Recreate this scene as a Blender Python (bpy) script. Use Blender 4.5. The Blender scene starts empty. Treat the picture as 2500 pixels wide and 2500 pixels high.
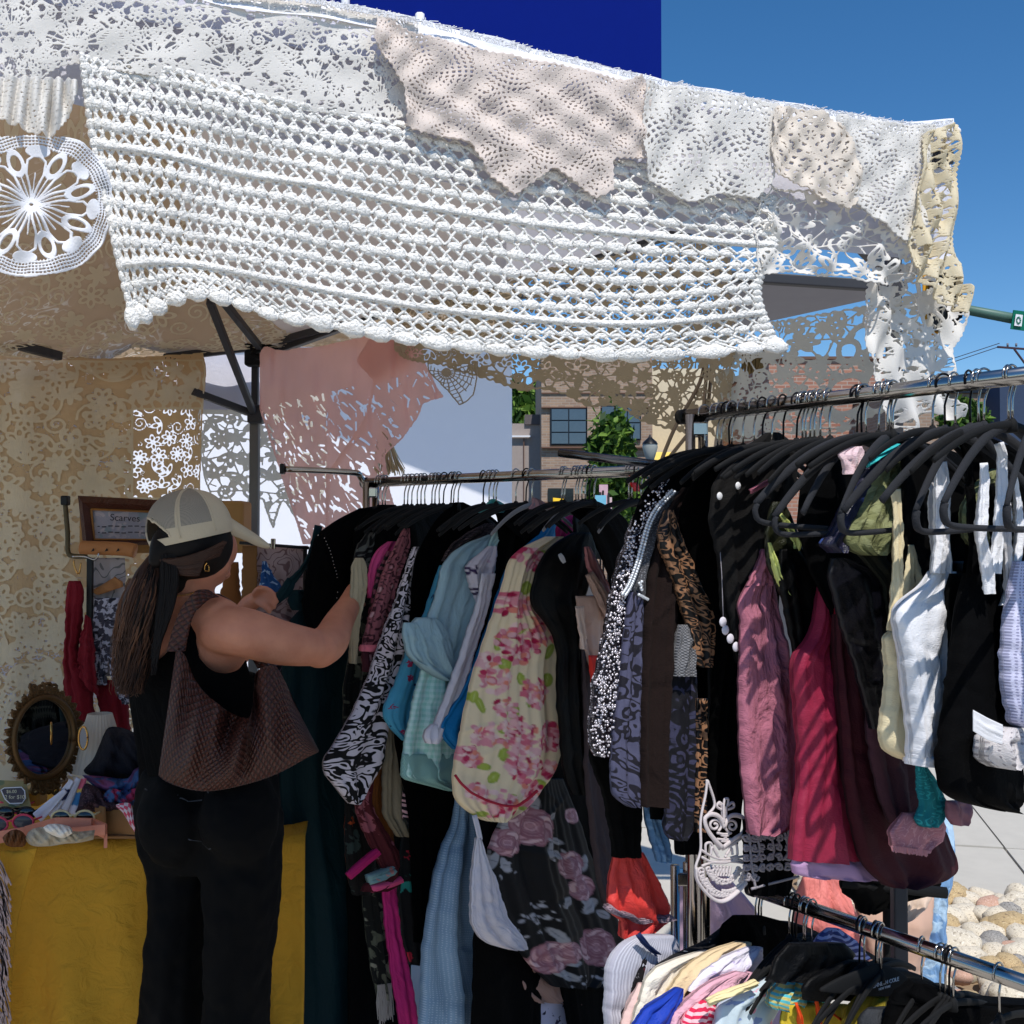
import bpy, math, random
import numpy as np
from mathutils import Vector
R = math.radians
PI = math.pi
SC = bpy.context.scene
COL = SC.collection
rng = np.random.default_rng(7)
random.seed(7)

# ---------------------------------------------------------------- camera, world, sun, exposure
FP, CX, CY, EYE, HOR = 2705.0, 1250.0, 1250.0, 1.55, 1320.0
PITCH = math.atan((HOR - CY) / FP)
cam_d = bpy.data.cameras.new('camera')
cam = bpy.data.objects.new('camera', cam_d); COL.objects.link(cam)
cam.location = (0, 0, EYE); cam.rotation_euler = (PI / 2 + PITCH, 0, 0)
cam_d.sensor_width = 36; cam_d.lens = 36 * FP / 2500; cam_d.clip_start = .05; cam_d.clip_end = 3000
SC.camera = cam
SUN_EL, SUN_AZ = R(57), R(168)      # azimuth measured clockwise from +Y, so the sun stands behind the camera
w = bpy.data.worlds.new('World'); SC.world = w; w.use_nodes = True
wn = w.node_tree.nodes; wl = w.node_tree.links
sky = wn.new('ShaderNodeTexSky'); sky.sky_type = 'NISHITA'; sky.sun_disc = False
sky.sun_elevation = SUN_EL; sky.sun_rotation = SUN_AZ; sky.altitude = 1600; sky.air_density = 1.0; sky.dust_density = .0; sky.ozone_density = 1.6
bg = wn['Background']; bg.inputs[1].default_value = .13
hs = wn.new('ShaderNodeHueSaturation'); hs.inputs['Saturation'].default_value = 1.32; wl.new(sky.outputs[0], hs.inputs['Color']); wl.new(hs.outputs[0], bg.inputs[0])
sd = bpy.data.lights.new('sun', 'SUN'); sd.energy = 4.1; sd.angle = R(.55); sd.color = (1, .96, .9)
so = bpy.data.objects.new('sun', sd); COL.objects.link(so)
sdir = Vector((math.sin(SUN_AZ) * math.cos(SUN_EL), math.cos(SUN_AZ) * math.cos(SUN_EL), math.sin(SUN_EL)))
so.rotation_euler = sdir.to_track_quat('Z', 'Y').to_euler()
so.location = (0, -3, 12)
SC.view_settings.view_transform = 'Standard'; SC.view_settings.look = 'None'
SC.view_settings.exposure = 0.0; SC.view_settings.gamma = 1.0
SC.view_settings.use_curve_mapping = False
SC.cycles.max_bounces = 7; SC.cycles.diffuse_bounces = 3; SC.cycles.glossy_bounces = 3
SC.cycles.transparent_max_bounces = 12; SC.cycles.transmission_bounces = 4

# ---------------------------------------------------------------- geometry helpers
def ray(x, y):
    a = np.asarray(x, float) - CX; b = CY - np.asarray(y, float)
    c, s = math.cos(PITCH), math.sin(PITCH)
    return a, FP * c - b * s, FP * s + b * c
def P(x, y, d):
    """world point seen at photo position (x, y), at distance d along Y"""
    a, f, u = ray(x, y); k = d / f
    return np.stack(np.broadcast_arrays(a * k, f * k, EYE + u * k), -1)
def onplane(x, y, pl):
    """where the sight line meets a vertical plane (x0, y0, dx, dy)"""
    a, f, u = ray(x, y); x0, y0, dx, dy = pl
    k = a / f
    t = (k * y0 - x0) / (dx - dy * k)
    Y = y0 + dy * t
    return np.stack(np.broadcast_arrays(k * Y, Y, EYE + u / f * Y), -1)
def tag(o, label=None, cat=None, group=None, kind=None):
    if label: o['label'] = label
    if cat: o['category'] = cat
    if group: o['group'] = group
    if kind: o['kind'] = kind
    return o
def E(name, loc, label=None, cat=None, group=None, kind=None):
    o = bpy.data.objects.new(name, None); COL.objects.link(o); o.location = tuple(map(float, loc)); o.empty_display_size = .1
    return tag(o, label, cat, group, kind)
def link(name, me, parent=None):
    o = bpy.data.objects.new(name, me); COL.objects.link(o)
    if parent is not None:
        o.parent = parent
        o.matrix_parent_inverse.identity()
        o.location = tuple(-v for v in parent.location)
    return o
def mesh(name, V, F, mat, parent=None, smooth=True, uv=None, col=None, solid=0):
    me = bpy.data.meshes.new(name)
    V = np.asarray(V, float)
    if isinstance(F, np.ndarray):
        F = F.tolist()
    me.from_pydata(V.tolist(), [], F); me.update()
    me.materials.append(mat)
    if smooth: me.polygons.foreach_set('use_smooth', np.ones(len(me.polygons), bool))
    if uv is not None:
        l = me.uv_layers.new(name='UVMap'); vi = np.zeros(len(me.loops), int); me.loops.foreach_get('vertex_index', vi)
        l.data.foreach_set('uv', np.asarray(uv, float)[vi].ravel())
    if col is not None:
        c = me.color_attributes.new('Col', 'FLOAT_COLOR', 'POINT')
        cc = np.ones((len(V), 4)); cc[:, :3] = col; c.data.foreach_set('color', cc.ravel())
    o = link(name, me, parent)
    if solid:
        m = o.modifiers.new('thick', 'SOLIDIFY'); m.thickness = solid; m.offset = 0
    return o
def gridfaces(nv, nu, wrap=False):
    i, j = np.meshgrid(np.arange(nv - 1), np.arange(nu if wrap else nu - 1), indexing='ij')
    j2 = (j + 1) % nu
    return np.stack([i * nu + j, i * nu + j2, (i + 1) * nu + j2, (i + 1) * nu + j], -1).reshape(-1, 4)
def crom(p, t):
    """Catmull-Rom through rows of p at parameters t in 0..1"""
    p = np.asarray(p, float); n = len(p)
    x = np.clip(t, 0, 1) * (n - 1); i = np.minimum(x.astype(int), n - 2); f = (x - i).reshape((-1,) + (1,) * (p.ndim - 1))
    g = lambda k: p[np.clip(i + k, 0, n - 1)]
    a, b, c, d = g(-1), g(0), g(1), g(2)
    return .5 * (2 * b + (c - a) * f + (2 * a - 5 * b + 4 * c - d) * f * f + (3 * b - a - 3 * c + d) * f ** 3)
def surf(ctrl, proj, disp=None):
    """ctrl[v][u] = photo positions; proj turns positions into world points; returns S(u,v)"""
    C = np.asarray(ctrl, float)
    def S(u, v):
        u = np.asarray(u, float).ravel(); v = np.asarray(v, float).ravel()
        nu, nv = C.shape[1], C.shape[0]
        x = np.clip(u, 0, 1) * (nu - 1); i = np.minimum(x.astype(int), nu - 2); fu = (x - i)[:, None]
        y = np.clip(v, 0, 1) * (nv - 1); j = np.minimum(y.astype(int), nv - 2); fv = (y - j)[:, None]
        def cr(a, b, c, d, f): return .5 * (2 * b + (c - a) * f + (2 * a - 5 * b + 4 * c - d) * f * f + (3 * b - a - 3 * c + d) * f ** 3)
        rows = []
        for dj in (-1, 0, 1, 2):
            jj = np.clip(j + dj, 0, nv - 1)
            rows.append(cr(*[C[jj, np.clip(i + k, 0, nu - 1)] for k in (-1, 0, 1, 2)], fu))
        q = cr(*rows, fv) if nv > 2 else rows[1] * (1 - fv) + rows[2] * fv
        p = proj(q[:, 0], q[:, 1])
        if C.shape[2] > 2:       # third value: metres towards the camera
            p = p + (np.array([0, 0, EYE]) - p) / np.linalg.norm(p - np.array([0, 0, EYE]), axis=1)[:, None] * q[:, 2:3]
        if disp is not None:
            p = p + disp(u, v)
        return p
    return S
def patch(name, S, nu, nv, mat, parent=None, solid=0, scale=1.0, col=None):
    v, u = np.meshgrid(np.linspace(0, 1, nv), np.linspace(0, 1, nu), indexing='ij')
    V = S(u.ravel(), v.ravel())
    G = V.reshape(nv, nu, 3)
    du = np.concatenate([[0], np.cumsum(np.linalg.norm(np.diff(G[nv // 2], axis=0), axis=1))])
    dv = np.concatenate([[0], np.cumsum(np.linalg.norm(np.diff(G[:, nu // 2], axis=0), axis=1))])
    uv = np.stack([np.tile(du, nv), np.repeat(-dv, nu)], -1)
    return mesh(name, V, gridfaces(nv, nu), mat, parent, uv=uv, solid=solid, col=col)
def box(V, F, c, s, ax=None):
    c = np.asarray(c, float); n = len(V)
    if ax is None: ax = np.eye(3)
    for a in (-1, 1):
        for b in (-1, 1):
            for d in (-1, 1): V.append(c + (a * s[0] * ax[0] + b * s[1] * ax[1] + d * s[2] * ax[2]) / 2)
    F += [[n, n + 1, n + 3, n + 2], [n + 4, n + 6, n + 7, n + 5], [n, n + 4, n + 5, n + 1], [n + 2, n + 3, n + 7, n + 6], [n, n + 2, n + 6, n + 4], [n + 1, n + 5, n + 7, n + 3]]
def boxo(name, c, s, mat, parent=None, ax=None, bev=0):
    V, F = [], []; box(V, F, c, s, ax)
    o = mesh(name, V, F, mat, parent, smooth=False)
    if bev:
        m = o.modifiers.new('b', 'BEVEL'); m.width = bev; m.segments = 2
    return o
def frame(t):
    t = t / np.linalg.norm(t); up = np.array([0, 0, 1.]) if abs(t[2]) < .9 else np.array([0, 1., 0])
    a = np.cross(up, t); a /= np.linalg.norm(a); b = np.cross(t, a); return a, b
def tubeVF(pts, r, k=8, V=None, F=None, flat=1.0, caps=True):
    """tube through pts (n,3); r scalar or per point; flat squashes it across"""
    pts = np.asarray(pts, float); n = len(pts)
    r = np.broadcast_to(np.asarray(r, float), (n,))
    if V is None: V, F = [], []
    b0 = len(V); tg = np.gradient(pts, axis=0)
    a, b = frame(tg[0] + 1e-9)
    for i in range(n):
        t = tg[i] / (np.linalg.norm(tg[i]) + 1e-12)
        a = a - t * np.dot(a, t); a /= np.linalg.norm(a) + 1e-12; b = np.cross(t, a)
        for q in range(k):
            an = 2 * PI * q / k
            V.append(pts[i] + a * (r[i] * math.cos(an) * flat) + b * (r[i] * math.sin(an)))
    for i in range(n - 1):
        for q in range(k):
            q2 = (q + 1) % k
            F.append([b0 + i * k + q, b0 + i * k + q2, b0 + (i + 1) * k + q2, b0 + (i + 1) * k + q])
    if caps:
        F.append([b0 + q for q in range(k)][::-1]); F.append([b0 + (n - 1) * k + q for q in range(k)])
    return V, F
def tube(name, pts, r, mat, parent=None, k=8, flat=1.0, smooth=True):
    V, F = tubeVF(pts, r, k, flat=flat)
    return mesh(name, V, F, mat, parent, smooth=smooth)
def bar(name, a, b, wd, mat, parent=None):
    a = np.asarray(a, float); b = np.asarray(b, float); t = b - a; L = np.linalg.norm(t); t = t / L; x, y = frame(t)
    return boxo(name, (a + b) / 2, (L, wd, wd), mat, parent, ax=np.array([t, x, y]), bev=wd * .12)
def curvepts(p, n): return crom(np.asarray(p, float), np.linspace(0, 1, n))
def icos(k=1):
    import bmesh
    bm = bmesh.new(); bmesh.ops.create_icosphere(bm, subdivisions=k, radius=1)
    v = np.array([x.co[:] for x in bm.verts]); f = np.array([[q.index for q in t.verts] for t in bm.faces]); bm.free(); return v, f
ICO1, ICO2, ICO3 = icos(1), icos(2), icos(3)

# ---------------------------------------------------------------- materials
MATS = {}
def sheer(m, f):
    n, l = m.node_tree.nodes, m.node_tree.links; o = n['Material Output']; s = o.inputs[0].links[0].from_socket; t = n.new('ShaderNodeBsdfTransparent'); x = n.new('ShaderNodeMixShader'); x.inputs[0].default_value = f
    l.new(s, x.inputs[1]); l.new(t.outputs[0], x.inputs[2]); l.new(x.outputs[0], o.inputs[0])
def lin(c):
    if isinstance(c, str): c = tuple(int(c[i:i + 2], 16) for i in (0, 2, 4))
    c = np.asarray(c, float) / 255
    return tuple(np.where(c <= .04045, c / 12.92, ((c + .055) / 1.055) ** 2.4))
class N:
    def __init__(s, name):
        s.m = bpy.data.materials.new(name); s.m.use_nodes = True; s.t = s.m.node_tree; s.n = s.t.nodes
        s.b = s.n['Principled BSDF']; s.out = s.n['Material Output']
    def add(s, ty, **k):
        o = s.n.new(ty)
        for a, v in k.items():
            if a.startswith('i_'): s.set(o.inputs[a[2:].replace('_', ' ')], v)
            elif a.startswith('n'): s.set(o.inputs[int(a[1:])], v)
            else: setattr(o, a, v)
        return o
    def set(s, sock, v):
        if isinstance(v, bpy.types.NodeSocket): s.t.links.new(v, sock)
        elif isinstance(v, (tuple, list, np.ndarray)): sock.default_value = tuple(v) + ((1,) if len(v) == 3 and sock.type == 'RGBA' else ())
        else: sock.default_value = v
    def math(s, op, a, b=0.0, c=None):
        o = s.n.new('ShaderNodeMath'); o.operation = op; s.set(o.inputs[0], a); s.set(o.inputs[1], b)
        if c is not None: s.set(o.inputs[2], c)
        return o.outputs[0]
    def mix(s, f, a, b):
        o = s.n.new('ShaderNodeMix'); o.data_type = 'RGBA'; s.set(o.inputs[0], f); s.set(o.inputs[6], a); s.set(o.inputs[7], b); return o.outputs[2]
    def coord(s, which='UV', scale=1.0, stretch=(1, 1, 1)):
        c = s.n.new('ShaderNodeTexCoord'); m = s.n.new('ShaderNodeMapping'); s.t.links.new(c.outputs[which], m.inputs[0])
        m.inputs['Scale'].default_value = tuple(scale * q for q in stretch); return m.outputs[0]
    def noise(s, vec, sc, det=3, dist=0.0, rough=.5):
        o = s.n.new('ShaderNodeTexNoise'); s.set(o.inputs['Vector'], vec); o.inputs['Scale'].default_value = sc
        o.inputs['Detail'].default_value = det; o.inputs['Distortion'].default_value = dist; o.inputs['Roughness'].default_value = rough; return o
    def vor(s, vec, sc, feat='F1', rand=1.0):
        o = s.n.new('ShaderNodeTexVoronoi'); o.feature = feat; s.set(o.inputs['Vector'], vec); o.inputs['Scale'].default_value = sc
        o.inputs['Randomness'].default_value = rand; return o
    def step(s, x, t, wd=.03):
        """smooth 0..1 step of x at t"""
        o = s.n.new('ShaderNodeMapRange'); o.interpolation_type = 'SMOOTHSTEP'; s.set(o.inputs[0], x)
        o.inputs[1].default_value = t - wd; o.inputs[2].default_value = t + wd; return o.outputs[0]
def M(name, c, rough=.85, pat=None, c2=None, c3=None, sc=30., metal=0., trans=0., bump=.25, wr=0., spec=.3, var=.12, alpha=None, coord='UV', th=None, sheen=0.):
    key = name
    if key in MATS: return MATS[key]
    n = N(name); c = lin(c) if not isinstance(c, tuple) or max(c) > 1 else c
    c2 = lin(c2) if c2 is not None else c; c3 = lin(c3) if c3 is not None else c2
    uv = n.coord(coord)
    base = n.mix(n.math('MULTIPLY', n.noise(uv, 9., 4).outputs[0], 1.0), tuple(q * (1 - var) for q in c), tuple(min(1, q * (1 + var)) for q in c))
    h = None
    if pat == 'damask':      # scroll shapes with crisp edges
        a = n.noise(uv, sc, 1.2, 1.6); b = n.math('ABSOLUTE', n.math('SUBTRACT', n.math('FRACT', n.math('MULTIPLY', a.outputs[0], 5.0)), .5))
        f = n.step(b, th or .22, .03); base = n.mix(f, base, c2)
    elif pat == 'paisley':
        v = n.vor(uv, sc); ws = n.math('SINE', n.math('MULTIPLY', v.outputs['Distance'], 26.0))
        a = n.noise(uv, sc * 1.2, 1.5, 2.2); f = n.math('MULTIPLY', n.step(ws, .2, .2), n.step(a.outputs[0], .47, .03))
        base = n.mix(f, base, c2); f2 = n.step(n.math('SUBTRACT', .2, v.outputs['Distance']), 0, .03); base = n.mix(f2, base, c3)
    elif pat == 'scroll':    # thin lines
        a = n.noise(uv, sc, 1.0, 1.2); b = n.math('ABSOLUTE', n.math('SUBTRACT', n.math('FRACT', n.math('MULTIPLY', a.outputs[0], 7.0)), .5))
        f = n.step(n.math('SUBTRACT', th or .1, b), 0, .03); base = n.mix(f, base, c2)
    elif pat == 'dots':
        v = n.vor(uv, sc, rand=.15); f = n.step(n.math('SUBTRACT', th or .22, v.outputs['Distance']), 0, .05); base = n.mix(f, base, c2)
    elif pat == 'floral':
        v = n.vor(uv, sc); rnd = n.add('ShaderNodeSeparateColor'); n.set(rnd.inputs[0], v.outputs['Color'])
        nz = n.noise(uv, sc * 2.2, 2, .8); d = n.math('ADD', v.outputs['Distance'], n.math('MULTIPLY', n.math('SUBTRACT', nz.outputs[0], .5), .9))
        f = n.math('MULTIPLY', n.step(n.math('SUBTRACT', th or .34, d), 0, .03), n.step(rnd.outputs[0], .35, .02))
        cc = n.mix(n.step(rnd.outputs[1], .5, .02), c2, c3); base = n.mix(f, base, cc)
    elif pat == 'gingham':
        s1 = n.add('ShaderNodeSeparateXYZ', n0=uv)
        fx = n.step(n.math('SINE', n.math('MULTIPLY', s1.outputs[0], sc)), 0, .2); fy = n.step(n.math('SINE', n.math('MULTIPLY', s1.outputs[1], sc)), 0, .2)
        base = n.mix(n.math('MULTIPLY', n.math('ADD', fx, fy), .5), base, c2)
    elif pat == 'check':
        ck = n.add('ShaderNodeTexChecker', n0=uv, i_Scale=sc); base = n.mix(ck.outputs[1], base, c2)
    elif pat == 'stripe':
        s1 = n.add('ShaderNodeSeparateXYZ', n0=uv); base = n.mix(n.step(n.math('SINE', n.math('MULTIPLY', s1.outputs[0], sc)), th or 0, .15), base, c2)
    elif pat == 'zebra':
        s1 = n.add('ShaderNodeSeparateXYZ', n0=uv); nz = n.noise(uv, 14., 2)
        base = n.mix(n.step(n.math('SINE', n.math('ADD', n.math('MULTIPLY', s1.outputs[1], sc), n.math('MULTIPLY', nz.outputs[0], 16.0))), 0, .1), base, c2)
    elif pat == 'sequin':
        v = n.vor(uv, sc, rand=.6); rnd = n.add('ShaderNodeSeparateColor'); n.set(rnd.inputs[0], v.outputs['Color'])
        f = n.math('MULTIPLY', n.step(rnd.outputs[0], th or .5, .08), n.step(n.math('SUBTRACT', .42, v.outputs['Distance']), 0, .06))
        base = n.mix(f, base, c2); h = v.outputs['Distance']
    elif pat == 'blotch':
        a = n.noise(uv, sc, 4, .6); base = n.mix(n.step(a.outputs[0], th or .55, .03), base, c2); b = n.noise(uv, sc * .6, 4, .3); base = n.mix(n.step(b.outputs[0], .6, .03), base, c3)
    elif pat == 'weave':
        s1 = n.add('ShaderNodeSeparateXYZ', n0=uv)
        sx = n.math('SINE', n.math('MULTIPLY', n.math('ADD', s1.outputs[0], s1.outputs[1]), sc)); sy = n.math('SINE', n.math('MULTIPLY', n.math('SUBTRACT', s1.outputs[0], s1.outputs[1]), sc))
        h = n.math('MULTIPLY', n.math('ABSOLUTE', sx), n.math('ABSOLUTE', sy)); base = n.mix(n.step(h, .25, .25), tuple(np.array(c) * .3), base)
    elif pat == 'vcol':
        base = n.add('ShaderNodeVertexColor', layer_name='Col').outputs[0]
    n.set(n.b.inputs['Base Color'], base)
    n.b.inputs['Roughness'].default_value = rough; n.b.inputs['Metallic'].default_value = metal
    n.b.inputs['Specular IOR Level'].default_value = spec
    if sheen: n.b.inputs['Sheen Weight'].default_value = sheen
    wr *= 1.5
    if bump or wr:
        fine = n.noise(uv, 420., 2).outputs[0] if h is None else h
        hh = n.math('MULTIPLY', fine, .0012 if h is None else .004)
        if wr: hh = n.math('ADD', hh, n.math('MULTIPLY', n.noise(n.coord(coord, 1, (1, .45, 1)), 22., 4, .6).outputs[0], .03 * wr))
        bp = n.add('ShaderNodeBump', i_Height=hh, i_Strength=min(1, bump * 2 + wr), i_Distance=1.0); n.set(n.b.inputs['Normal'], bp.outputs[0])
    if trans:
        tr = n.add('ShaderNodeBsdfTranslucent', n0=base); mx = n.add('ShaderNodeMixShader', n0=trans)
        n.t.links.new(n.b.outputs[0], mx.inputs[1]); n.t.links.new(tr.outputs[0], mx.inputs[2]); n.t.links.new(mx.outputs[0], n.out.inputs[0])
    if alpha is not None:
        n.b.inputs['Alpha'].default_value = alpha
    MATS[key] = n.m
    return n.m
chrome = M('chrome_metal', (175, 170, 165), rough=.18, metal=1, bump=0, coord='Object')
darkbar = M('powder_coated_steel', (58, 58, 62), rough=.5, bump=.1, coord='Object', var=.2)
greysteel = M('grey_frame_steel', (110, 108, 106), rough=.45, bump=.1, coord='Object', metal=.2)
velvet = M('hanger_velvet', (42, 43, 47), rough=.95, bump=.6, coord='Object')
velvetblk = M('black_hanger', (14, 14, 15), rough=.8, bump=.2, coord='Object')
blackhook = M('black_wire', (18, 16, 20), rough=.35, metal=.6, bump=0, coord='Object')
tentfab = M('tent_fabric', (236, 234, 240), rough=.8, bump=.2, coord='Object', trans=.28, wr=.1)
tentfab2 = M('tent_valance_fabric', (226, 226, 238), rough=.8, bump=.2, coord='Object', trans=.15, wr=.1)
yarn = M('white_yarn', (240, 240, 244), rough=.95, coord='Object', trans=.12, var=.05)
_n = N('white_puff_yarn'); _u = _n.coord('Object'); _n.set(_n.b.inputs['Base Color'], _n.mix(_n.noise(_u, 60, 3).outputs[0], lin((236, 232, 226)), lin((252, 249, 243)))); _n.b.inputs['Roughness'].default_value = .95
_n.set(_n.b.inputs['Normal'], _n.add('ShaderNodeBump', i_Height=_n.noise(_u, 190, 4, .5).outputs[0], i_Distance=.006, i_Strength=1.0).outputs[0]); puffyarn = _n.m
thread = M('white_lace_thread', (246, 242, 236), rough=.9, coord='Object', trans=.3, var=.05)
threadgrey = M('offwhite_net', (238, 234, 224), rough=.9, coord='Object', trans=.6, var=.06)
ecru = M('ecru_lace_thread', (238, 224, 214), rough=.95, coord='Object', trans=.22, var=.1)
cream = M('cream_lace_thread', (240, 228, 200), rough=.95, coord='Object', trans=.35, var=.08)
beige = M('beige_lace_cloth', (222, 206, 176), rough=.9, coord='Object', trans=.55, var=.08)
pinklace = M('dusty_pink_lace', (248, 208, 200), rough=.9, coord='Object', trans=.6, var=.1)

sheer(pinklace, .2)
# ---------------------------------------------------------------- lace drawing: a field is drawn, its solid part becomes the mesh
class Cv:
    def __init__(s, W, H, fill=0.0): s.W, s.H = W, H; s.a = np.full((H, W), float(fill))
    def _w(s, d, x0, y0, x1, y1, erase):
        v = np.clip(.5 + d, 0, 1); z = s.a[y0:y1, x0:x1]
        s.a[y0:y1, x0:x1] = np.minimum(z, 1 - v) if erase else np.maximum(z, v)
    def _b(s, xa, ya, xb, yb):
        x0, y0, x1, y1 = max(0, int(xa) - 1), max(0, int(ya) - 1), min(s.W, int(xb) + 3), min(s.H, int(yb) + 3)
        if x1 <= x0 or y1 <= y0: return None
        Y, X = np.mgrid[y0:y1, x0:x1]; return x0, y0, x1, y1, X, Y
    def line(s, xa, ya, xb, yb, r, erase=False):
        q = s._b(min(xa, xb) - r, min(ya, yb) - r, max(xa, xb) + r, max(ya, yb) + r)
        if q is None: return
        x0, y0, x1, y1, X, Y = q; dx, dy = xb - xa, yb - ya; L = dx * dx + dy * dy + 1e-9
        t = np.clip(((X - xa) * dx + (Y - ya) * dy) / L, 0, 1)
        s._w(r - np.hypot(X - xa - t * dx, Y - ya - t * dy), x0, y0, x1, y1, erase)
    def path(s, pts, r, erase=False):
        for a, b in zip(pts[:-1], pts[1:]): s.line(a[0], a[1], b[0], b[1], r, erase)
    def ell(s, x, y, a, b, ang=0, erase=False, ring=None):
        m = max(a, b) + 2; q = s._b(x - m, y - m, x + m, y + m)
        if q is None: return
        x0, y0, x1, y1, X, Y = q; c, sn = math.cos(ang), math.sin(ang); U = ((X - x) * c + (Y - y) * sn) / a; V = (-(X - x) * sn + (Y - y) * c) / b
        d = (1 - np.hypot(U, V)) * min(a, b)
        if ring: d = ring - np.abs(d)
        s._w(d, x0, y0, x1, y1, erase)
    def spiral(s, x, y, r0, turns, th, ang=0, sgn=1, erase=False):
        n = int(10 * turns) + 3; t = np.linspace(0, 1, n); a = ang + sgn * t * turns * 2 * PI; r = r0 * (1 - t * .85)
        s.path(list(zip(x + r * np.cos(a), y + r * np.sin(a))), th, erase)
    def flower(s, x, y, r, n, th, ang=0, erase=False, solid=False):
        for k in range(n):
            a = ang + k * 2 * PI / n
            s.ell(x + r * .6 * math.cos(a), y + r * .6 * math.sin(a), r * .42, r * .24 if n > 5 else r * .3, a, erase, None if solid else th)
        s.ell(x, y, r * .22, r * .22, 0, erase, None if solid else th)
def msq(name, cv, S, mat, parent=None, solid=0, mask=None):
    """mesh of the part of the field above one half, laid on the surface S(u,v)"""
    a = cv.a if mask is None else np.minimum(cv.a, mask)
    a = a + 1e-4; H, W = a.shape; ins = a > .5
    gi = np.arange(H * W).reshape(H, W)
    hv = H * W + np.arange(H * (W - 1)).reshape(H, W - 1)
    vv = H * W + H * (W - 1) + np.arange((H - 1) * W).reshape(H - 1, W)
    X = np.tile(np.arange(W, dtype=float), (H, 1)); Y = np.tile(np.arange(H, dtype=float)[:, None], (1, W))
    with np.errstate(all='ignore'):
        th = np.clip((.5 - a[:, :-1]) / (a[:, 1:] - a[:, :-1]), 0.02, .98); tv = np.clip((.5 - a[:-1]) / (a[1:] - a[:-1]), 0.02, .98)
    th = np.nan_to_num(th); tv = np.nan_to_num(tv)
    PX = np.concatenate([X.ravel(), (X[:, :-1] + th).ravel(), X[:-1].ravel()])
    PY = np.concatenate([Y.ravel(), Y[:, :-1].ravel(), (Y[:-1] + tv).ravel()])
    c = [ins[:-1, :-1], ins[:-1, 1:], ins[1:, 1:], ins[1:, :-1]]
    code = c[0] * 1 + c[1] * 2 + c[2] * 4 + c[3] * 8
    co = [gi[:-1, :-1], gi[:-1, 1:], gi[1:, 1:], gi[1:, :-1]]
    ed = [hv[:-1], vv[:, 1:], hv[1:], vv[:, :-1]]
    faces = []
    for k in range(1, 16):
        m = code == k
        if not m.any(): continue
        cols = []
        for q in range(4):
            i1 = (k >> q) & 1; i2 = (k >> ((q + 1) % 4)) & 1
            if i1: cols.append(co[q][m])
            if i1 != i2: cols.append(ed[q][m])
        faces += np.stack(cols, -1).tolist()
    flat = np.array([i for f in faces for i in f]); used, inv = np.unique(flat, return_inverse=True)
    out = []; p = 0; inv = inv.tolist()
    for f in faces: out.append(inv[p:p + len(f)]); p += len(f)
    V = S(PX[used] / (W - 1), PY[used] / (H - 1))
    return mesh(name, V, out, mat, parent, solid=solid)
def guipure(cv, step, seed, th=1.0, carve=False, net=True):
    r = np.random.default_rng(seed); er = carve
    nx, ny = int(cv.W / step) + 2, int(cv.H / step) + 2
    pts = [[((i + .5 * (j % 2) + r.uniform(-.18, .18)) * step, (j * .87 + r.uniform(-.18, .18)) * step) for i in range(nx)] for j in range(ny + 2)]
    if net and not carve:
        for j in range(len(pts)):
            for i in range(nx):
                x, y = pts[j][i]
                for dj, di in ((0, 1), (1, 0), (1, -1 if j % 2 == 0 else 1)):
                    if j + dj < len(pts) and 0 <= i + di < nx:
                        x2, y2 = pts[j + dj][i + di]; cv.line(x, y, x2, y2, th * .5)
                        mx, my = (x + x2) / 2, (y + y2) / 2; a = r.uniform(0, 6.3); cv.line(mx, my, mx + step * .35 * math.cos(a), my + step * .35 * math.sin(a), th * .45)
    for j in range(len(pts)):
        for i in range(nx):
            x, y = pts[j][i]; q = r.random()
            if q < .5: cv.flower(x, y, step * .42, int(r.integers(5, 9)), th, r.uniform(0, 6), er, solid=(not carve and r.random() < .35))
            elif q < .75: cv.spiral(x, y, step * .42, 1.6, th, r.uniform(0, 6), r.choice([-1, 1]), er)
            else:
                a = r.uniform(0, 6)
                for k in (-1, 0, 1): cv.ell(x + math.cos(a + k * 1.1) * step * .25, y + math.sin(a + k * 1.1) * step * .25, step * .27, step * .12, a + k * 1.1, er, th)
            if carve:
                a = r.uniform(0, 6); cv.spiral(x + step * .5, y + step * .1, step * .16, 1.1, th * .8, a, 1, er)
# ---------------------------------------------------------------- ground, pavement, stones
concrete = M('pale_concrete', (196, 190, 178), rough=.9, coord='Object', bump=.3, var=.1)
asphalt = M('asphalt', (70, 70, 72), rough=.9, coord='Object', bump=.3)
soil = M('sandy_soil', (150, 128, 104), rough=1, coord='Object', bump=.6, var=.25)
g = mesh('ground', [(-900, -60, -.05), (900, -60, -.05), (900, 1500, -.05), (-900, 1500, -.05)], [[0, 1, 2, 3]], asphalt, smooth=False); tag(g, kind='structure')
pav = E('pavement', (0, 0, 0), kind='structure')
pa = np.array([.22, .975, 0]); pb = np.array([.975, -.22, 0]); po = np.array([2.57, 6.0, 0])
V, F = [], []; box(V, F, (0, 0, 0), (1.488, 1.488, .09), ax=np.array([pb, pa, [0, 0, 1.]]))
slabme = None
for i in range(-7, 5):
    for j in range(-6, 3):
        c = po + pb * (i + .5) * 1.5 + pa * (j + .25) * 1.5
        if slabme is None:
            o = mesh('slab', V, F, concrete, smooth=False); slabme = o.data
            m = o.modifiers.new('b', 'BEVEL'); m.width = .006
        else: o = bpy.data.objects.new('slab', slabme); COL.objects.link(o)
        o.parent = pav; o.location = tuple(c + [0, 0, -.046 + .003 * math.sin(i * 5 + j * 3)])
bed = np.array([[1.25, 3.2], [2.9, 3.2], [2.9, 4.45], [2.2, 4.72], [1.45, 5.05], [1.25, 5.1]])
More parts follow.
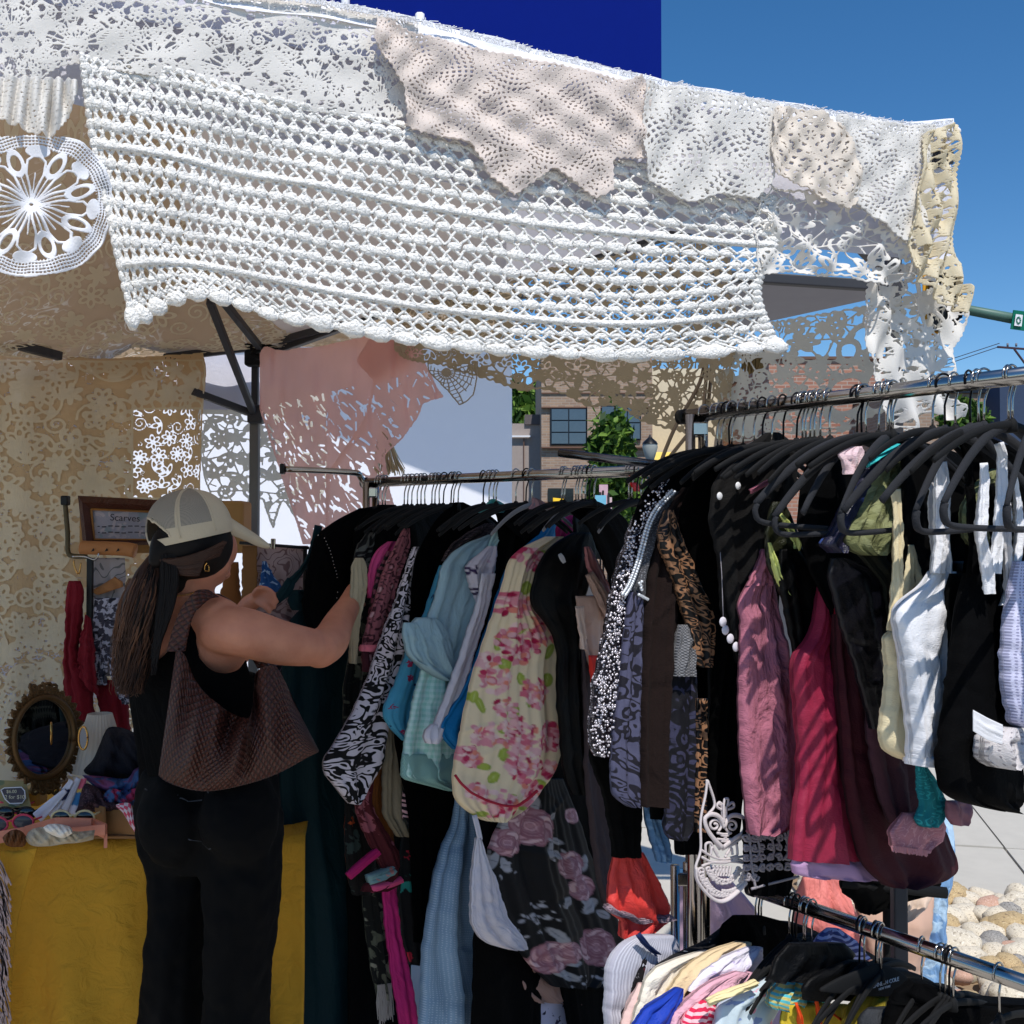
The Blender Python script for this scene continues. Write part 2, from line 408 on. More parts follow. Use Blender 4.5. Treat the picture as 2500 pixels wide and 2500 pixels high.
bd = mesh('stone_bed', [(x, y, .012) for x, y in bed] , [list(range(6))], soil, smooth=False); tag(bd, kind='structure')
smats = [M('river_stone_' + n_, c, rough=.8, pat='blotch', c2=c2, c3=c3, sc=14, coord='Object', th=.6) for n_, c, c2, c3 in
         (('cream', (216, 204, 182), (236, 226, 208), (170, 156, 136)), ('pink', (200, 160, 138), (222, 190, 172), (180, 136, 114)), ('grey', (150, 146, 140), (190, 184, 176), (110, 104, 100)), ('tan', (190, 164, 122), (214, 192, 150), (140, 118, 90)))]
v0, f0 = ICO2; sm = []
for k in range(8):
    q = v0.copy(); fr = rng.normal(size=(4, 3))
    q *= (1 + .17 * np.sin(q @ fr[0] * 1.7)[:, None] + .09 * np.sin(q @ fr[1] * 3.2)[:, None] + .04 * np.sin(q @ fr[2] * 6)[:, None])
    o = mesh('stone', q, f0, smats[k % 4]); sm.append(o.data); bpy.data.objects.remove(o)
def inpoly(px, py, poly):
    poly = np.asarray(poly, float); x1, y1 = poly.T; x2, y2 = np.roll(poly, -1, 0).T
    c = np.zeros(np.shape(px), bool)
    for a, b, d, e in zip(x1, y1, x2, y2):
        if b == e: continue
        c ^= ((b > py) != (e > py)) & (px < (d - a) * (py - b) / (e - b) + a)
    return c
n_st = 0
for gx in np.arange(1.3, 2.9, .088):
    for gy in np.arange(3.25, 5.1, .088):
        x, y = gx + rng.uniform(-.035, .035), gy + rng.uniform(-.035, .035)
        if not inpoly(np.array(x), np.array(y), bed) or n_st > 290: continue
        o = bpy.data.objects.new('stone', sm[int(rng.choice([0, 0, 4, 1, 2, 3, 7, 0, 0, 4]))]); COL.objects.link(o); o.parent = bd; n_st += 1
        s = rng.uniform(.034, .074) * (1.45 if rng.random() < .12 else 1); o.scale = (s * rng.uniform(.9, 1.25), s * rng.uniform(.75, 1), s * rng.uniform(.5, .75)); o.rotation_euler = (rng.uniform(-.4, .4), rng.uniform(-.4, .4), rng.uniform(0, 6))
        o.location = (x, y, .035 + rng.uniform(0, .03))

# ---------------------------------------------------------------- far buildings
whitewall = M('white_render', (232, 232, 238), rough=.85, coord='Object', bump=.15, var=.02)
navy = M('navy_cladding', (0, 28, 122), rough=.85, spec=.1, coord='Object', bump=.05, var=.04)
brick = None
def brickmat(name, a, b, mo, sc):
    n = N(name); u = n.coord('Object', 1); s = n.add('ShaderNodeSeparateXYZ', n0=u); cb = n.add('ShaderNodeCombineXYZ', n0=n.math('ADD', s.outputs[0], s.outputs[1]), n1=s.outputs[2])
    t = n.add('ShaderNodeTexBrick', i_Vector=cb.outputs[0], i_Scale=sc, i_Color1=lin(a) + (1,), i_Color2=lin(b) + (1,), i_Mortar=lin(mo) + (1,)); t.inputs['Brick Width'].default_value = .44; t.inputs['Row Height'].default_value = .15; t.inputs['Mortar Size'].default_value = .02
    z = n.noise(u, .7, 4); n.set(n.b.inputs['Base Color'], n.mix(n.math('MULTIPLY', z.outputs[0], .45), t.outputs[0], lin(b))); n.b.inputs['Roughness'].default_value = .9
    n.set(n.b.inputs['Normal'], n.add('ShaderNodeBump', i_Height=t.outputs['Fac'], i_Distance=-.01, i_Strength=.5).outputs[0]); return n.m
tanbrick = brickmat('tan_brick', (176, 148, 124), (148, 122, 104), (170, 158, 144), 1.6)
redbrick = brickmat('orange_brick', (184, 134, 112), (160, 108, 90), (186, 172, 158), 1.2)
def wbox(name, xa, xb, ya, yb, d, depth, mat, parent=None, z0=None):
    """box whose front face fills the photo rectangle at distance d"""
    a = P(xa, yb, d); b = P(xb, ya, d); lo = a[2] if z0 is None else z0
    return boxo(name, ((a[0] + b[0]) / 2, d + depth / 2, (lo + b[2]) / 2), (b[0] - a[0], depth, b[2] - lo), mat, parent)
b = E('white_building', (-4, 9, 0), 'plain white building with a navy box sign across its top, behind the tent', 'building')
boxo('wall', (-5.5, 10.5, 2.2), (11.0, 3, 4.4), whitewall, b)
boxo('ledge', (-5.5, 9.03, .12), (11.0, .12, .24), M('grey_plinth', (150, 150, 150), coord='Object'), b)
# box sign with its face turned a little
A0, A1 = np.array([-5.2, 8.95]), np.array([1.02, 7.48])
zb, zt = 3.95, 8.2
V = [(*A0, zb), (*A1, zb), (A1[0], 9.3, zb), (A0[0], 9.3, zb), (*A0, zt), (*A1, zt), (A1[0], 9.3, zt), (A0[0], 9.3, zt)]
sign = mesh('box_sign', V, [[0, 1, 5, 4], [1, 2, 6, 5], [2, 3, 7, 6], [3, 0, 4, 7], [4, 5, 6, 7], [3, 2, 1, 0]], navy, b, smooth=False)
spl = (A1[0], A1[1] - .03, (A1 - A0)[0] / np.linalg.norm(A1 - A0), (A1 - A0)[1] / np.linalg.norm(A1 - A0))
wl_ = M('white_letter', (235, 236, 240), coord='Object', rough=.5)
def letter(pts, r):
    q = onplane(np.array([p[0] for p in pts], float), np.array([p[1] for p in pts], float), spl)
    tube('letter', q, r, wl_, b, k=6)
for xa in (843, 1025): letter([(xa, -90 if xa < 900 else 34), (xa, 120)], .033)
for cx, cy, rr in ((1229, 163, 34), (1300, 178, 38), (1383, 196, 30), (1428, 205, 32)):
    th_ = np.linspace(0, 2 * PI, 15); letter(list(zip(cx + rr * np.cos(th_), cy + rr * np.sin(th_))), .03)
letter([(1355, 142), (1355, 240)], .03)

glass = M('dark_window_glass', (70, 84, 96), rough=.08, coord='Object', spec=.9, bump=0)
wframe = M('dark_window_frame', (24, 34, 46), rough=.5, coord='Object')
band = M('brown_stone_band', (116, 88, 74), rough=.9, coord='Object')
dkglass = M('shop_glass', (24, 26, 28), rough=.15, coord='Object', spec=.8)
b = E('brick_building', (1.5, 40, 0), 'tan brick building with dark gridded windows across the street', 'building')
D = 40.
wbox('wall', 1322, 1592, 850, 1400, D, 10, tanbrick, b, z0=0)
def window(xa, xb, ya, yb, cols, rows, d, par):
    f = wbox('window', xa, xb, ya, yb, d - .12, .1, wframe, par)
    wd = (xb - xa - 3) / cols; hh = (yb - ya - 3) / rows
    for i in range(cols):
        for j in range(rows):
            p = wbox('pane', xa + 3 + i * wd, xa + i * wd + wd, ya + 3 + j * hh, ya + j * hh + hh, d - .15, .04, glass, None); p.parent = f
    return f
window(1344, 1433, 996, 1086, 2, 3, D, b); window(1467, 1565, 990, 1074, 3, 2, D, b)
for ya, yb, k_ in ((958, 961, .06), (993, 996, .14), (1090, 1094, .2), (1225, 1229, .1)): wbox('ledge', 1322, 1592, ya, yb, D - k_, k_ - .01, band, b)
wbox('pilaster', 1434, 1466, 982, 1082, D - .25, .24, tanbrick, b)
s_ = wbox('shop_front', 1338, 1400, 1192, 1300, D - .1, .09, dkglass, b); wbox('shop_front', 1490, 1590, 1180, 1300, D - .1, .09, dkglass, b)
b2 = E('grey_building', (.5, 42, 0), 'low grey stucco building beside the tan brick one', 'building')
gst = M('grey_stucco', (164, 152, 146), coord='Object'); wbox('wall', 1150, 1321, 1034, 1400, 42, 6, gst, b2, z0=0)
wbox('parapet', 1281, 1321, 1012, 1036, 41.9, 6, M('dark_stucco', (104, 96, 96), coord='Object'), b2); wbox('ledge', 1150, 1296, 1063, 1067, 41.8, .15, wl_, b2)
wbox('pilaster', 1278, 1280, 1070, 1300, 41.9, .08, band, b2)
b3 = E('cream_building', (4, 44, 0), 'cream rendered building right of the tan brick one', 'building')
wbox('wall', 1594, 1790, 900, 1400, 44, 8, M('cream_stucco', (222, 208, 180), coord='Object'), b3, z0=0)
aw = M('yellow_awning', (232, 204, 110), coord='Object')
for xa, xb in ((1597, 1650), (1660, 1720)):
    p0, p1, p2, p3 = P(xa, 1105, 43.9), P(xb, 1105, 43.9), P(xb + 4, 1142, 42.6), P(xa - 6, 1142, 42.6)
    mesh('awning', [p0, p1, p2, p3], [[0, 1, 2, 3]], aw, b3, smooth=False, solid=.05)
b4 = E('orange_brick_building', (13, 36, 0), 'orange brick building seen through the white net lace', 'building')
wbox('wall', 1880, 2160, 876, 1400, 36, 8, redbrick, b4, z0=0); wbox('roof_edge', 1875, 2165, 870, 877, 35.9, 8, band, b4)
b5 = E('brown_brick_building', (15, 33, 0), 'brown brick building behind the right end of the tall rail', 'building')
wbox('wall', 2165, 2444, 958, 1400, 33, 8, tanbrick, b5, z0=0); wbox('roof_edge', 2160, 2446, 952, 959, 32.9, 8, wframe, b5)
b6 = E('slate_blue_building', (17, 32, 0), 'slate blue building at the far right edge', 'building')
wbox('wall', 2446, 2900, 930, 1400, 32, 8, M('slate_blue', (58, 72, 96), coord='Object'), b6, z0=0)

# ---------------------------------------------------------------- trees
leafm = [M('leaf_' + n_, c, rough=.6, coord='Object', trans=.35, bump=0) for n_, c in (('mid', (78, 112, 44)), ('light', (120, 152, 62)), ('dark', (48, 76, 34)))]
bark = M('bark', (90, 74, 60), coord='Object', bump=.6)
def tree(px, top, bot, wpx, d, n, label, leaf, rnd, z0=0.):
    c = P(px, bot, d); t = P(px, top, d); o = E('tree', (c[0], d, 0), label, 'tree')
    H = t[2]; tube('trunk', curvepts([(c[0], d, 0), (c[0] + .1, d, H * .4), (c[0] - .05, d, H * .8)], 8), np.linspace(.16, .05, 8), bark, o)
    w_ = wpx / FP * d; hc = t[2] - c[2]
    cl = rnd.normal(size=(26, 3)); cl /= np.linalg.norm(cl, axis=1)[:, None]; cl *= rnd.uniform(.3, 1, (26, 1)) ** .6
    L = cl[rnd.integers(0, 26, n)] + rnd.normal(size=(n, 3)) * .17
    L = L * [w_ / 2, w_ / 2, hc / 2] + [c[0], d, (t[2] + c[2]) / 2]
    q = rnd.normal(size=(n, 2, 3)); q /= np.linalg.norm(q, axis=2)[:, :, None]; s = leaf * rnd.uniform(.6, 1.3, (n, 1))
    V = np.stack([L - q[:, 0] * s, L + q[:, 1] * s * .5, L + q[:, 0] * s, L - q[:, 1] * s * .5], 1).reshape(-1, 3)
    Fc = np.arange(n * 4).reshape(n, 4); cr = mesh('crown', V, Fc, leafm[0], o, smooth=False)
    for m in leafm[1:]: cr.data.materials.append(m)
    cr.data.polygons.foreach_set('material_index', rnd.integers(0, 3, n).astype(np.int32))
    return o
rt = np.random.default_rng(3)
tree(1270, 940, 1100, 130, 62, 3500, 'green tree above the roof of the low grey building', .35, rt)
tree(1345, 930, 1100, 110, 66, 2500, 'green tree behind the tan brick building', .35, rt)
tree(1490, 1010, 1340, 115, 26, 3800, 'slim street tree in front of the tan brick building', .15, rt)
tree(1520, 1150, 1330, 120, 30, 2200, 'bushy street tree low in front of the shop', .15, rt)
tree(2355, 985, 1080, 110, 27, 1500, 'small yellow green tree behind the tall rail', .13, rt)

# ---------------------------------------------------------------- street furniture
c = P(1587, 1100, 20); o = E('street_lamp', (c[0], 20, 0), 'black street lamp with a frosted glass lantern', 'street lamp')
blk = M('black_paint', (20, 20, 22), rough=.4, coord='Object', bump=0)
tube('post', [(c[0], 20, 0), (c[0], 20, c[2] - .16)], .05, blk, o)
def lathe(name, prof, cen, mat, par, k=20):
    V = []; 
    for r_, z_ in prof:
        for q in range(k): V.append((cen[0] + r_ * math.cos(2 * PI * q / k), cen[1] + r_ * math.sin(2 * PI * q / k), cen[2] + z_))
    return mesh(name, V, gridfaces(len(prof), k, True), mat, par)
lathe('lantern', [(.04, -.2), (.07, -.18), (.11, -.05), (.14, .06), (.13, .12)], c, M('frosted_glass', (200, 205, 200), rough=.3, coord='Object', trans=.4), o)
lathe('cap', [(.145, .115), (.12, .16), (.05, .22), (.03, .24), (.015, .28), (0.001, .3)], c, blk, o)
o = E('traffic_signal', (8, 14, 0), 'green traffic signal arm with black and yellow signal head', 'traffic signal')
gm = M('green_painted_steel', (84, 116, 104), rough=.45, coord='Object', bump=.05)
a, b_ = P(2275, 740, 14), P(2900, 850, 14.2)
tube('mast_arm', [a, P(2480, 779, 14.05), b_], [.058, .068, .085], gm, o, k=14); tube('post', [(b_[0], b_[1], 0), (b_[0], b_[1], b_[2] + .3)], .12, gm, o, k=14)
h0 = P(2304, 735, 13.75); yb_ = M('signal_yellow', (226, 160, 40), rough=.5, coord='Object')
boxo('backplate', h0 + [0, .12, 0], (.44, .03, .82), yb_, o, bev=.05); boxo('signal_head', h0, (.33, .2, .74), blk, o, bev=.03)
for k in (-1, 0, 1):
    th_ = np.linspace(R(-20), R(200), 10); cc = h0 + [0, -.1, k * .23]
    V = []; 
    for dy in (0, -.2):
        for t_ in th_: V.append(cc + [.11 * math.cos(t_), dy, .11 * math.sin(t_)])
    mesh('visor', V, gridfaces(2, 10), blk, o, solid=.01)
sg = E('street_sign', P(2500, 780, 13.9), 'green street sign with a white emblem on the signal arm', 'sign')
gs = M('sign_green', (0, 108, 84), rough=.4, coord='Object', bump=0)
V = [P(2474, 757, 13.9), P(2640, 778, 13.9), P(2640, 826, 13.9), P(2467, 803, 13.9)]
mesh('sign_panel', V, [[3, 2, 1, 0]], gs, sg, smooth=False, solid=.02)
V = [P(2480, 767, 13.87), P(2497, 769, 13.87), P(2494, 797, 13.87), P(2476, 795, 13.87)]
mesh('emblem', V, [[3, 2, 1, 0]], wl_, sg, smooth=False, solid=.006)
for k in range(9):
    a_ = k * .7; q = P(2487 + 4.5 * math.cos(a_), 782 + 7.5 * math.sin(a_), 13.86); boxo('emblem_mark', q, (.016, .004, .018), gs, sg)
o = E('utility_pole', (12.2, 26, 0), 'wooden utility pole with a crossarm at the right edge', 'utility pole')
wd_ = M('weathered_wood', (70, 52, 60), coord='Object'); pp = P(2530, 850, 26)
tube('post', [(pp[0], 26, 0), (pp[0], 26, pp[2] + 1)], .14, wd_, o); bar('crossarm', P(2435, 847, 25.8), P(2630, 862, 25.8), .045, wd_, o)
bar('brace', P(2476, 852, 25.8), P(2530, 925, 25.8), .04, wd_, o)
for x in (2460, 2481): tube('insulator', [P(x, 846, 25.8), P(x, 838, 25.8)], .025, M('insulator', (120, 120, 130), coord='Object'), o)
for k, (ya, yb) in enumerate(((884, 838), (893, 846))):
    q = E('overhead_wire', P(2300, ya, 27), ('upper' if k == 0 else 'lower') + ' of two thin wires running to the utility pole', 'wire')
    tube('cable', [P(2000, ya + 40, 30), P(2300, ya, 27.5), P(2440, yb, 25.9)], .009, wd_, q, k=4)
o = E('pennant', P(1365, 1230, 36), 'yellow pennant hanging in front of the shop', 'flag')
mesh('cloth', [P(1350, 1215, 36), P(1378, 1218, 36.1), P(1351, 1256, 36)], [[0, 1, 2]], M('yellow_cloth', (236, 190, 50), coord='Object'), o, solid=.01)
for nm, xa, xb, ya, yb, cc_, lb in (('banner', 1463, 1484, 1183, 1246, (220, 180, 190), 'pink and white banner in front of the street trees'), ('banner', 1453, 1480, 1209, 1250, (130, 200, 225), 'pale blue banner beside the pink one'), ('banner', 1480, 1494, 1214, 1252, (224, 196, 200), 'small pale pink banner right of the blue one')):
    q = P((xa + xb) / 2, yb, 22); o = E(nm, (q[0], 22, 0), lb, 'banner'); wbox('cloth', xa, xb, ya, yb, 22 + (xa - 1450) * .01, .02, M('banner_%d' % xa, cc_, coord='Object'), o); tube('post', [(q[0], 22.1, 0), (q[0], 22.1, q[2] + .4)], .02, blk, o)

# ---------------------------------------------------------------- the tent
FR, BR = np.array([.855, 2.14]), np.array([-1.0, 4.3]); ed = np.array([.916, .402]); FL, BL = FR - 3 * ed, BR - 3 * ed
FPL = (FR[0], FR[1], ed[0], ed[1]); BPL = (BR[0], BR[1], ed[0], ed[1]); sdv = (BR - FR) / np.linalg.norm(BR - FR); SPL = (FR[0], FR[1], sdv[0], sdv[1])
HE = 2.33; pk = np.append((FR + BR + FL + BL) / 4, 3.02)
T = E('market_tent', (-1.4, 2.6, 0), 'pop-up market tent with grey legs and white roof hung with lace', 'tent')
def roof_tri(a, b, n=10):
    V, F = [], []; a = np.append(a, HE); b = np.append(b, HE)
    for i in range(n + 1):
        for j in range(n + 1):
            t, s = i / n, j / n; p = (a * (1 - s) + b * s) * (1 - t) + pk * t; p = p.copy(); p[2] -= .05 * math.sin(PI * s) * (1 - t) + .06 * math.sin(PI * t); V.append(p)
    return mesh('roof_panel', V, gridfaces(n + 1, n + 1), tentfab, T)
for a, b_ in ((FR, FL), (BR, FR), (BL, BR), (FL, BL)): roof_tri(a, b_)
for c_ in (FR, BR, FL, BL):
    if c_ is FR: continue      # its leg stands behind the tall rack
    q = np.append(c_, 0)
    lg = bar('leg', q + [0, 0, .02], q + [0, 0, 2.02], .036, greysteel, T); bar('leg', q + [0, 0, 2.0], q + [0, 0, HE], .026, darkbar, T)
    boxo('foot', q + [0, 0, .01], (.09, .09, .02), darkbar, T)
q = np.append(P(2192, 1900, 2.42)[:2], 0); bar('leg', q + [0, 0, .02], q + [0, 0, HE], .03, darkbar, T); boxo('foot', q + [0, 0, .01], (.09, .09, .02), darkbar, T)
bk = np.append(BR, 0)
boxo('bracket', P(622, 866, 4.27), (.07, .06, .09), velvetblk, T, bev=.008); boxo('slider', P(625, 1012, 4.27), (.058, .055, .07), darkbar, T, bev=.006)
for a, b_, w_ in (((400, 874, 4.15), (610, 848, 4.26), .03), ((512, 735, 3.6), (617, 1004, 4.24), .024), ((545, 735, 3.7), (650, 868, 4.24), .024), ((470, 955, 4.1), (612, 1008, 4.25), .026), ((-60, 815, 3.6), (148, 870, 3.85), .03), ((650, 866, 4.27), (900, 775, 3.7), .026)):
    bar('truss_bar', P(*a), P(*b_), w_, darkbar, T)
for a, b_ in ((FR + sdv * .12, FL + sdv * .12), (FL, BL), (BR, FR)):
    bar('truss_bar', np.append(a, HE - .03), np.append(b_, HE - .03), .028, darkbar, T)
def onB2(x, y): return onplane(x, y, (BPL[0] - BPL[3] * .1, BPL[1] + BPL[2] * .1, BPL[2], BPL[3]))
patch('back_wall', surf([[(x, y) for x in (-400, -100, 100, 298)] for y in (866, 1100, 1500, 1990)], onB2, lambda u, v: (np.sin(u * 25) * .012)[:, None] * np.array([.402, -.916, 0])), 30, 10, tentfab2, T)
patch('valance', surf([[(x, y) for x in (-400, 100, 400, 640)] for y in (866, 900, 940, 1000)], onB2, lambda u, v: (np.sin(u * 35) * .006)[:, None] * np.array([.402, -.916, 0])), 40, 6, tentfab2, T)
ax_ = P(np.array([1750, 2150, 2175, 1790]), np.array([664, 702, 716, 800]), np.array([3.66, 3.66, 3.8, 4.3]))
mesh('side_awning', ax_, [[0, 1, 2, 3]], M('awning_fabric', (150, 150, 158), coord='Object', trans=.2), T, smooth=False, solid=.012)
bar('awning_bar', P(1740, 672, 3.62), P(2200, 702, 3.62), .034, darkbar, T); bar('awning_bar', P(2200, 702, 3.62), np.append(FR + sdv * .3, HE - .05), .03, darkbar, T); bar('awning_bar', P(1740, 672, 3.62), np.append(FR + sdv * 1.6, HE - .05), .03, darkbar, T)
tie = M('black_tie', (10, 10, 12), coord='Object')
kn = E('black_strap', P(650, 855, 4.15), 'knotted black strap tied round the corner bracket', 'strap')
for pts in (((610, 850), (640, 835), (668, 850), (640, 872), (615, 862), (650, 846)), ((650, 862), (640, 830), (636, 815)), ((655, 850), (672, 848), (668, 862), (650, 870)), ((660, 860), (672, 880)), ((618, 846), (604, 842), (612, 836), (640, 838))):
    tube('loop', curvepts(P(np.array([p[0] for p in pts]), np.array([p[1] for p in pts]), 4.15), 14), .011, tie, kn, k=6)

# top line of the lace along the front eave, in photo positions
def topy(x): return np.interp(x, [-300, 400, 560, 700, 800, 1030, 1250, 1600, 1900, 2080, 2240, 2330], [-290, -60, -10, 2, 14, 60, 118, 205, 262, 290, 316, 304])
def wr(seed, amp, fu=6, fv=4):
    r = np.random.default_rng(seed); ph = r.uniform(0, 6.28, (6, 2)); fr = r.uniform(.4, 1, (6, 2)) * [fu, fv]; aa = r.uniform(.4, 1, 6)
    nrm = np.array([FPL[3], -FPL[2], 0])
    def f(u, v):
        z = sum(aa[i] * np.sin(2 * PI * (u * fr[i, 0] + ph[i, 0]) + 2 * PI * v * fr[i, 1] * (1 if i % 2 else -1) + ph[i, 1]) for i in range(6)) / 3
        return z[:, None] * nrm * amp
    return f
def onF(off=0.0):
    n_ = np.array([FPL[3], -FPL[2], 0]); pl = (FPL[0] + n_[0] * off, FPL[1] + n_[1] * off, FPL[2], FPL[3])
    return lambda x, y: onplane(x, y, pl)
xs = np.linspace(-500, 2325, 24)
vb = np.interp(xs, [-500, 200, 560, 900, 1500, 1900, 2330], [60, 260, 330, 400, 540, 600, 640])
S = surf([[(x, topy(x) + 6) for x in xs], [(x, (topy(x) + b_) / 2) for x, b_ in zip(xs, vb)], [(x, b_) for x, b_ in zip(xs, vb)]], onF(-.03), wr(1, .006, 10, 2))
patch('valance', S, 120, 16, tentfab2, T)
patch('valance', surf([[(x, topy(x) - 14, 0) for x in xs], [(x, topy(x) + 30, .03) for x in xs]], onF(-.01), wr(21, .006, 16, 1)), 160, 6, yarn, T)

def polymask(W, H, bb, poly, jag=0, seed=0):
    """bb = photo box of the field"""
    yy, xx = np.mgrid[0:H, 0:W]; px = bb[0] + xx / (W - 1) * (bb[2] - bb[0]); py = bb[1] + yy / (H - 1) * (bb[3] - bb[1])
    poly = np.asarray(poly, float)
    if jag:      # scalloped edge
        q = []; 
        for a, b in zip(poly, np.roll(poly, -1, 0)):
            L = np.hypot(*(b - a)); n = max(1, int(L / jag)); t = np.linspace(0, 1, n * 6, endpoint=False); nr = np.array([(b - a)[1], -(b - a)[0]]) / (L + 1e-9)
            q.append(a + (b - a) * t[:, None] + nr * (np.abs(np.sin(t * n * PI))[:, None] * jag * .3))
        poly = np.concatenate(q)
    m = inpoly(px, py, poly).astype(float); s = m.copy()
    s[1:] += m[:-1]; s[:-1] += m[1:]; s[:, 1:] += m[:, :-1]; s[:, :-1] += m[:, 1:]
    return s / 5
def crochet_field(W, H, centers, p, hole=.25, n0=7, seed=0):
    """rows of stitches ringing the nearest centre"""
    yy, xx = np.mgrid[0:H, 0:W].astype(float); best = None
    for cx, cy in centers:
        r = np.hypot(xx - cx, yy - cy); best = r if best is None else np.minimum(best, r)
    a = np.ones((H, W))
    for k, (cx, cy) in enumerate(centers):
        r = np.hypot(xx - cx, yy - cy); sel = r <= best + 1e-6; th = np.arctan2(yy - cy, xx - cx)
        m = np.maximum(1, np.round(r / p)); n = n0 * m
        hx = np.cos(th * n) ; hy = np.cos(2 * PI * r / p + PI)
        big = (np.sin(th * 3 + m * .35) > -.25)
        h = np.minimum(hx - hole, hy - hole - .1) * p * .7
        a = np.where(sel & big, np.clip(.5 - h, 0, 1), a)
        a = np.where(sel & ~big, np.clip(.5 - (np.minimum(hx - .65, hy - .4) * p), 0, 1), a)
    return a
def lacepiece(name, label, cat, bb, poly, off, mat, fieldfn, cell=2.6, jag=14, seed=0, amp=.004, solid=.0015, proj=None, group=None, fu=6, fv=4, disp=None):
    W, H = int((bb[2] - bb[0]) / cell), int((bb[3] - bb[1]) / cell)
    cv = Cv(W, H); fieldfn(cv); mk = polymask(W, H, bb, poly, jag, seed)
    edge = mk.copy()      # a solid rim along the outline
    er = mk.copy()
    for _ in range(2):
        t = er.copy(); t[1:] = np.minimum(t[1:], er[:-1]); t[:-1] = np.minimum(t[:-1], er[1:]); t[:, 1:] = np.minimum(t[:, 1:], er[:, :-1]); t[:, :-1] = np.minimum(t[:, :-1], er[:, 1:]); er = t
    cv.a = np.maximum(cv.a, np.where(er < .5, mk, 0)); cv.a = np.minimum(cv.a, mk)
    cv.a[:, :1] = 0; cv.a[:, -1:] = 0; cv.a[:1] = 0; cv.a[-1:] = 0
    x0, y0, x1, y1 = bb
    S = surf([[(x0, y0), (x1, y0)], [(x0, y1), (x1, y1)]], proj or onF(off), disp or wr(seed + 50, amp, fu, fv))
    o = msq(name, cv, S, mat, None, solid)
    return tag(o, label, cat, group)
TP = lambda a, b, n=8: [(x, topy(x) - 3) for x in np.linspace(a, b, n)]

# flower valance lace along the top
def ff(cv):
    W, H = cv.W, cv.H; per = 62
    sc_ = (1080 / W)
    for k in range(-1, 9):
        for row in range(-1, 4):
            cx = 20 + k * per + (row % 2) * per / 2; cy = 20 + row * 74 + k * 12.5
            for q in range(11):
                a = PI + PI * (q + .2) / 10.4; cv.line(cx, cy, cx + 29 * math.cos(a), cy + 27 * math.sin(a), .75)
            th = [PI + PI * (q + .2) / 10.4 for q in range(11)]
            cv.path([(cx + 29 * math.cos(a), cy + 27 * math.sin(a)) for a in th], .9); cv.ell(cx, cy, 3.4, 4.4, 0, ring=1.0)
            for q in range(-3, 4):      # honeycomb below
                for w2 in range(2): cv.ell(cx + q * 9.5 + (w2 % 2) * 4.7, cy + 8 + w2 * 7.5 + abs(q) * 1.2, 5.4, 4.6, 0, ring=.8)
            x2, y2 = cx + per / 2, cy - 8      # three leaves
            for da, L in ((0, 17), (-.75, 13), (.75, 13)):
                a = PI / 2 + da; ex, ey = x2 + L * .8 * math.cos(a) * 1.0, y2 - 8 + L * .9 * math.sin(a)
                cv.ell(ex, ey, L * .62, 5.2, a)
                for z in range(-2, 3): cv.line(ex + z * 2.6 * math.cos(a) - 2, ey + z * 2.6 * math.sin(a), ex + z * 2.6 * math.cos(a) + 2, ey + z * 2.6 * math.sin(a), .3, True)
            cv.ell(x2, y2 - 14, 5.5, 5, 0, ring=1.3); cv.line(x2 - 14, y2 - 30, x2 + 14, y2 - 12, .9); cv.line(x2 + 14, y2 - 30, x2 - 14, y2 - 12, .9)
    c2 = Cv(W, H); guipure(c2, 15, 31, .8); cv.a = np.maximum(cv.a, c2.a)
lacepiece('lace_valance', 'white lace valance of fan flowers along the top left of the tent', 'lace', (-60, -170, 1040, 300), [*TP(-60, 1000, 9), (1015, 200), (1030, 270), (900, 292), (700, 268), (560, 240), (400, 185), (250, 150), (200, 160), (150, 190), (60, 200), (-60, 200)], .012, thread, ff, seed=1)
# beige pineapple doily
bb = (905, 30, 1605, 500)
pts = [(935, 37), (917, 93), (963, 140), (1019, 210), (1023, 303), (1060, 326), (1172, 349), (1200, 419), (1256, 480), (1335, 410), (1424, 487), (1466, 466), (1466, 389), (1587, 387), (1564, 280), (1587, 224), (1556, 190), (1540, 180), *[(x, topy(x) + 14) for x in (1500, 1400, 1300, 1200, 1100, 1040)], (980, 40)]
def cfn(centers, p, hole=.2, n0=7, cell=2.2, bb0=None):
    def f(cv): cv.a[:] = crochet_field(cv.W, cv.H, [((x - bb0[0]) / cell, (y - bb0[1]) / cell) for x, y in centers], p, hole, n0)
    return f
lacepiece('doily', 'beige pineapple doily pinned over the white crochet blanket', 'doily', bb, pts, .034, ecru, cfn([(1260, 140), (1080, 175), (1130, 290), (1250, 300), (1330, 330), (1420, 290), (1500, 320), (1520, 220), (1240, 430), (1430, 430), (985, 90)], 5.4, -.1, 7, 2.2, bb), cell=2.2, jag=16, seed=2, amp=.007, solid=.003, fu=9, fv=7)
bb = (1565, 190, 1910, 500)
lacepiece('doily', 'white scalloped doily right of the beige one', 'doily', bb, [*TP(1585, 1890, 5), (1903, 330), (1885, 400), (1870, 440), (1830, 482), (1760, 468), (1700, 490), (1640, 462), (1600, 432), (1578, 330)], .04, thread, cfn([(1700, 250), (1640, 380), (1800, 400), (1850, 300)], 6.4, -.3, 6, 2.4, bb), cell=2.4, seed=3, amp=.006, fu=7, fv=2, solid=.003)
bb = (1880, 250, 2110, 520)
lacepiece('doily', 'small cream doily with rows of round eyelets', 'doily', bb, [*TP(1905, 2010, 3), (2062, 330), (2098, 430), (2085, 492), (2060, 508), (2000, 476), (1960, 446), (1905, 422), (1890, 360)], .05, M('warm_thread', (238, 226, 212), coord='Object', trans=.2), cfn([(1980, 330), (2040, 450)], 7.5, .05, 6, 2.3, bb), cell=2.3, seed=4, amp=.006, solid=.003)
bb = (2035, 270, 2290, 600)
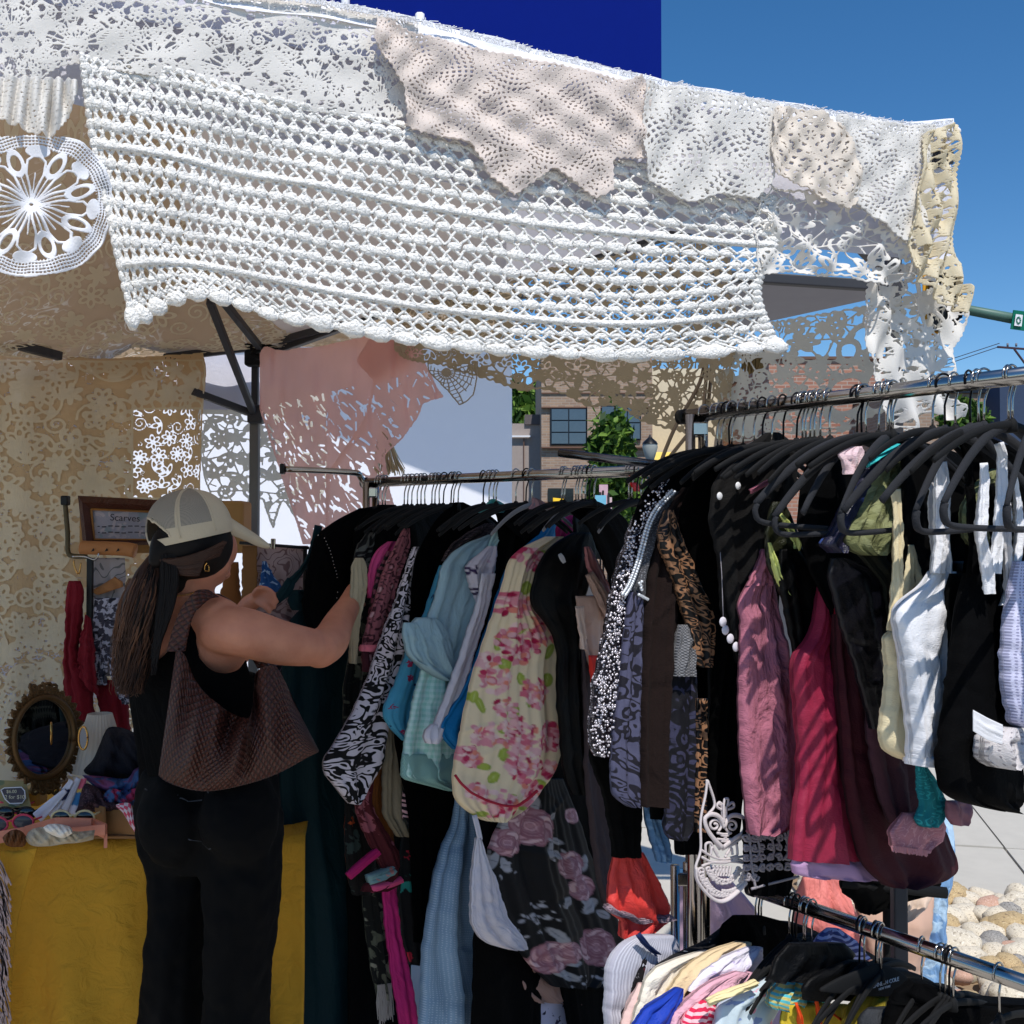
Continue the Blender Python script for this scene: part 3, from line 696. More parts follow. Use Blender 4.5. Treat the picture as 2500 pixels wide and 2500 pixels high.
lacepiece('lace_runner', 'white ridged lace runner between the cream doily and the tent corner', 'lace', bb, [*TP(2050, 2275, 4), (2262, 400), (2240, 470), (2256, 545), (2225, 560), (2205, 588), (2165, 545), (2130, 522), (2092, 480), (2062, 400)], .044, thread, cfn([(2150, 300), (2180, 420), (2200, 540), (2100, 400)], 5.2, -.2, 7, 2.3, bb), cell=2.3, seed=5, amp=.006, solid=.003)
bb = (2215, 290, 2370, 780)
lacepiece('lace_runner', 'cream crocheted edging hanging down the tent corner', 'lace', bb, [(2265, 325), (2334, 300), (2328, 420), (2322, 600), (2345, 690), (2362, 705), (2350, 765), (2300, 742), (2240, 645), (2228, 565), (2246, 480), (2258, 400)], .052, cream, lambda cv: guipure(cv, 12, 6, .9), cell=2.2, seed=6, amp=.014, solid=.003, jag=12)
bb = (1840, 440, 2270, 720)
lacepiece('net_lace', 'coarse white net lace sagging under the doilies', 'lace', bb, [(1870, 450), (2090, 490), (2250, 560), (2245, 660), (2140, 695), (2050, 672), (1950, 662), (1860, 668), (1850, 560)], .022, thread, lambda cv: guipure(cv, 26, 7, 1.1), cell=2.4, seed=7, amp=.014)
# round doily at the left edge
bb = (-140, 330, 300, 690)
def rd(cv):
    s = 2.2; cx, cy = (75 + 140) / s, (497 - 330) / s
    for k in range(16):
        a = 2 * PI * k / 16 + .1; r1 = 34; cv.line(cx + 5 * math.cos(a), cy + 5 * math.sin(a), cx + r1 * math.cos(a), cy + r1 * math.sin(a), .55)
        if k % 2 == 0:
            for da in (-.19, .19): cv.path([(cx + r * math.cos(a + da * w_), cy + r * math.sin(a + da * w_)) for r, w_ in ((3, .3), (18, .8), (34, 1.2), (48, .9), (56, 0))], 1.0)
            cv.ell(cx + 58 * math.cos(a), cy + 58 * math.sin(a), 6.5, 11, a); cv.ell(cx + 47 * math.cos(a + .39), cy + 47 * math.sin(a + .39), 13, 6, a + .39, ring=1.5)
    for r in (64, 67.5, 71, 74.5, 78): 
        t = np.linspace(0, 2 * PI, 120); rr = r + 1.6 * np.abs(np.sin(t * 8)); cv.path(list(zip(cx + rr * np.cos(t), cy + rr * np.sin(t) * .98)), .6)
    for k in range(140):
        a = 2 * PI * k / 140; cv.line(cx + 62 * math.cos(a), cy + 62 * math.sin(a), cx + 79 * math.cos(a), cy + 79 * math.sin(a), .4)
ths = np.linspace(0, 2 * PI, 60)
lacepiece('doily', 'round white star doily hanging at the left edge', 'doily', bb, [(75 + (180 + 6 * abs(math.sin(t * 8))) * math.cos(t), 497 + 178 * math.sin(t)) for t in ths], .02, yarn, rd, cell=2.2, jag=0, seed=8, amp=.008, solid=.003)
bb = (-140, 160, 190, 350)
lacepiece('lace_ruffle', 'white pleated lace ruffle above the round doily', 'lace', bb, [(-140, 190), (60, 190), (190, 200), (165, 260), (140, 300), (110, 330), (70, 322), (30, 300), (-40, 260), (-140, 230)], .026, thread, cfn([(40, 150)], 5, .4, 9, 2.4, bb), cell=2.4, seed=9, amp=.012, fu=14, fv=1, solid=.002)

# the big white crochet blanket, stitch by stitch
BC = [[(200, 140), (400, 165), (620, 232), (900, 285), (1200, 350), (1550, 400), (1890, 480)],
      [(226, 330), (430, 372), (650, 415), (920, 468), (1220, 520), (1560, 560), (1885, 590)],
      [(272, 560), (442, 580), (660, 620), (940, 672), (1240, 715), (1560, 735), (1850, 710)],
      [(322, 778), (475, 722), (700, 775), (960, 822), (1250, 856), (1560, 868), (1895, 845)]]
BS = surf(BC, onF(.016), wr(12, .010, 5, 2))
def crochet(S, nc, nr, ribs, name, label, puffr, seed):
    r = np.random.default_rng(seed); e = 1e-3
    def fr(u, v):
        p = S(u, v); du = S(np.minimum(u + e, 1), v) - S(np.maximum(u - e, 0), v); dv = S(u, np.minimum(v + e, 1)) - S(u, np.maximum(v - e, 0))
        du /= np.linalg.norm(du, axis=1)[:, None] + 1e-12; n = np.cross(dv, du); n /= np.linalg.norm(n, axis=1)[:, None] + 1e-12; d2 = np.cross(du, n); return p, du, d2, n
    VV, FF, base = [], [], 0
    U, W_, Sz = [], [], []
    for j in range(nr + 1):
        for i in range(nc + 1):
            u = (i + (.5 if j % 2 else 0)) / nc + r.uniform(-.12, .12) / nc; v = j / nr + r.uniform(-.06, .06) / nr
            if u > 1: continue
            U.append(u); W_.append(min(1, max(0, v))); Sz.append((1.9 if j == nr and i % 2 == 0 else .8 if j == nr else (1.15 if i == 0 else 1.0)) * r.uniform(.85, 1.12))
    for j in range(nr * 2):      # big shells down both sides
        U += [0.0, 1.0]; W_ += [j / nr / 2] * 2; Sz += [1.1, 1.1]
    U, W_, Sz = map(np.array, (U, W_, Sz)); p, a, b, n = fr(U, W_); q1 = np.clip(U, 0, 1 - 1 / nc); pu = np.linalg.norm(S(q1 + 1 / nc, W_) - S(q1, W_), axis=1); q2 = np.clip(W_, 0, 1 - 1 / nr); pv = np.linalg.norm(S(U, q2 + 1 / nr) - S(U, q2), axis=1); Su, Sv = (pu * .5 * Sz)[:, None, None], (pv * .31 * Sz * np.where(W_ > .99, 1.5, 1))[:, None, None]; v0, f0 = ICO2
    lump = 1 + .10 * np.sin(v0 @ np.array([7, 3, 2.])) + .08 * np.sin(v0 @ np.array([2, 9, 4.])); q = v0 * lump[:, None]
    X = p[:, None] + a[:, None] * (q[None, :, 0:1] * Su) + b[:, None] * (q[None, :, 1:2] * Sv) + n[:, None] * (q[None, :, 2:3] * (Sv * .6))
    VV.append(X.reshape(-1, 3)); FF.append((f0[None] + np.arange(len(U))[:, None, None] * len(v0)).reshape(-1, 3).tolist()); base = len(U) * len(v0)
    # strands
    segs = []
    for j in range(nr):
        for i in range(nc + 1):
            o = .5 if j % 2 else 0
            for k in (-.5, .5):
                segs.append(((i + o) / nc, j / nr, (i + o + k) / nc, (j + .5) / nr)); segs.append(((i + o + k) / nc, (j + .5) / nr, (i + o) / nc, (j + 1) / nr))
    for rb in ribs:
        for i in range(nc * 2): segs.append((i / nc / 2, rb, (i + 1) / nc / 2, rb, 2.2))
    A = np.array([s[:4] for s in segs]); rd_ = np.array([s[4] if len(s) > 4 else 1. for s in segs]) * .0023; A = np.clip(A, 0, 1)
    tt = np.array([0, .5, 1]); bow = r.uniform(-.15, .15, len(A)) / nc
    rings = []
    for t in tt:
        u = A[:, 0] * (1 - t) + A[:, 2] * t + bow * math.sin(PI * t); v = A[:, 1] * (1 - t) + A[:, 3] * t
        rings.append(fr(u, v))
    tang = rings[2][0] - rings[0][0]; tang /= np.linalg.norm(tang, axis=1)[:, None] + 1e-12
    m = len(A); V = np.zeros((m, 3, 4, 3))
    for k, (p, a, b, n) in enumerate(rings):
        sd_ = np.cross(n, tang)
        for q in range(4):
            an = PI / 4 + q * PI / 2; V[:, k, q] = p + (sd_ * math.cos(an) + n * math.sin(an)) * rd_[:, None] * 1.3
    f = []
    for k in range(2):
        for q in range(4): f.append([k * 4 + q, k * 4 + (q + 1) % 4, (k + 1) * 4 + (q + 1) % 4, (k + 1) * 4 + q])
    FF.append((np.array(f)[None] + (base + np.arange(m) * 12)[:, None, None]).reshape(-1, 4).tolist()); VV.append(V.reshape(-1, 3))
    o = mesh(name, np.concatenate(VV), FF[0] + FF[1], puffyarn); return tag(o, label, 'blanket')
crochet(BS, 46, 14, (.36, .785), 'crochet_blanket', 'large white crochet blanket with puff stitches draped over the front of the tent', .0112, 5)

# beige cloth under the roof, lace curtain at the back, panels and drapes along the side
def ceil_proj(x, y): return P(x, y, 4.2 - (865 - np.asarray(y)) * .0024 - np.maximum(0, np.asarray(x) - 700) * .0009 - np.maximum(0, 330 - np.asarray(x)) * .0016)
n_ = N('ceiling_cloth'); uv = n_.coord('Object'); a = n_.noise(uv, 7, 2, 1.4); bb_ = n_.math('ABSOLUTE', n_.math('SUBTRACT', n_.math('FRACT', n_.math('MULTIPLY', a.outputs[0], 6.0)), .5))
v_ = n_.vor(uv, 3.2); f_ = n_.math('MULTIPLY', n_.step(n_.math('SUBTRACT', .09, bb_), 0, .03), n_.step(n_.math('SUBTRACT', .5, v_.outputs['Distance']), 0, .1))
base = n_.mix(f_, lin((204, 178, 144)), lin((240, 230, 212))); n_.set(n_.b.inputs['Base Color'], base); n_.b.inputs['Roughness'].default_value = .9
tr = n_.add('ShaderNodeBsdfTranslucent', n0=base); mx = n_.add('ShaderNodeMixShader', n0=.55); n_.t.links.new(n_.b.outputs[0], mx.inputs[1]); n_.t.links.new(tr.outputs[0], mx.inputs[2]); n_.t.links.new(mx.outputs[0], n_.out.inputs[0])
cxs = np.linspace(-700, 1250, 11)
low = np.interp(cxs, [-260, 0, 250, 420, 600, 800, 1000, 1250], [850, 872, 880, 868, 852, 845, 860, 800])
S = surf([[(x, 100 + .15 * max(0, x)) for x in cxs], [(x, 450 + .06 * max(0, x)) for x in cxs], [(x, (450 + l) / 2 + 15 * math.sin(x * .01)) for x, l in zip(cxs, low)], [(x, l - 60) for x, l in zip(cxs, low)], [(x, l) for x, l in zip(cxs, low)]], ceil_proj, wr(31, .03, 4, 3))
tag(patch('tablecloth', S, 90, 60, n_.m), 'tan tablecloth with pale embroidered scrolls slung under the tent roof', 'cloth')
cl_ = bpy.data.objects['tablecloth']; Sc_ = S
cv_ = Cv(640, 250); guipure(cv_, 24, 41, .85, net=False); cv_.a[:, :2] = 0; cv_.a[:2] = 0
msq('embroidery', cv_, lambda u, v: Sc_(u, v) + (np.array([0, 0, EYE]) - Sc_(u, v)) * .004, cream, cl_)
def onB(off=0): return lambda x, y: onplane(x, y, (BPL[0] + BPL[3] * off, BPL[1] - BPL[2] * off, BPL[2], BPL[3]))
bb = (-130, 862, 500, 1990)
def cur(cv):
    cv.a[:] = 1; guipure(cv, 25, 11, .22, carve=True)
    y0 = int((1000 - 862) / 2.5); y1 = int((1215 - 862) / 2.5); x0 = int((298 + 130) / 2.5); x1 = int((482 + 130) / 2.5)      # the open-work square
    sub = Cv(x1 - x0, y1 - y0, 1); guipure(sub, 17, 12, .5, carve=True); cv.a[y0:y1, x0:x1] = np.maximum(sub.a, .0)
    y2 = int((1560 - 862) / 2.5); sub = Cv(cv.W, cv.H - y2, 1); guipure(sub, 21, 13, .3, carve=True); guipure(sub, 15, 19, .2, carve=True); cv.a[y2:] = sub.a
lacepiece('lace_curtain', 'tan floral lace curtain hanging at the back left of the tent', 'curtain', bb, [(-130, 872), (0, 868), (120, 872), (250, 876), (400, 868), (487, 862), (494, 900), (488, 1000), (482, 1100), (478, 1200), (470, 1300), (460, 1500), (450, 1990), (-130, 1990)], .0, M('tan_lace', (232, 208, 170), coord='Object', trans=.5, var=.07), cur, cell=2.5, jag=0, seed=10, proj=onB(.06), solid=.0015, disp=lambda u, v: (np.sin(u * 40 + v * 3) * .006 + np.exp(-((v - .06) / .05) ** 2) * .05 * (1 + .4 * np.sin(u * 9)) + np.sin(v * 60 + u * 6) * .008 * np.exp(-v * 9))[:, None] * np.array([.402, -.916, 0]))
cu_ = bpy.data.objects['lace_curtain']; bb = (-130, 862, 500, 1990)
def cur2(cv): guipure(cv, 25, 11, 1.15, net=False); guipure(cv, 34, 23, 1.0, net=False)
_o = lacepiece('embroidery', None, None, bb, [(-130, 880), (487, 880), (490, 1000), (300, 1000), (300, 1215), (476, 1215), (450, 1990), (-130, 1990)], 0, cream, cur2, cell=2.5, jag=0, seed=10, proj=onB(.066), solid=0, disp=lambda u, v: (np.sin(u * 40 + v * 3) * .006 + np.exp(-((v - .06) / .05) ** 2) * .05 * (1 + .4 * np.sin(u * 9)) + np.sin(v * 60 + u * 6) * .008 * np.exp(-v * 9))[:, None] * np.array([.402, -.916, 0])); _o.parent = cu_
bb = (470, 940, 800, 1310)
def pan(cv):
    guipure(cv, 21, 14, 1.3)
    y0 = int(300 / 2.4)
    cv.a[:30] = np.maximum(cv.a[:30], 1)
pts = [(470, 945), (640, 945), (790, 960), (795, 1180), (760, 1240), (735, 1205), (715, 1175), (705, 1262), (680, 1215), (660, 1290), (640, 1215), (610, 1230), (597, 1278), (575, 1225), (560, 1268), (540, 1240), (528, 1200), (515, 1170), (490, 1060)]
lacepiece('lace_curtain', 'grey white flower lace panel with pointed leaves behind the tent leg', 'curtain', bb, pts, 0, threadgrey, pan, cell=2.4, jag=7, seed=11, proj=onB(-.12), disp=wr(71, .01, 5, 2))
def onS(off=0): return lambda x, y: onplane(x, y, (SPL[0] + SPL[3] * off * -1, SPL[1] + SPL[2] * off, SPL[2], SPL[3]))
be = lambda x: 850 - .283 * (x - 625)
bb = (960, 560, 1790, 1090)
poly = [(960, be(960) - 5), (1790, be(1790) + 30), (1790, 1065), (1760, 1078), (1720, 1068), (1690, 1042), (1640, 1058), (1590, 1046), (1530, 1022), (1480, 986), (1430, 992), (1380, 962), (1330, 946), (1300, 952), (1250, 936), (1200, 916), (1130, 892), (1060, 882), (1000, 870), (960, 850)]
def sdr(cv):
    guipure(cv, 17, 15, 1.15)
    yy, xx = np.mgrid[0:cv.H, 0:cv.W]; px = 960 + xx * 2.4; py = 560 + yy * 2.4
    sol = (py < np.interp(px, [960, 1250, 1400, 1560, 1790], [868, 892, 905, 880, 800])); cv.a = np.where(sol, 1, cv.a)
    c2 = Cv(cv.W, cv.H, 1); guipure(c2, 20, 16, .5, carve=True); cv.a = np.where(sol, c2.a, cv.a)
lacepiece('lace_drape', 'beige lace drape with scalloped edge along the far side of the tent', 'lace', bb, poly, 0, M('sand_lace', (206, 190, 162), coord='Object', trans=.45), sdr, cell=2.4, jag=15, seed=12, proj=onS(.02), disp=wr(72, .015, 7, 2))
bb = (1740, 500, 2310, 1080)
poly = [(1760, 812), (1850, 800), (1895, 792), (2010, 768), (2135, 742), (2310, 690), (2290, 800), (2260, 930), (2240, 1000), (2200, 1030), (2150, 1000), (2110, 1010), (2060, 1050), (1990, 1065), (1920, 1052), (1850, 1075), (1790, 1070), (1760, 1060)]
def wdr(cv):
    guipure(cv, 20, 17, 1.35)
    for x, y, a, b in ((2090, 825, 20, 26), (2060, 855, 14, 18), (2125, 860, 16, 22), (1900, 845, 22, 14), (2060, 960, 30, 40), (2120, 950, 22, 50)):
        cx, cy = (x - 1740) / 2.4, (y - 500) / 2.4; cv.ell(cx, cy, a / 2.4, b / 2.4, .3, True); cv.ell(cx, cy, a / 2.4 + 3, b / 2.4 + 3, .3, ring=2.2)
    for x, y, a, b in ((1840, 1020, 50, 24), (2200, 900, 30, 60)): cv.ell((x - 1740) / 2.4, (y - 500) / 2.4, a / 2.4, b / 2.4)
lacepiece('lace_drape', 'off-white net lace drape with open rings behind the tall rail', 'lace', bb, poly, 0, threadgrey, wdr, cell=2.4, jag=16, seed=13, proj=onS(.0), disp=wr(73, .015, 7, 3))
bb = (2090, 620, 2370, 1080)
poly = [(2140, 660), (2250, 640), (2300, 730), (2350, 760), (2345, 800), (2310, 850), (2300, 960), (2345, 1010), (2310, 1025), (2250, 1000), (2225, 1070), (2190, 1060), (2160, 950), (2130, 850), (2120, 760)]
def tl(cv):
    guipure(cv, 15, 18, 1.5)
    cx, cy = (2254 - 2090) / 2.3, (742 - 620) / 2.3
    cv.ell(cx, cy, 22, 24, 0, True)
    for k in range(9): a = k * .698 + .2; cv.line(cx, cy, cx + 23 * math.cos(a), cy + 25 * math.sin(a), 1.4)
    cv.ell(cx, cy, 6, 7, 0, ring=2.4)
lacepiece('lace_scarf', 'white spoked lace tail hanging below the tent corner', 'lace', bb, poly, .0, thread, tl, cell=2.3, jag=14, seed=14, amp=.02, proj=onF(-.02))
# spider web doily and rim
bb = (1040, 880, 1170, 1000)
def web(cv):
    cx, cy = (1092 - 1040) / 1.6, (908 - 880) / 1.6; cv.ell(cx, cy, 6, 6)
    for k in range(13):
        a = -.35 + k * .3; L = 58 if a > .9 and a < 1.8 else 38
        cv.line(cx, cy, cx + L * math.cos(a), cy + L * math.sin(a), .6)
        for r_ in range(10, int(L), 6): cv.line(cx + r_ * math.cos(a), cy + r_ * math.sin(a), cx + (r_ + 1.5) * math.cos(a + .3), cy + (r_ + 1.5) * math.sin(a + .3), .55)
lacepiece('doily', 'fine spider web doily dangling beside the pink scarf', 'doily', bb, [(1045, 880), (1165, 880), (1160, 930), (1150, 965), (1128, 985), (1118, 990), (1100, 960), (1075, 930), (1050, 905)], 0, M('taupe_thread', (170, 158, 140), coord='Object'), web, cell=1.6, jag=0, seed=15, proj=onS(.04), disp=wr(74, .004))
# pink lace shawl
def onQ(dd): return lambda x, y: P(x, y, dd - (np.asarray(x) - 640) * .0012)
bb = (630, 810, 1090, 1330)
def pk_(cv):
    yy, xx = np.mgrid[0:cv.H, 0:cv.W]; px = 630 + xx * 2.4; py = 810 + yy * 2.4
    c2 = Cv(cv.W, cv.H, 1)
    r_ = np.random.default_rng(4)
    for _ in range(760):
        x, y = r_.uniform(0, cv.W), r_.uniform(0, cv.H); a = 1.1 + r_.normal() * .35; L = r_.uniform(3, 10); c2.line(x, y, x + L * math.cos(a), y + L * math.sin(a), r_.uniform(.4, 1.2), True)
    open_ = py > (1000 - (px - 640) * .26); right = (px > 950) & (px < 1010) & (py > 920) & (py < 1000)
    cv.a = np.where(open_ | right, c2.a, 1)
fold = lambda f1, amp: (lambda u, v: (np.sin(u * f1 - v * 9) * amp + np.sin(u * f1 * 2.3 + v * 5) * amp * .4)[:, None] * np.array([.3, -.95, 0]))
SHW = E('lace_shawl', P(640, 860, 4.1), 'dusty pink lace shawl knotted to the tent corner', 'shawl')
for nm, poly, dd, sd_ in (('shawl_panel', [(640, 862), (655, 848), (720, 856), (820, 842), (900, 815), (1000, 815), (990, 900), (905, 940), (880, 1060), (815, 1160), (812, 1325), (760, 1330), (748, 1280), (705, 1145), (668, 1050), (640, 1000)], 4.0, 16), ('shawl_fold', [(900, 815), (1000, 812), (1010, 880), (1040, 930), (1078, 968), (1040, 975), (1010, 985), (1000, 1015), (960, 1070), (925, 1110), (935, 1200), (965, 1330), (812, 1330), (810, 1290), (808, 1160), (850, 1090), (890, 1010), (905, 930), (870, 880)], 3.95, 17)):
    o = lacepiece(nm, None, None, bb, poly, 0, pinklace, pk_, cell=2.4, jag=5, seed=sd_, proj=onQ(dd), disp=fold(34, .012)); o.parent = SHW; o.location = tuple(-v for v in SHW.location)
# tassels and ropes
def tassel(x, y, y2, w0, w1, d, n, mat, label, cat='tassel', sway=0):
    o = E('tassel', P(x, y, d), label, cat); V, F = [], []
    for k in range(n):
        a = rng.uniform(-1, 1); b_ = rng.uniform(-.5, .5)
        pts = P(np.array([x + a * w0, x + a * (w0 + w1) / 2 + rng.normal() * 2 + sway * .4, x + a * w1 + rng.normal() * 3 + sway]), np.array([y, (y + y2) / 2, y2 + rng.uniform(-12, 8)]), d + b_ * .02)
        tubeVF(curvepts(pts, 6), .0016, 4, V, F, caps=False)
    mesh('strands', V, F, mat, o); return o
tassel(935, 1045, 1155, 10, 38, 3.9, 110, M('cream_fringe', (222, 208, 170), coord='Object', trans=.2), 'cream tassel hanging behind the pink shawl', sway=15)
tassel(1840, 838, 905, 28, 26, 2.6, 110, M('tan_fringe', (176, 146, 96), coord='Object', trans=.2), 'tan tassel hanging below the blanket')
rope = M('jute_rope', (150, 128, 104), coord='Object', bump=.6)
for pts, lb in ((((1722, 850), (1710, 930), (1655, 1030), (1628, 1090), (1606, 1150)), 'leftmost of three thin ropes hanging to the rack'), (((1728, 850), (1722, 950), (1715, 1015)), 'middle rope hanging straight to the tall rail'), (((1745, 845), (1735, 930), (1722, 1015), (1680, 1060), (1612, 1145)), 'rightmost rope crossing down to the low rail end')):
    o = E('rope', P(*pts[0], 2.6), lb, 'rope'); tube('cord', curvepts(P(np.array([p[0] for p in pts]), np.array([p[1] for p in pts]), np.linspace(2.62, 2.55, len(pts))), 24), .0045, rope, o, k=6)

# loose fibres along the top edge
V, F = [], []
for k in range(900):
    x = rng.uniform(520, 2325); y = topy(x) - 6; q = np.array([(x, y + 6), (x + rng.normal() * 5, y - rng.uniform(0, 8)), (x + rng.normal() * 9, y - rng.uniform(2, 14) * rng.uniform(.3, 1))]); p_ = onF(.02)(q[:, 0], q[:, 1]); tubeVF(p_, .0009, 3, V, F, caps=False)
q = np.array([(2318, 330), (2340, 318), (2334, 306)]); tubeVF(onF(.02)(q[:, 0], q[:, 1]), [.012, .006, .001], 6, V, F)
mesh('loose_fibres', V, F, yarn, T)
# ---------------------------------------------------------------- racks and hangers
def railpt(rail, x):
    (xa, da), (xb, db), h = rail; A = P(xa, 1300, da); B = P(xb, 1300, db); k = (x - CX) / FP
    dx, dy = B[0] - A[0], B[1] - A[1]; t = (k * A[1] - A[0]) / (dx - dy * k); return np.array([A[0] + dx * t, A[1] + dy * t, h])
RL = ((890, 3.29), (1640, 2.67), 1.722); RR = ((1670, 2.32), (2500, 1.74), 1.81); RB = ((1837, 2.34), (2500, 1.84), .82)
ANG = {'L': (.62, .785), 'R': (.80, .60), 'B': (.72, .69)}
RAIL = {'L': RL, 'R': RR, 'B': RB}
def gplane(rk, hx, ang=None, off=0):
    p = railpt(RAIL[rk], hx); a = ang or ANG[rk]; L = math.hypot(*a); a = (a[0] / L, a[1] / L); return (p[0] + a[1] * off, p[1] - a[0] * off, a[0], a[1])
def rack(rk, label, x0, x1, upr, foot, r=.0143):
    ra = RAIL[rk]; a, b = railpt(ra, x0), railpt(ra, x1); o = E('clothes_rack', (a[0], a[1], 0), label, 'clothes rack')
    tube('rail', [a, (a + b) / 2, b], r, chrome, o, k=20); d = (b - a) / np.linalg.norm(b - a); nrm = np.array([-d[1], d[0], 0])
    for e, s in ((a, -1), (b, 1)): tube('end_cap', [e + d * s * .004, e + d * s * .02], r * 1.12, blk, o, k=16)
    for x in upr:
        q = railpt(ra, x)
        for s in (-1, 1): tube('upright', [q + nrm * s * .019 + [0, 0, .0], [q[0] + nrm[0] * s * .019, q[1] + nrm[1] * s * .019, .08]], .0105, chrome, o, k=12)
        boxo('bracket', q - [0, 0, .03], (.04, .04, .03), chrome, o, bev=.004)
        f0 = np.array([q[0], q[1], .075]); tube('foot', [f0 - nrm * foot, f0 + nrm * foot], .014, chrome, o, k=10)
        for s in (-1, 1): lathe('castor', [(.001, -.075), (.022, -.07), (.026, -.045), (.022, -.02), (.008, -.015), (.008, 0)], f0 + nrm * foot * .95 * s, blk, o, k=12)
    q0, q1 = railpt(ra, upr[0]), railpt(ra, upr[-1]); q0[2] = q1[2] = .075; tube('base_bar', [q0, q1], .012, chrome, o, k=10)
    return o
o = rack('L', 'chrome clothes rack with the long rail in the shade of the tent', 898, 1700, (905, 1690), .28)
a = P(690, 1145, 3.2); q = railpt(RL, 905); tube('face_out_arm', curvepts([a, P(855, 1153, 3.25), P(880, 1165, 3.27), P(893, 1195, 3.28)], 16), .009, chrome, o, k=12); boxo('arm_end', a, (.012, .03, .03), blk, o, bev=.003)
tube('face_out_arm', [P(1366, 1106, 2.75), P(1606, 1134, 2.62)], .0105, M('smoked_chrome', (110, 112, 118), rough=.2, metal=1, bump=0, coord='Object'), o, k=12)
o = rack('R', 'tall chrome clothes rack with the sloping rail on the right', 1678, 2760, (1702, 2700), .28)
o = rack('B', 'short chrome clothes rack in front at the bottom right', 1842, 2760, (1660, 2740), .22)
def hookVF(r=.0020, rr=.0175, sgn=1, drop=.075):
    a = np.linspace(R(200), R(-62), 16); pts = [(sgn * rr * math.cos(t), 0, rr * math.sin(t)) for t in a]
    pts += [(sgn * .002, 0, -.030), (0, 0, -.04), (0, 0, -drop)]; return tubeVF(curvepts(pts, 30), r, 6)
def armsVF(w, wide=.0088, th=.005, bar_=True, steep=False):
    wide, th = (wide, th) if bar_ or steep else (.0065, .0035)
    d1, d2 = (.026, .105) if bar_ or steep else (.012, .058)
    s = np.linspace(-1, 1, 33); V, F = [], []
    pts = [(w * t, 0, -.078 - d1 * abs(t) - d2 * abs(t) ** 1.9) for t in s]
    tubeVF(pts, wide * (1 - .25 * np.abs(s) ** 3), 8, V, F, flat=th / wide)
    if bar_:
        e = w; z0 = -.078 - d1 - d2
        for sg in (-1, 1): tubeVF(curvepts([(sg * e * .985, 0, z0), (sg * e * 1.0, 0, z0 - .014), (sg * e * .93, 0, z0 - .03), (sg * e * .6, 0, z0 - .034), (0, 0, z0 - .034)], 16), .0062, 6, V, F, flat=.8)
    return V, F
NECKV, NECKF = tubeVF([(0, 0, -.068), (0, 0, -.074), (0, 0, -.09)], [.004, .008, .009], 8)
HM = {}
def hm(kind):
    if kind in HM: return HM[kind]
    hook_mat = {'c': chrome, 'k': blackhook}[kind[0]]; bm_ = {'v': velvet, 'n': velvet, 'b': velvetblk, 'g': M('grey_plastic', (120, 120, 124), rough=.5, coord='Object', bump=0)}[kind[1]]
    hk = mesh('hook', *hookVF(), hook_mat); V, F = armsVF(.205 if kind[1] != 'g' else .17, bar_=kind[1] == 'v', steep=kind[1] == 'n'); n0 = len(V); V = list(V) + NECKV; F = list(F) + [[i + n0 for i in f] for f in NECKF]
    ar = mesh('arms', V, F, bm_); r_ = (hk.data, ar.data); bpy.data.objects.remove(hk); bpy.data.objects.remove(ar); HM[kind] = r_; return r_
HLAB = {'cn': 'barless velvet hanger, bright hook', 'kn': 'barless velvet hanger, black hook', 'cv': 'charcoal velvet hanger, bright hook', 'cb': 'black hanger, bright hook', 'kv': 'charcoal velvet hanger, black hook', 'kb': 'black hanger, black hook', 'cg': 'grey plastic hanger, bright hook', 'kg': 'grey plastic hanger, black hook'}
PLACE = {'L': 'on the long shaded rail', 'R': 'on the tall sloping rail', 'B': 'on the short front rail'}
NH = {}
def ordn(n): return '%d%s' % (n, 'th' if 10 < n % 100 < 14 else {1: 'st', 2: 'nd', 3: 'rd'}.get(n % 10, 'th'))
def hanger(rk, hx, kind='cb', da=0.0, label=None, scale=1.0, dz=0):
    p = railpt(RAIL[rk], hx); a = ANG[rk]; yaw = math.atan2(a[1], a[0]) + da
    NH[rk] = NH.get(rk, 0) + 1
    o = E('clothes_hanger', p + [0, 0, .0015 + dz], label or f'{HLAB[kind]}, {ordn(NH[rk])} hook from the left {PLACE[rk]}', 'hanger', None if label else f'hangers {PLACE[rk]}')
    o.rotation_euler = (0, rng.uniform(-.07, .07), yaw); hk, ar = hm(kind)
    for nm, me in (('hook', hk), ('arms', ar)):
        c = bpy.data.objects.new(nm, me); COL.objects.link(c); c.parent = o
    return o
for x, k in ((925, 'cb'), (932, 'cb'), (940, 'cb'), (988, 'cb'), (997, 'cb'), (1006, 'cb'), (1018, 'cb'), (1028, 'cb'), (1036, 'cb'), (1055, 'cb'), (1063, 'cb'), (1071, 'cb'), (1085, 'kb'), (1103, 'kb'), (1110, 'cb'), (1120, 'cb'), (1180, 'kb'), (1194, 'cb'), (1203, 'cb'), (1212, 'cb'), (1260, 'cb'), (1286, 'kb'), (1297, 'cg'), (1374, 'cb'), (1380, 'cb'), (1405, 'cb'), (1412, 'cg'), (1420, 'cb'), (1430, 'cb'), (1440, 'kb'), (1452, 'cb'), (1535, 'cg'), (1545, 'cb'), (1556, 'kb'), (1566, 'cb')): hanger('L', x, k, rng.uniform(-.14, .14))
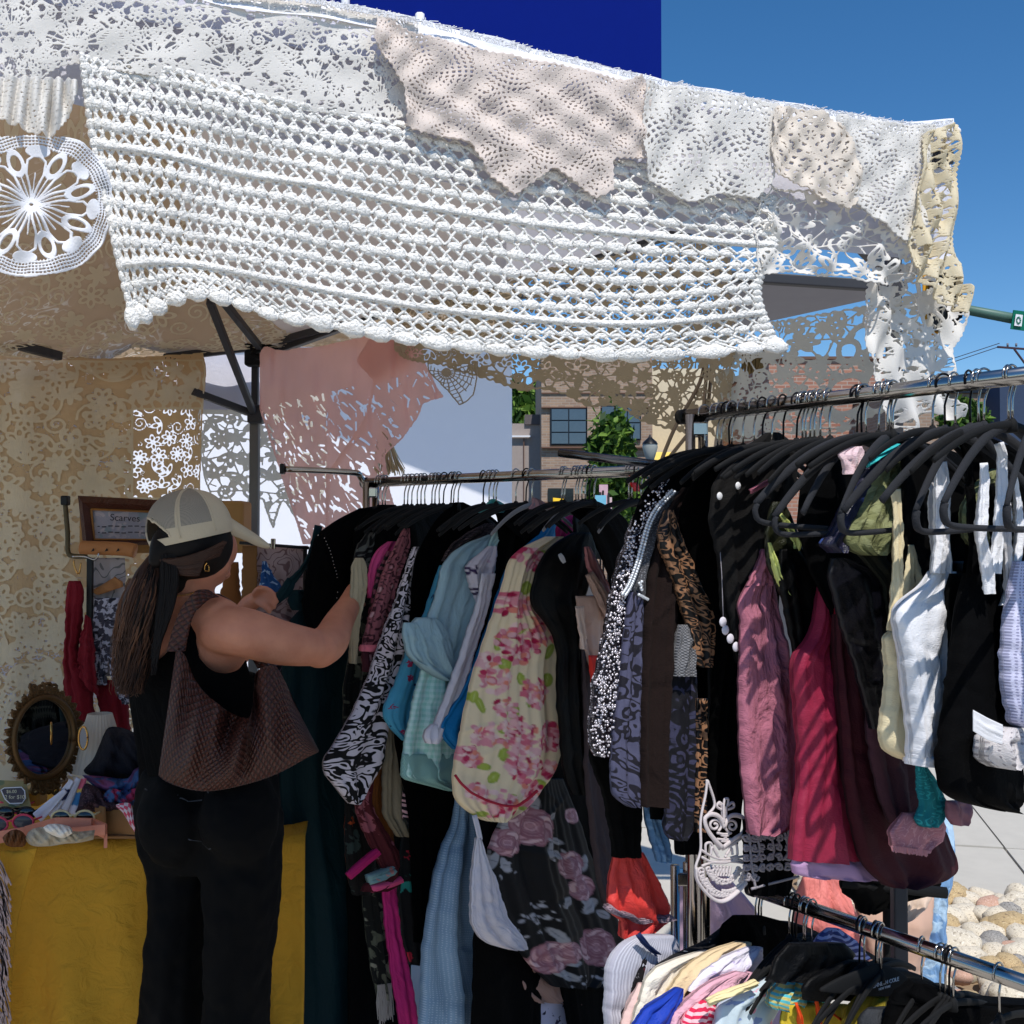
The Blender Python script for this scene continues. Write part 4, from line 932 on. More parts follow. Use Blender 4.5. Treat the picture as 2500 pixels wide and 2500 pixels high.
for x, k in ((1722, 'cb'), (1750, 'cb'), (1764, 'cb'), (1778, 'kb'), (1790, 'cb'), (1814, 'cb'), (1842, 'cb'), (1864, 'kb'), (1888, 'cb'), (1914, 'kb'), (1950, 'kb'), (1960, 'cb'), (1968, 'cb'), (1982, 'cb'), (1990, 'cb'), (2005, 'cb'), (2025, 'cb'), (2098, 'kv'), (2104, 'kn'), (2112, 'cv'), (2150, 'cb'), (2168, 'cb'), (2176, 'cv'), (2184, 'cb'), (2282, 'cb'), (2308, 'kn'), (2334, 'cb'), (2370, 'kv'), (2390, 'cb'), (2408, 'cn'), (2466, 'cv'), (2476, 'cb'), (2540, 'cv')): hanger('R', x, k, rng.uniform(-.34, .3) if k[1] in 'vn' else rng.uniform(-.16, .16))
for x, k in ((1838, 'cb'), (1846, 'kb'), (1852, 'cb'), (1920, 'cb'), (1928, 'kb'), (1938, 'kb'), (1955, 'cb'), (1962, 'cb'), (1975, 'cb'), (2092, 'kb'), (2100, 'cb'), (2128, 'kb'), (2134, 'cb'), (2142, 'cb'), (2240, 'cb'), (2285, 'cb'), (2297, 'cb'), (2306, 'kb'), (2318, 'cb'), (2425, 'cb')): hanger('B', x, k, rng.uniform(-.14, .14))

# ---------------------------------------------------------------- garments
def rowsarr(rows): return np.array([(r[1], r[0], r[2], r[0]) if len(r) == 3 else r for r in rows], float)
def loft(rows, pl, th, folds, fa, seed, res=7, ring=44, edge=1.1, top=.25, flare=0):
    r = np.random.default_rng(seed); A = rowsarr(rows)
    mid = (A[:, :2] + A[:, 2:]) / 2; s = np.concatenate([[0], np.cumsum(np.hypot(*np.diff(mid, axis=0).T) + .5)]); n = max(6, int(s[-1] / res))
    t = np.linspace(0, s[-1], n); B = np.stack([np.interp(t, s, A[:, k]) for k in range(4)], -1)
    K = max(1, int(n * .035)); ker = np.ones(2 * K + 1) / (2 * K + 1); Bp = np.concatenate([2 * B[:1] - B[K:0:-1], B, 2 * B[-1:] - B[-2:-K - 2:-1]]) if n > 2 * K + 2 else None
    if Bp is not None: B = np.stack([np.convolve(Bp[:, k], ker, 'valid') for k in range(4)], -1)
    v = t / s[-1]
    for k in (0, 2): B[:, k] += edge * sum(np.sin(v * f * 6.28 + r.uniform(0, 6.28)) for f in (3.1, 7.3, 13.7)) * .6 * np.minimum(1, v * 4)
    L = onplane(B[:, 0], B[:, 1], pl); Rr = onplane(B[:, 2], B[:, 3], pl)
    q = np.arange(ring); ang = 2 * PI * q / ring; sx = .5 - .5 * np.cos(ang); sg = np.sign(np.sin(ang)) * np.abs(np.sin(ang)) ** .5
    nrm = np.array([pl[3], -pl[2], 0]); 
    if nrm[1] > 0: nrm = -nrm
    thv = th * .75 * (top + (1 - top) * np.minimum(1, v * 3.5)) * (1 + flare * v)
    env = np.minimum(1, v * 3 + .15)
    ph = r.uniform(0, 6.28, 6); dr = r.uniform(-2.0, 2.0, 6)
    fd = np.zeros((n, ring))
    for k in range(4):
        f = folds * (.55 + .5 * k); fd += np.sin(6.28 * f * sx[None] + ph[k] + dr[k] * v[:, None]) / (1 + k * .6)
    fd += .32 * np.sin(6.28 * folds * 4.3 * sx[None] + ph[5] + 3 * np.sin(4 * v[:, None] + ph[3]))
    fd *= fa * .8 * env[:, None] * np.sqrt(np.clip(4 * sx * (1 - sx), 0, 1))[None]
    fd += fa * .14 * np.sin(v[:, None] * (7 + 3 * dr[4]) + sx[None] * 7 + ph[4])
    for k in range(int(5 + 5 * min(1, s[-1] / 500))):      # creases running across the cloth
        s0, v0, m_, w_, A_ = r.uniform(.1, .9), r.uniform(.08, .95), r.uniform(-1.4, 1.4) * 60 / max(60, s[-1] * .5), r.uniform(5, 14) / s[-1], r.uniform(.25, .75) * r.choice([-1, 1])
        fd += A_ * min(.006, fa * .9) * np.exp(-((v[:, None] - v0 - m_ * (sx[None] - s0)) / w_) ** 2) * np.exp(-((sx[None] - s0) / .32) ** 2)
    V = L[:, None] * (1 - sx)[None, :, None] + Rr[:, None] * sx[None, :, None] + nrm * (sg[None] * thv[:, None] + fd)[..., None]
    wd = np.linalg.norm(Rr - L, axis=1).mean(); vl = np.concatenate([[0], np.cumsum(np.linalg.norm(np.diff((L + Rr) / 2, axis=0), axis=1))])
    uu = np.where(sg >= 0, sx, 2 - sx) * wd
    uv = np.stack([np.broadcast_to(uu[None], (n, ring)), np.broadcast_to(-vl[:, None], (n, ring))], -1).reshape(-1, 2)
    pxy = np.stack([B[:, 0:1] * (1 - sx) + B[:, 2:3] * sx, B[:, 1:2] * (1 - sx) + B[:, 3:4] * sx], -1).reshape(-1, 2)
    F = gridfaces(n, ring, True).tolist(); F.append(list(range(ring))[::-1])
    return V.reshape(-1, 3), F, uv, pxy, (n, ring)
GS = [100]
def garm(name, label, cat, rk, hx, rows, mat, th=.012, folds=3, fa=.005, ang=None, off=0, parts=(), res=7, ring=44, edge=1.1, colfn=None, top=.6, flare=0, group=None, parent=None):
    GS[0] += 1; pl = gplane(rk, hx, ang, off); V, F, uv, pxy, _ = loft(rows, pl, th, folds, fa, GS[0], res, ring, edge, top, flare)
    col = colfn(pxy[:, 0], pxy[:, 1]) if colfn else None
    if parent is not None: o = mesh(name, V, F, mat, parent, uv=uv, col=col); return o
    if parts:
        e = E(name, V[0], label, cat, group); o = mesh('body', V, F, mat, e, uv=uv, col=col)
        for p in parts:
            nm, rws, m = p[:3]; kw = p[3] if len(p) > 3 else {}; kw = dict(kw); 
            garm(nm, None, None, rk, kw.pop('hx', hx), rws, m, off=kw.pop('off', off + .004), parent=e, ang=kw.pop('ang', ang), **kw)
        return e
    return tag(mesh(name, V, F, mat, None, uv=uv, col=col), label, cat, group)
def strip(xy, w): # rows for a ribbon along a path
    xy = np.asarray(xy, float); t = np.gradient(xy, axis=0); t /= np.linalg.norm(t, axis=1)[:, None]; nn = np.stack([-t[:, 1], t[:, 0]], -1)
    w = np.broadcast_to(w, (len(xy),)); a = xy + nn * w[:, None] / 2; b = xy - nn * w[:, None] / 2
    if a[0, 0] > b[0, 0]: a, b = b, a
    return [(*p, *q) for p, q in zip(a, b)]
def beads(name, xy, rk, hx, off, r, mat, parent, ang=None):
    xy = np.asarray(xy, float); p = onplane(xy[:, 0], xy[:, 1], gplane(rk, hx, ang, off)); v, f = ICO1; r = np.broadcast_to(r, (len(xy),))
    V = (p[:, None] + v[None] * r[:, None, None]).reshape(-1, 3); F = (f[None] + np.arange(len(p))[:, None, None] * len(v)).reshape(-1, 3); return mesh(name, V, F, mat, parent)
def painter(base, items):
    """colour at photo positions: base colour then discs, petals ... painted over it"""
    def f(x, y):
        c = np.tile(np.array(lin(base)), (len(x), 1)); 
        for it in items:
            k, cx, cy, a, b, an, cc = it; u = (x - cx) * math.cos(an) + (y - cy) * math.sin(an); v = -(x - cx) * math.sin(an) + (y - cy) * math.cos(an); d = np.hypot(u / a, v / b)
            m = np.clip((1 - d) * min(a, b) / 1.8 + .3, 0, 1)
            if k == 'ring': m = m * np.clip((d - .72) * min(a, b) / 1.5, 0, 1)
            c = c * (1 - m[:, None]) + np.array(lin(cc)) * m[:, None]
        return c
    return f
def paintmat(name, trans=0., wr=.0, rough=.8): return M(name, (200, 200, 200), pat='vcol', rough=rough, trans=trans, wr=wr)
def K(name, c, **k): return M(name, c, **k)
black = [K('black_jersey', (3, 3, 4), wr=.2, spec=.08), K('black_satin', (4, 4, 5), rough=.5, wr=.2, spec=.15), K('black_velvet', (3, 3, 3), rough=1, wr=.3, spec=.05), K('black_knit', (4, 4, 4), pat='weave', sc=1400, c2=(6, 6, 7), spec=.1)]
hyd = []
rh = np.random.default_rng(20)
def hydrangea(cx, cy, r, n, tone=0):
    pal = [(232, 150, 160), (222, 110, 130), (240, 186, 186), (200, 50, 90), (236, 140, 120), (250, 214, 206), (176, 24, 70)]
    for k in range(n):
        a = rh.uniform(0, 6.28); q = r * math.sqrt(rh.uniform(0, 1)); p = [.2, .2, .22, .12, .12, .08, .06] if tone == 0 else [.28, .1, .34, .04, .1, .12, .02]
        hyd.append(('d', cx + q * math.cos(a), cy + q * math.sin(a) * .9, rh.uniform(6, 11.5), rh.uniform(4, 7.5), rh.uniform(0, 3.14), pal[rh.choice(7, p=p)]))
for lf in ((1272, 1435, 12, 18, .4), (1318, 1355, 14, 12, .2), (1252, 1540, 26, 10, -.7), (1205, 1565, 10, 24, .2), (1212, 1620, 13, 15, 0), (1330, 1660, 14, 18, .2), (1335, 1590, 10, 22, .5), (1252, 1655, 10, 16, -.2), (1162, 1720, 9, 22, -.4), (1232, 1735, 14, 18, .5), (1272, 1710, 10, 16, .3), (1205, 1775, 11, 14, 0), (1208, 1838, 13, 18, .2), (1162, 1868, 18, 9, .2), (1310, 1915, 16, 14, .3), (1230, 1945, 14, 11, .3), (1150, 1700, 8, 16, .2), (1185, 1895, 12, 16, .6), (1275, 1970, 14, 9, 0), (1165, 1985, 14, 8, 0)):
    hyd.append(('d', lf[0], lf[1], lf[2], lf[3], lf[4], (170, 184, 76))); hyd.append(('ring', lf[0], lf[1], lf[2] * .9, lf[3] * .9, lf[4], (150, 166, 62))); hyd.append(('d', lf[0], lf[1], 1.6, lf[3] * .8, lf[4], (196, 206, 120)))
for h in ((1283, 1362, 34, 40, 0), (1246, 1475, 36, 60, 0), (1325, 1530, 46, 80, 0), (1250, 1570, 52, 110, 0), (1196, 1660, 34, 50, 1), (1290, 1690, 38, 70, 0), (1170, 1790, 30, 40, 1), (1240, 1790, 46, 90, 0), (1136, 1845, 26, 60, 0), (1262, 1862, 50, 110, 0), (1332, 1800, 40, 80, 0), (1345, 1880, 26, 40, 0), (1205, 1960, 40, 50, 1), (1285, 1935, 34, 50, 0), (1150, 1930, 22, 30, 1), (1215, 1725, 26, 26, 1), (1360, 1330, 10, 10, 0), (1180, 1610, 22, 26, 1)): hydrangea(*h)
ros = []
def rose(cx, cy, r, dark=0):
    pal = [(206, 160, 164), (176, 128, 136), (222, 184, 184), (150, 96, 108), (190, 144, 150)]
    for k in range(9):
        a = k * .7 + cx; ros.append(('d', cx + r * .62 * math.cos(a), cy + r * .55 * math.sin(a), r * .5, r * .36, a + 1.2, pal[k % 3]))
        ros.append(('ring', cx + r * .62 * math.cos(a), cy + r * .55 * math.sin(a), r * .5, r * .36, a + 1.2, pal[3]))
    for q in (.62, .45, .3, .16):
        ros.append(('d', cx, cy, r * q, r * q * .85, cx, pal[int(q * 10) % 3])); ros.append(('ring', cx, cy, r * q, r * q * .85, cx, pal[3]))
def leafs(cx, cy, l=((0, 0),)):
    for dx, dy, a_, b_, an in l: ros.append(('d', cx + dx, cy + dy, a_, b_, an, (164, 162, 166))); ros.append(('d', cx + dx, cy + dy, a_ * .8, 1.3, an, (96, 96, 104)))
def sprig(cx, cy, n=10, s=26):
    for k in range(n): ros.append(('d', cx + rh.uniform(-s, s), cy + rh.uniform(-s, s), rh.uniform(3, 7), rh.uniform(2, 4), rh.uniform(0, 3), (176, 174, 180)))
for cx, cy, L in ((1275, 2025, ((45, -30, 24, 8, -.6), (40, 45, 8, 22, .1), (60, 25, 22, 8, .3), (20, -60, 8, 22, .3), (-50, -10, 10, 14, .2), (65, 60, 18, 9, .7))), (1210, 2050, ((-12, 50, 9, 24, .3), (-25, 30, 9, 22, 0), (10, 60, 8, 20, -.3))), (1385, 2140, ((-25, 60, 20, 11, -.5), (28, -35, 8, 22, 0))), (1395, 2160, ((25, 40, 22, 10, .3),)), (1310, 2325, ((30, -40, 10, 24, -.5), (40, 45, 22, 10, .4), (-20, 45, 16, 10, .3), (60, 20, 20, 9, 0), (20, -50, 22, 9, .7))), (1440, 2290, ((-15, -80, 26, 14, -.7), (40, 30, 20, 9, .4), (20, -60, 18, 10, .4))), (1400, 2400, ((-30, -20, 20, 10, .4),))): leafs(cx, cy, L)
for q in ((1280, 2015, 50), (1225, 2055, 36), (1375, 2110, 38), (1405, 2165, 34), (1325, 2335, 44), (1440, 2310, 50), (1360, 2320, 30), (1240, 1985, 24), (1385, 1990, 20), (1480, 2335, 30)): rose(*q)
for q in ((1330, 2070), (1225, 2120), (1290, 2225), (1280, 2250), (1305, 2215), (1460, 2370), (1390, 1900), (1380, 2390), (1245, 2290)): sprig(*q)
wsc = K('white_cotton', (222, 216, 224), wr=.35, trans=.1)
damask = K('black_white_damask', (12, 10, 12), pat='damask', c2=(206, 196, 204), sc=20, th=.25)
# long shaded rail, back to front
for i, (hx, rows) in enumerate(((952, [(1232, 930, 965), (1262, 870, 1000), (1310, 860, 1040), (1420, 870, 1000), (1700, 860, 980), (2000, 840, 1000), (2300, 850, 1000), (2560, 850, 1010)]),
    (1050, [(1240, 1030, 1062), (1256, 965, 1110), (1300, 978, 1150), (1400, 985, 1160), (1500, 970, 1160), (1600, 952, 1120), (1700, 945, 1100), (1760, 960, 1040)]),
    (1120, [(1226, 1112, 1130), (1245, 1080, 1180), (1275, 1060, 1230), (1300, 1045, 1230), (1335, 1024, 1230), (1400, 1006, 1220), (1500, 1002, 1200), (1600, 990, 1180), (1700, 972, 1150), (1800, 960, 1130), (2000, 1000, 1130), (2300, 1010, 1100)]),
    (1195, [(1238, 1195, 1240), (1262, 1215, 1330), (1340, 1217, 1290), (1420, 1207, 1240), (1500, 1192, 1215), (1600, 1165, 1188), (1680, 1138, 1162), (1725, 1128, 1145)]),
    (1216, [(1243, 1240, 1290), (1260, 1222, 1380), (1290, 1240, 1400), (1325, 1290, 1400), (1345, 1310, 1380)]),
    (1330, [(1248, 1402, 1440), (1262, 1399, 1470), (1300, 1398, 1480), (1340, 1400, 1490), (1365, 1420, 1480)]),
    (1412, [(1236, 1400, 1425), (1246, 1385, 1480), (1290, 1440, 1520), (1350, 1462, 1530), (1400, 1487, 1540), (1500, 1495, 1530)]),
    (1470, [(1246, 1440, 1500), (1262, 1425, 1525), (1330, 1460, 1560), (1420, 1492, 1545), (1500, 1496, 1530)]))):
    garm('black_garment', ['black garment furthest left behind the beaded top', 'black garment behind the magenta cardigan', 'tall shouldered black garment above the damask blouse', 'black garment between the turquoise and pale blue blouses', 'wide black garment behind the pale blue blouse', 'black garment under the magenta collar', 'black garment behind the black halter top', 'black garment next to the sequin jacket'][i], 'garment', 'L', hx, rows, black[i % 4], th=.01, folds=3, fa=.004)
garm('teal_gown', 'long dark teal gown gathered at the bust and pulled out by the woman', 'dress', 'L', 922, [(1478, 745, 800), (1500, 715, 850), (1540, 690, 858), (1620, 690, 850), (1800, 680, 842), (2000, 685, 850), (2200, 695, 895), (2400, 700, 910), (2560, 700, 915)], K('teal_jersey', (4, 38, 44), wr=.25, rough=.7, spec=.2), th=.03, folds=4, fa=.01, ang=(.75, .66), off=.0,
     parts=(('strap', strip([(778, 1283), (768, 1330), (752, 1370), (730, 1400), (712, 1420)], [20, 18, 14, 14, 20]), K('teal_jersey', 0), dict(th=.006, fa=.001, off=.03)), ('bust_fold', strip([(712, 1415), (700, 1440), (680, 1462), (655, 1480)], [22, 30, 20, 16]), K('teal_jersey', 0), dict(th=.01, fa=.002, off=.03)), ('neck_fold', [(1440, 715, 738), (1462, 700, 790), (1490, 712, 850)], K('teal_jersey', 0), dict(th=.014, fa=.006, off=.02))))
t = garm('beaded_top', 'black top with a line of tiny silver beads', 'top', 'L', 936, [(1240, 880, 905), (1262, 835, 960), (1290, 790, 980), (1320, 765, 985), (1400, 748, 900), (1480, 738, 880), (1540, 750, 860)], black[0], th=.012)
tt = E('beading', (0, 0, 0)); bpy.data.objects.remove(tt)
beads('bead', [(777, 1307), (792, 1314), (796, 1322), (799, 1330), (803, 1338), (806, 1345), (808, 1353), (811, 1361), (813, 1370), (815, 1378), (817, 1386), (820, 1394), (822, 1402), (823, 1410), (824, 1446), (822, 1460), (886, 1284)], 'L', 936, .02, .0022, chrome, t)
garm('cream_blouse', 'cream knit blouse edge beside the woman\'s hand', 'blouse', 'L', 985, [(1362, 868, 885), (1380, 857, 895), (1440, 857, 895), (1500, 856, 878), (1560, 856, 872), (1620, 858, 868)], K('cream_knit', (176, 162, 134), wr=.3), th=.01, off=.10)
garm('patterned_blouse', 'grey and black patterned blouse shoulder above the cream blouse', 'blouse', 'L', 1000, [(1300, 895, 915), (1325, 880, 910), (1350, 868, 905), (1375, 862, 900), (1395, 875, 892)], K('grey_abstract', (90, 92, 88), pat='damask', c2=(20, 20, 22), c3=(190, 190, 180), sc=14), th=.01)
garm('olive_print_dress', 'long black dress with pale grey green floral print', 'dress', 'L', 1008, [(1385, 888, 915), (1450, 878, 910), (1560, 862, 905), (1640, 845, 900), (1700, 836, 890), (1850, 842, 895), (2000, 862, 915), (2150, 882, 930), (2300, 896, 955), (2400, 912, 962), (2440, 922, 958)], K('olive_print', (18, 20, 18), pat='blotch', c2=(92, 94, 78), c3=(140, 138, 120), sc=26, th=.56), th=.014)
def fringe(name, pts, L, rk, hx, off, mat, par, ang=None, n=40, jit=4):
    a, b = np.array(pts[0], float), np.array(pts[1], float); V, F = [], []; pl = gplane(rk, hx, ang, off)
    for t in np.linspace(0, 1, n):
        p = a + (b - a) * t; q = p + [rng.normal() * jit, L * rng.uniform(.8, 1.05)]; m = (p + q) / 2 + [rng.normal() * jit * .5, 0]
        w3 = onplane(np.array([p[0], m[0], q[0]]), np.array([p[1], m[1], q[1]]), pl); tubeVF(w3, .0012, 4, V, F, caps=False)
    o = mesh(name, V, F, mat, par); return o
o = E('fringe_tassel', P(935, 2400, 2.9), 'pale grey fringe hanging from the bottom of the olive print dress', 'fringe'); fringe('strands', ((922, 2405), (956, 2400)), 92, 'L', 1008, .012, K('grey_fringe', (180, 172, 164)), o, n=46)
garm('magenta_cardigan', 'bright magenta cardigan shoulder', 'cardigan', 'L', 1030, [(1322, 948, 966), (1340, 922, 960), (1375, 905, 950), (1430, 898, 935), (1460, 900, 915)], K('magenta_knit', (206, 72, 130), wr=.2), th=.012)
garm('magenta_scarf', 'long hot pink scarf hanging to the ground', 'scarf', 'L', 1040, [(2150, 930, 968), (2200, 935, 972), (2300, 945, 985), (2400, 960, 1006), (2560, 985, 1030)], K('hot_pink_knit', (196, 40, 116), wr=.35), th=.012, folds=1.5, fa=.006, off=.02)
garm('zigzag_blouse', 'black and dark pink zigzag knit shoulder beside the magenta cardigan', 'blouse', 'L', 1045, [(1345, 945, 962), (1400, 920, 945), (1480, 905, 930), (1520, 900, 915)], K('zigzag', (20, 16, 18), pat='zebra', c2=(120, 60, 76), sc=260), th=.01)
pb = K('mauve_paisley', (150, 88, 96), pat='paisley', c2=(70, 34, 42), c3=(196, 150, 152), sc=26)
garm('paisley_blouse', 'mauve paisley blouse with a pink ribbon cuff', 'blouse', 'L', 1058, [(1290, 986, 998), (1330, 965, 1000), (1400, 935, 975), (1470, 915, 955), (1540, 892, 945), (1580, 882, 940), (1640, 888, 920)], pb, th=.014, parts=(('cuff', [(1574, 881, 928), (1590, 880, 928)], K('pink_ribbon', (226, 120, 136)), dict(th=.02, off=.003, edge=0)), ('lower_sleeve', [(1588, 884, 910), (1640, 888, 915)], K('plum_cotton', (84, 38, 46)), dict(th=.012))))
garm('ochre_dress', 'ochre brown dress partly hidden behind the khaki sleeve', 'dress', 'L', 1062, [(1820, 915, 945), (1950, 905, 940), (2040, 910, 960), (2100, 930, 960)], K('ochre_cotton', (120, 66, 22), wr=.3), th=.012)
garm('leaf_print_dress', 'burgundy dress printed with dusty rose leaves', 'dress', 'L', 1070, [(1900, 880, 912), (1960, 866, 905), (2020, 882, 935), (2080, 912, 972), (2130, 935, 982), (2160, 890, 975), (2176, 885, 945)], K('rose_leaf_print', (70, 14, 22), pat='floral', c2=(150, 84, 92), c3=(134, 70, 80), sc=22, th=.48), th=.016, off=.01,
     parts=(('hem_band', strip([(905, 2170), (945, 2158), (975, 2146)], 18), K('rose_ribbon', (206, 76, 120)), dict(th=.02, edge=0, fa=.001)), ('upper_band', strip([(850, 2140), (885, 2108), (922, 2078)], 20), K('magenta_ribbon', (170, 24, 92)), dict(th=.01, edge=0, fa=.001)), ('blue_trim', strip([(898, 2148), (930, 2136), (958, 2124)], 26), K('blue_trim', (120, 150, 150), pat='floral', c2=(30, 70, 84), c3=(200, 130, 120), sc=40), dict(th=.018, edge=0))))
garm('embroidered_dress', 'black dress embroidered with orange flowers at the left', 'dress', 'L', 1015, [(1940, 842, 870), (2000, 842, 895), (2080, 842, 920), (2150, 850, 925), (2185, 862, 905)], K('orange_embroidery', (16, 14, 14), pat='floral', c2=(176, 70, 24), c3=(50, 62, 58), sc=20, th=.42), th=.012)
garm('embroidered_skirt', 'black skirt with bright red and teal stitched flowers', 'skirt', 'L', 1082, [(2010, 985, 1030), (2080, 975, 1040), (2200, 972, 1048), (2300, 985, 1052), (2355, 1000, 1045)], K('bright_embroidery', (10, 10, 12), pat='floral', c2=(176, 34, 54), c3=(40, 130, 120), sc=18, th=.34), th=.014)
garm('khaki_sleeve_blouse', 'khaki blouse with a gathered cuff sleeve', 'blouse', 'L', 1090, [(1760, 948, 965), (1850, 937, 982), (1920, 933, 984), (1990, 935, 985), (2008, 945, 992), (2042, 968, 1000)], K('khaki_cotton', (120, 108, 88), wr=.35), th=.016)
garm('damask_blouse', 'long black and white damask print top', 'top', 'L', 1096, [(1335, 1012, 1020), (1365, 1000, 1008), (1400, 990, 1002), (1470, 965, 1000), (1560, 932, 988), (1640, 905, 975), (1700, 880, 965), (1760, 850, 948), (1810, 818, 940), (1850, 790, 938), (1872, 784, 930), (1900, 798, 912), (1935, 832, 892), (1962, 855, 870)], damask, th=.02, folds=2, fa=.008)
garm('damask_skirt', 'second black and white damask print piece hanging low', 'skirt', 'L', 1104, [(1985, 1030, 1036), (2030, 1032, 1060), (2090, 1036, 1076), (2150, 1040, 1074), (2215, 1046, 1062)], damask, th=.012)
garm('zebra_scarf', 'pink and black zebra striped scarf end', 'scarf', 'L', 1100, [(1930, 985, 1000), (1950, 980, 1030), (1975, 980, 1045), (2000, 985, 1012)], K('zebra_print', (206, 160, 164), pat='zebra', c2=(20, 14, 18), sc=330), th=.012)
garm('red_scarf', 'dark red triangular scarf point', 'scarf', 'L', 1112, [(1970, 1032, 1068), (2010, 1045, 1074), (2060, 1062, 1076)], K('dark_red', (104, 20, 30), wr=.3), th=.01)
garm('turquoise_tunic', 'turquoise tunic with red and blue folk print', 'tunic', 'L', 1128, [(1380, 1075, 1085), (1440, 1055, 1070), (1500, 1035, 1060), (1600, 990, 1032), (1660, 970, 1032), (1700, 950, 1030), (1738, 932, 1022), (1775, 950, 1008), (1808, 985, 998)], K('turquoise_print', (72, 150, 180), pat='floral', c2=(150, 40, 80), c3=(24, 60, 100), sc=34, th=.3), th=.014)
garm('dark_lace_blouse', 'dark brown lace shoulder behind the pale blue blouse', 'blouse', 'L', 1140, [(1278, 1185, 1206), (1300, 1140, 1205), (1330, 1100, 1160), (1370, 1078, 1110)], K('brown_lace', (46, 36, 38), pat='scroll', c2=(96, 80, 80), sc=18), th=.01)
garm('tulle_gown', 'long pale blue dotted tulle gown', 'dress', 'L', 1155, [(1935, 1118, 1150), (2000, 1112, 1155), (2045, 1095, 1170), (2075, 1082, 1178), (2140, 1066, 1178), (2200, 1055, 1180), (2300, 1042, 1205), (2360, 1036, 1250), (2420, 1032, 1295), (2560, 1025, 1305)], K('blue_tulle', (136, 164, 190), pat='dots', c2=(176, 196, 214), sc=150, th=.24, trans=.15, rough=.6), th=.03, folds=4, fa=.016, flare=.5)
mint = K('mint_gingham', (160, 214, 202), pat='gingham', c2=(202, 232, 226), sc=420, wr=.2)
garm('gingham_dress', 'mint green gingham dress with smocked hem', 'dress', 'L', 1166, [(1590, 1040, 1110), (1640, 1028, 1112), (1700, 1012, 1115), (1780, 996, 1118), (1850, 984, 1118), (1898, 981, 1116), (1908, 1030, 1112)], mint, th=.02, folds=2.5, fa=.01, parts=(('smocked_hem', [(1840, 983, 1118), (1880, 981, 1116), (1902, 982, 1114), (1930, 1088, 1112)], K('mint_smock', (164, 214, 206), pat='weave', sc=900, c2=(190, 224, 220)), dict(th=.023, off=.002, folds=2)),))
sky_ = K('pale_blue_cotton', (160, 190, 200), wr=.35, trans=.1)
garm('puff_sleeve_blouse', 'pale blue blouse with a ruffled puff sleeve', 'blouse', 'L', 1178, [(1305, 1195, 1216), (1325, 1140, 1217), (1350, 1103, 1220), (1380, 1078, 1225), (1440, 1066, 1190), (1500, 1045, 1170), (1560, 1034, 1160), (1610, 1040, 1140), (1660, 1075, 1100)], sky_, th=.024, folds=2.5, fa=.01,
     parts=(('puff_sleeve', [(1508, 1020, 1060), (1522, 1005, 1080), (1560, 998, 1095), (1590, 1000, 1100), (1625, 1020, 1112), (1648, 1055, 1112), (1662, 1085, 1105)], sky_, dict(th=.034, folds=3, fa=.008, off=.01)), ('ruffle_cuff', [(1520, 986, 1018), (1545, 982, 1028), (1580, 988, 1035), (1612, 1005, 1040), (1628, 1040, 1060)], sky_, dict(th=.016, folds=7, fa=.01, off=.018)), ('collar', [(1290, 1212, 1232), (1300, 1205, 1240), (1335, 1190, 1205)], K('seafoam', (176, 208, 204)), dict(th=.01, off=.014))))
wf = painter((214, 204, 212), [('d', 1147 + dx, 1392 + dy, 7, 4, a, (60, 40, 84)) for dx, dy, a in ((0, 0, 0), (8, -7, 1), (-6, 8, 2), (6, 6, .5), (-9, -5, 0))] + [('d', 1155 + dx, 1438 + dy, 6, 4, a, (50, 34, 74)) for dx, dy, a in ((0, 0, 0), (6, -8, 1), (4, 10, 2), (10, 2, .5))] + [('d', 1172, 1482, 5, 4, 0, (80, 66, 104)), ('d', 1185, 1370, 6, 4, 0, (200, 170, 190)), ('d', 1195, 1400, 6, 5, 0, (206, 176, 190)), ('d', 1169, 1488, 3, 3, 0, (60, 44, 90))])
garm('violet_print_shirt', 'white shirt with small purple flowers', 'shirt', 'L', 1196, [(1333, 1192, 1210), (1360, 1160, 1212), (1385, 1137, 1205), (1420, 1145, 1195), (1460, 1160, 1185), (1500, 1168, 1180)], paintmat('violet_print', wr=.2), th=.016, colfn=wf, res=3, ring=60)
garm('ruffle_cuff_sleeve_blouse', 'white blouse with a long slim sleeve ending in a lace cuff', 'blouse', 'L', 1205, [(1400, 1175, 1208), (1440, 1170, 1200), (1480, 1162, 1190), (1580, 1128, 1160), (1680, 1094, 1128), (1740, 1070, 1104), (1775, 1056, 1088)], wsc, th=.014, folds=1.5, fa=.006, off=.012, parts=(('lace_cuff', [(1768, 1052, 1090), (1785, 1036, 1086), (1805, 1033, 1078), (1815, 1042, 1066)], wsc, dict(th=.016, folds=6, fa=.006)),))
bl = K('bright_blue_rayon', (0, 112, 170), wr=.25, rough=.6)
garm('blue_blouse', 'bright blue blouse between the white sleeve and the flowered dress', 'blouse', 'L', 1222, [(1262, 1352, 1358), (1290, 1330, 1357), (1330, 1285, 1352), (1380, 1240, 1300), (1450, 1215, 1240), (1520, 1195, 1220), (1580, 1172, 1205), (1640, 1150, 1190), (1700, 1122, 1170), (1755, 1085, 1150), (1778, 1066, 1140), (1800, 1080, 1130), (1830, 1110, 1120)], bl, th=.014, folds=2, fa=.006)
garm('magenta_blouse', 'deep magenta blouse shoulder above the flowered dress', 'blouse', 'L', 1245, [(1258, 1392, 1405), (1268, 1370, 1402), (1290, 1355, 1400), (1312, 1360, 1385)], K('deep_magenta', (150, 22, 84), wr=.2), th=.012, off=.02)
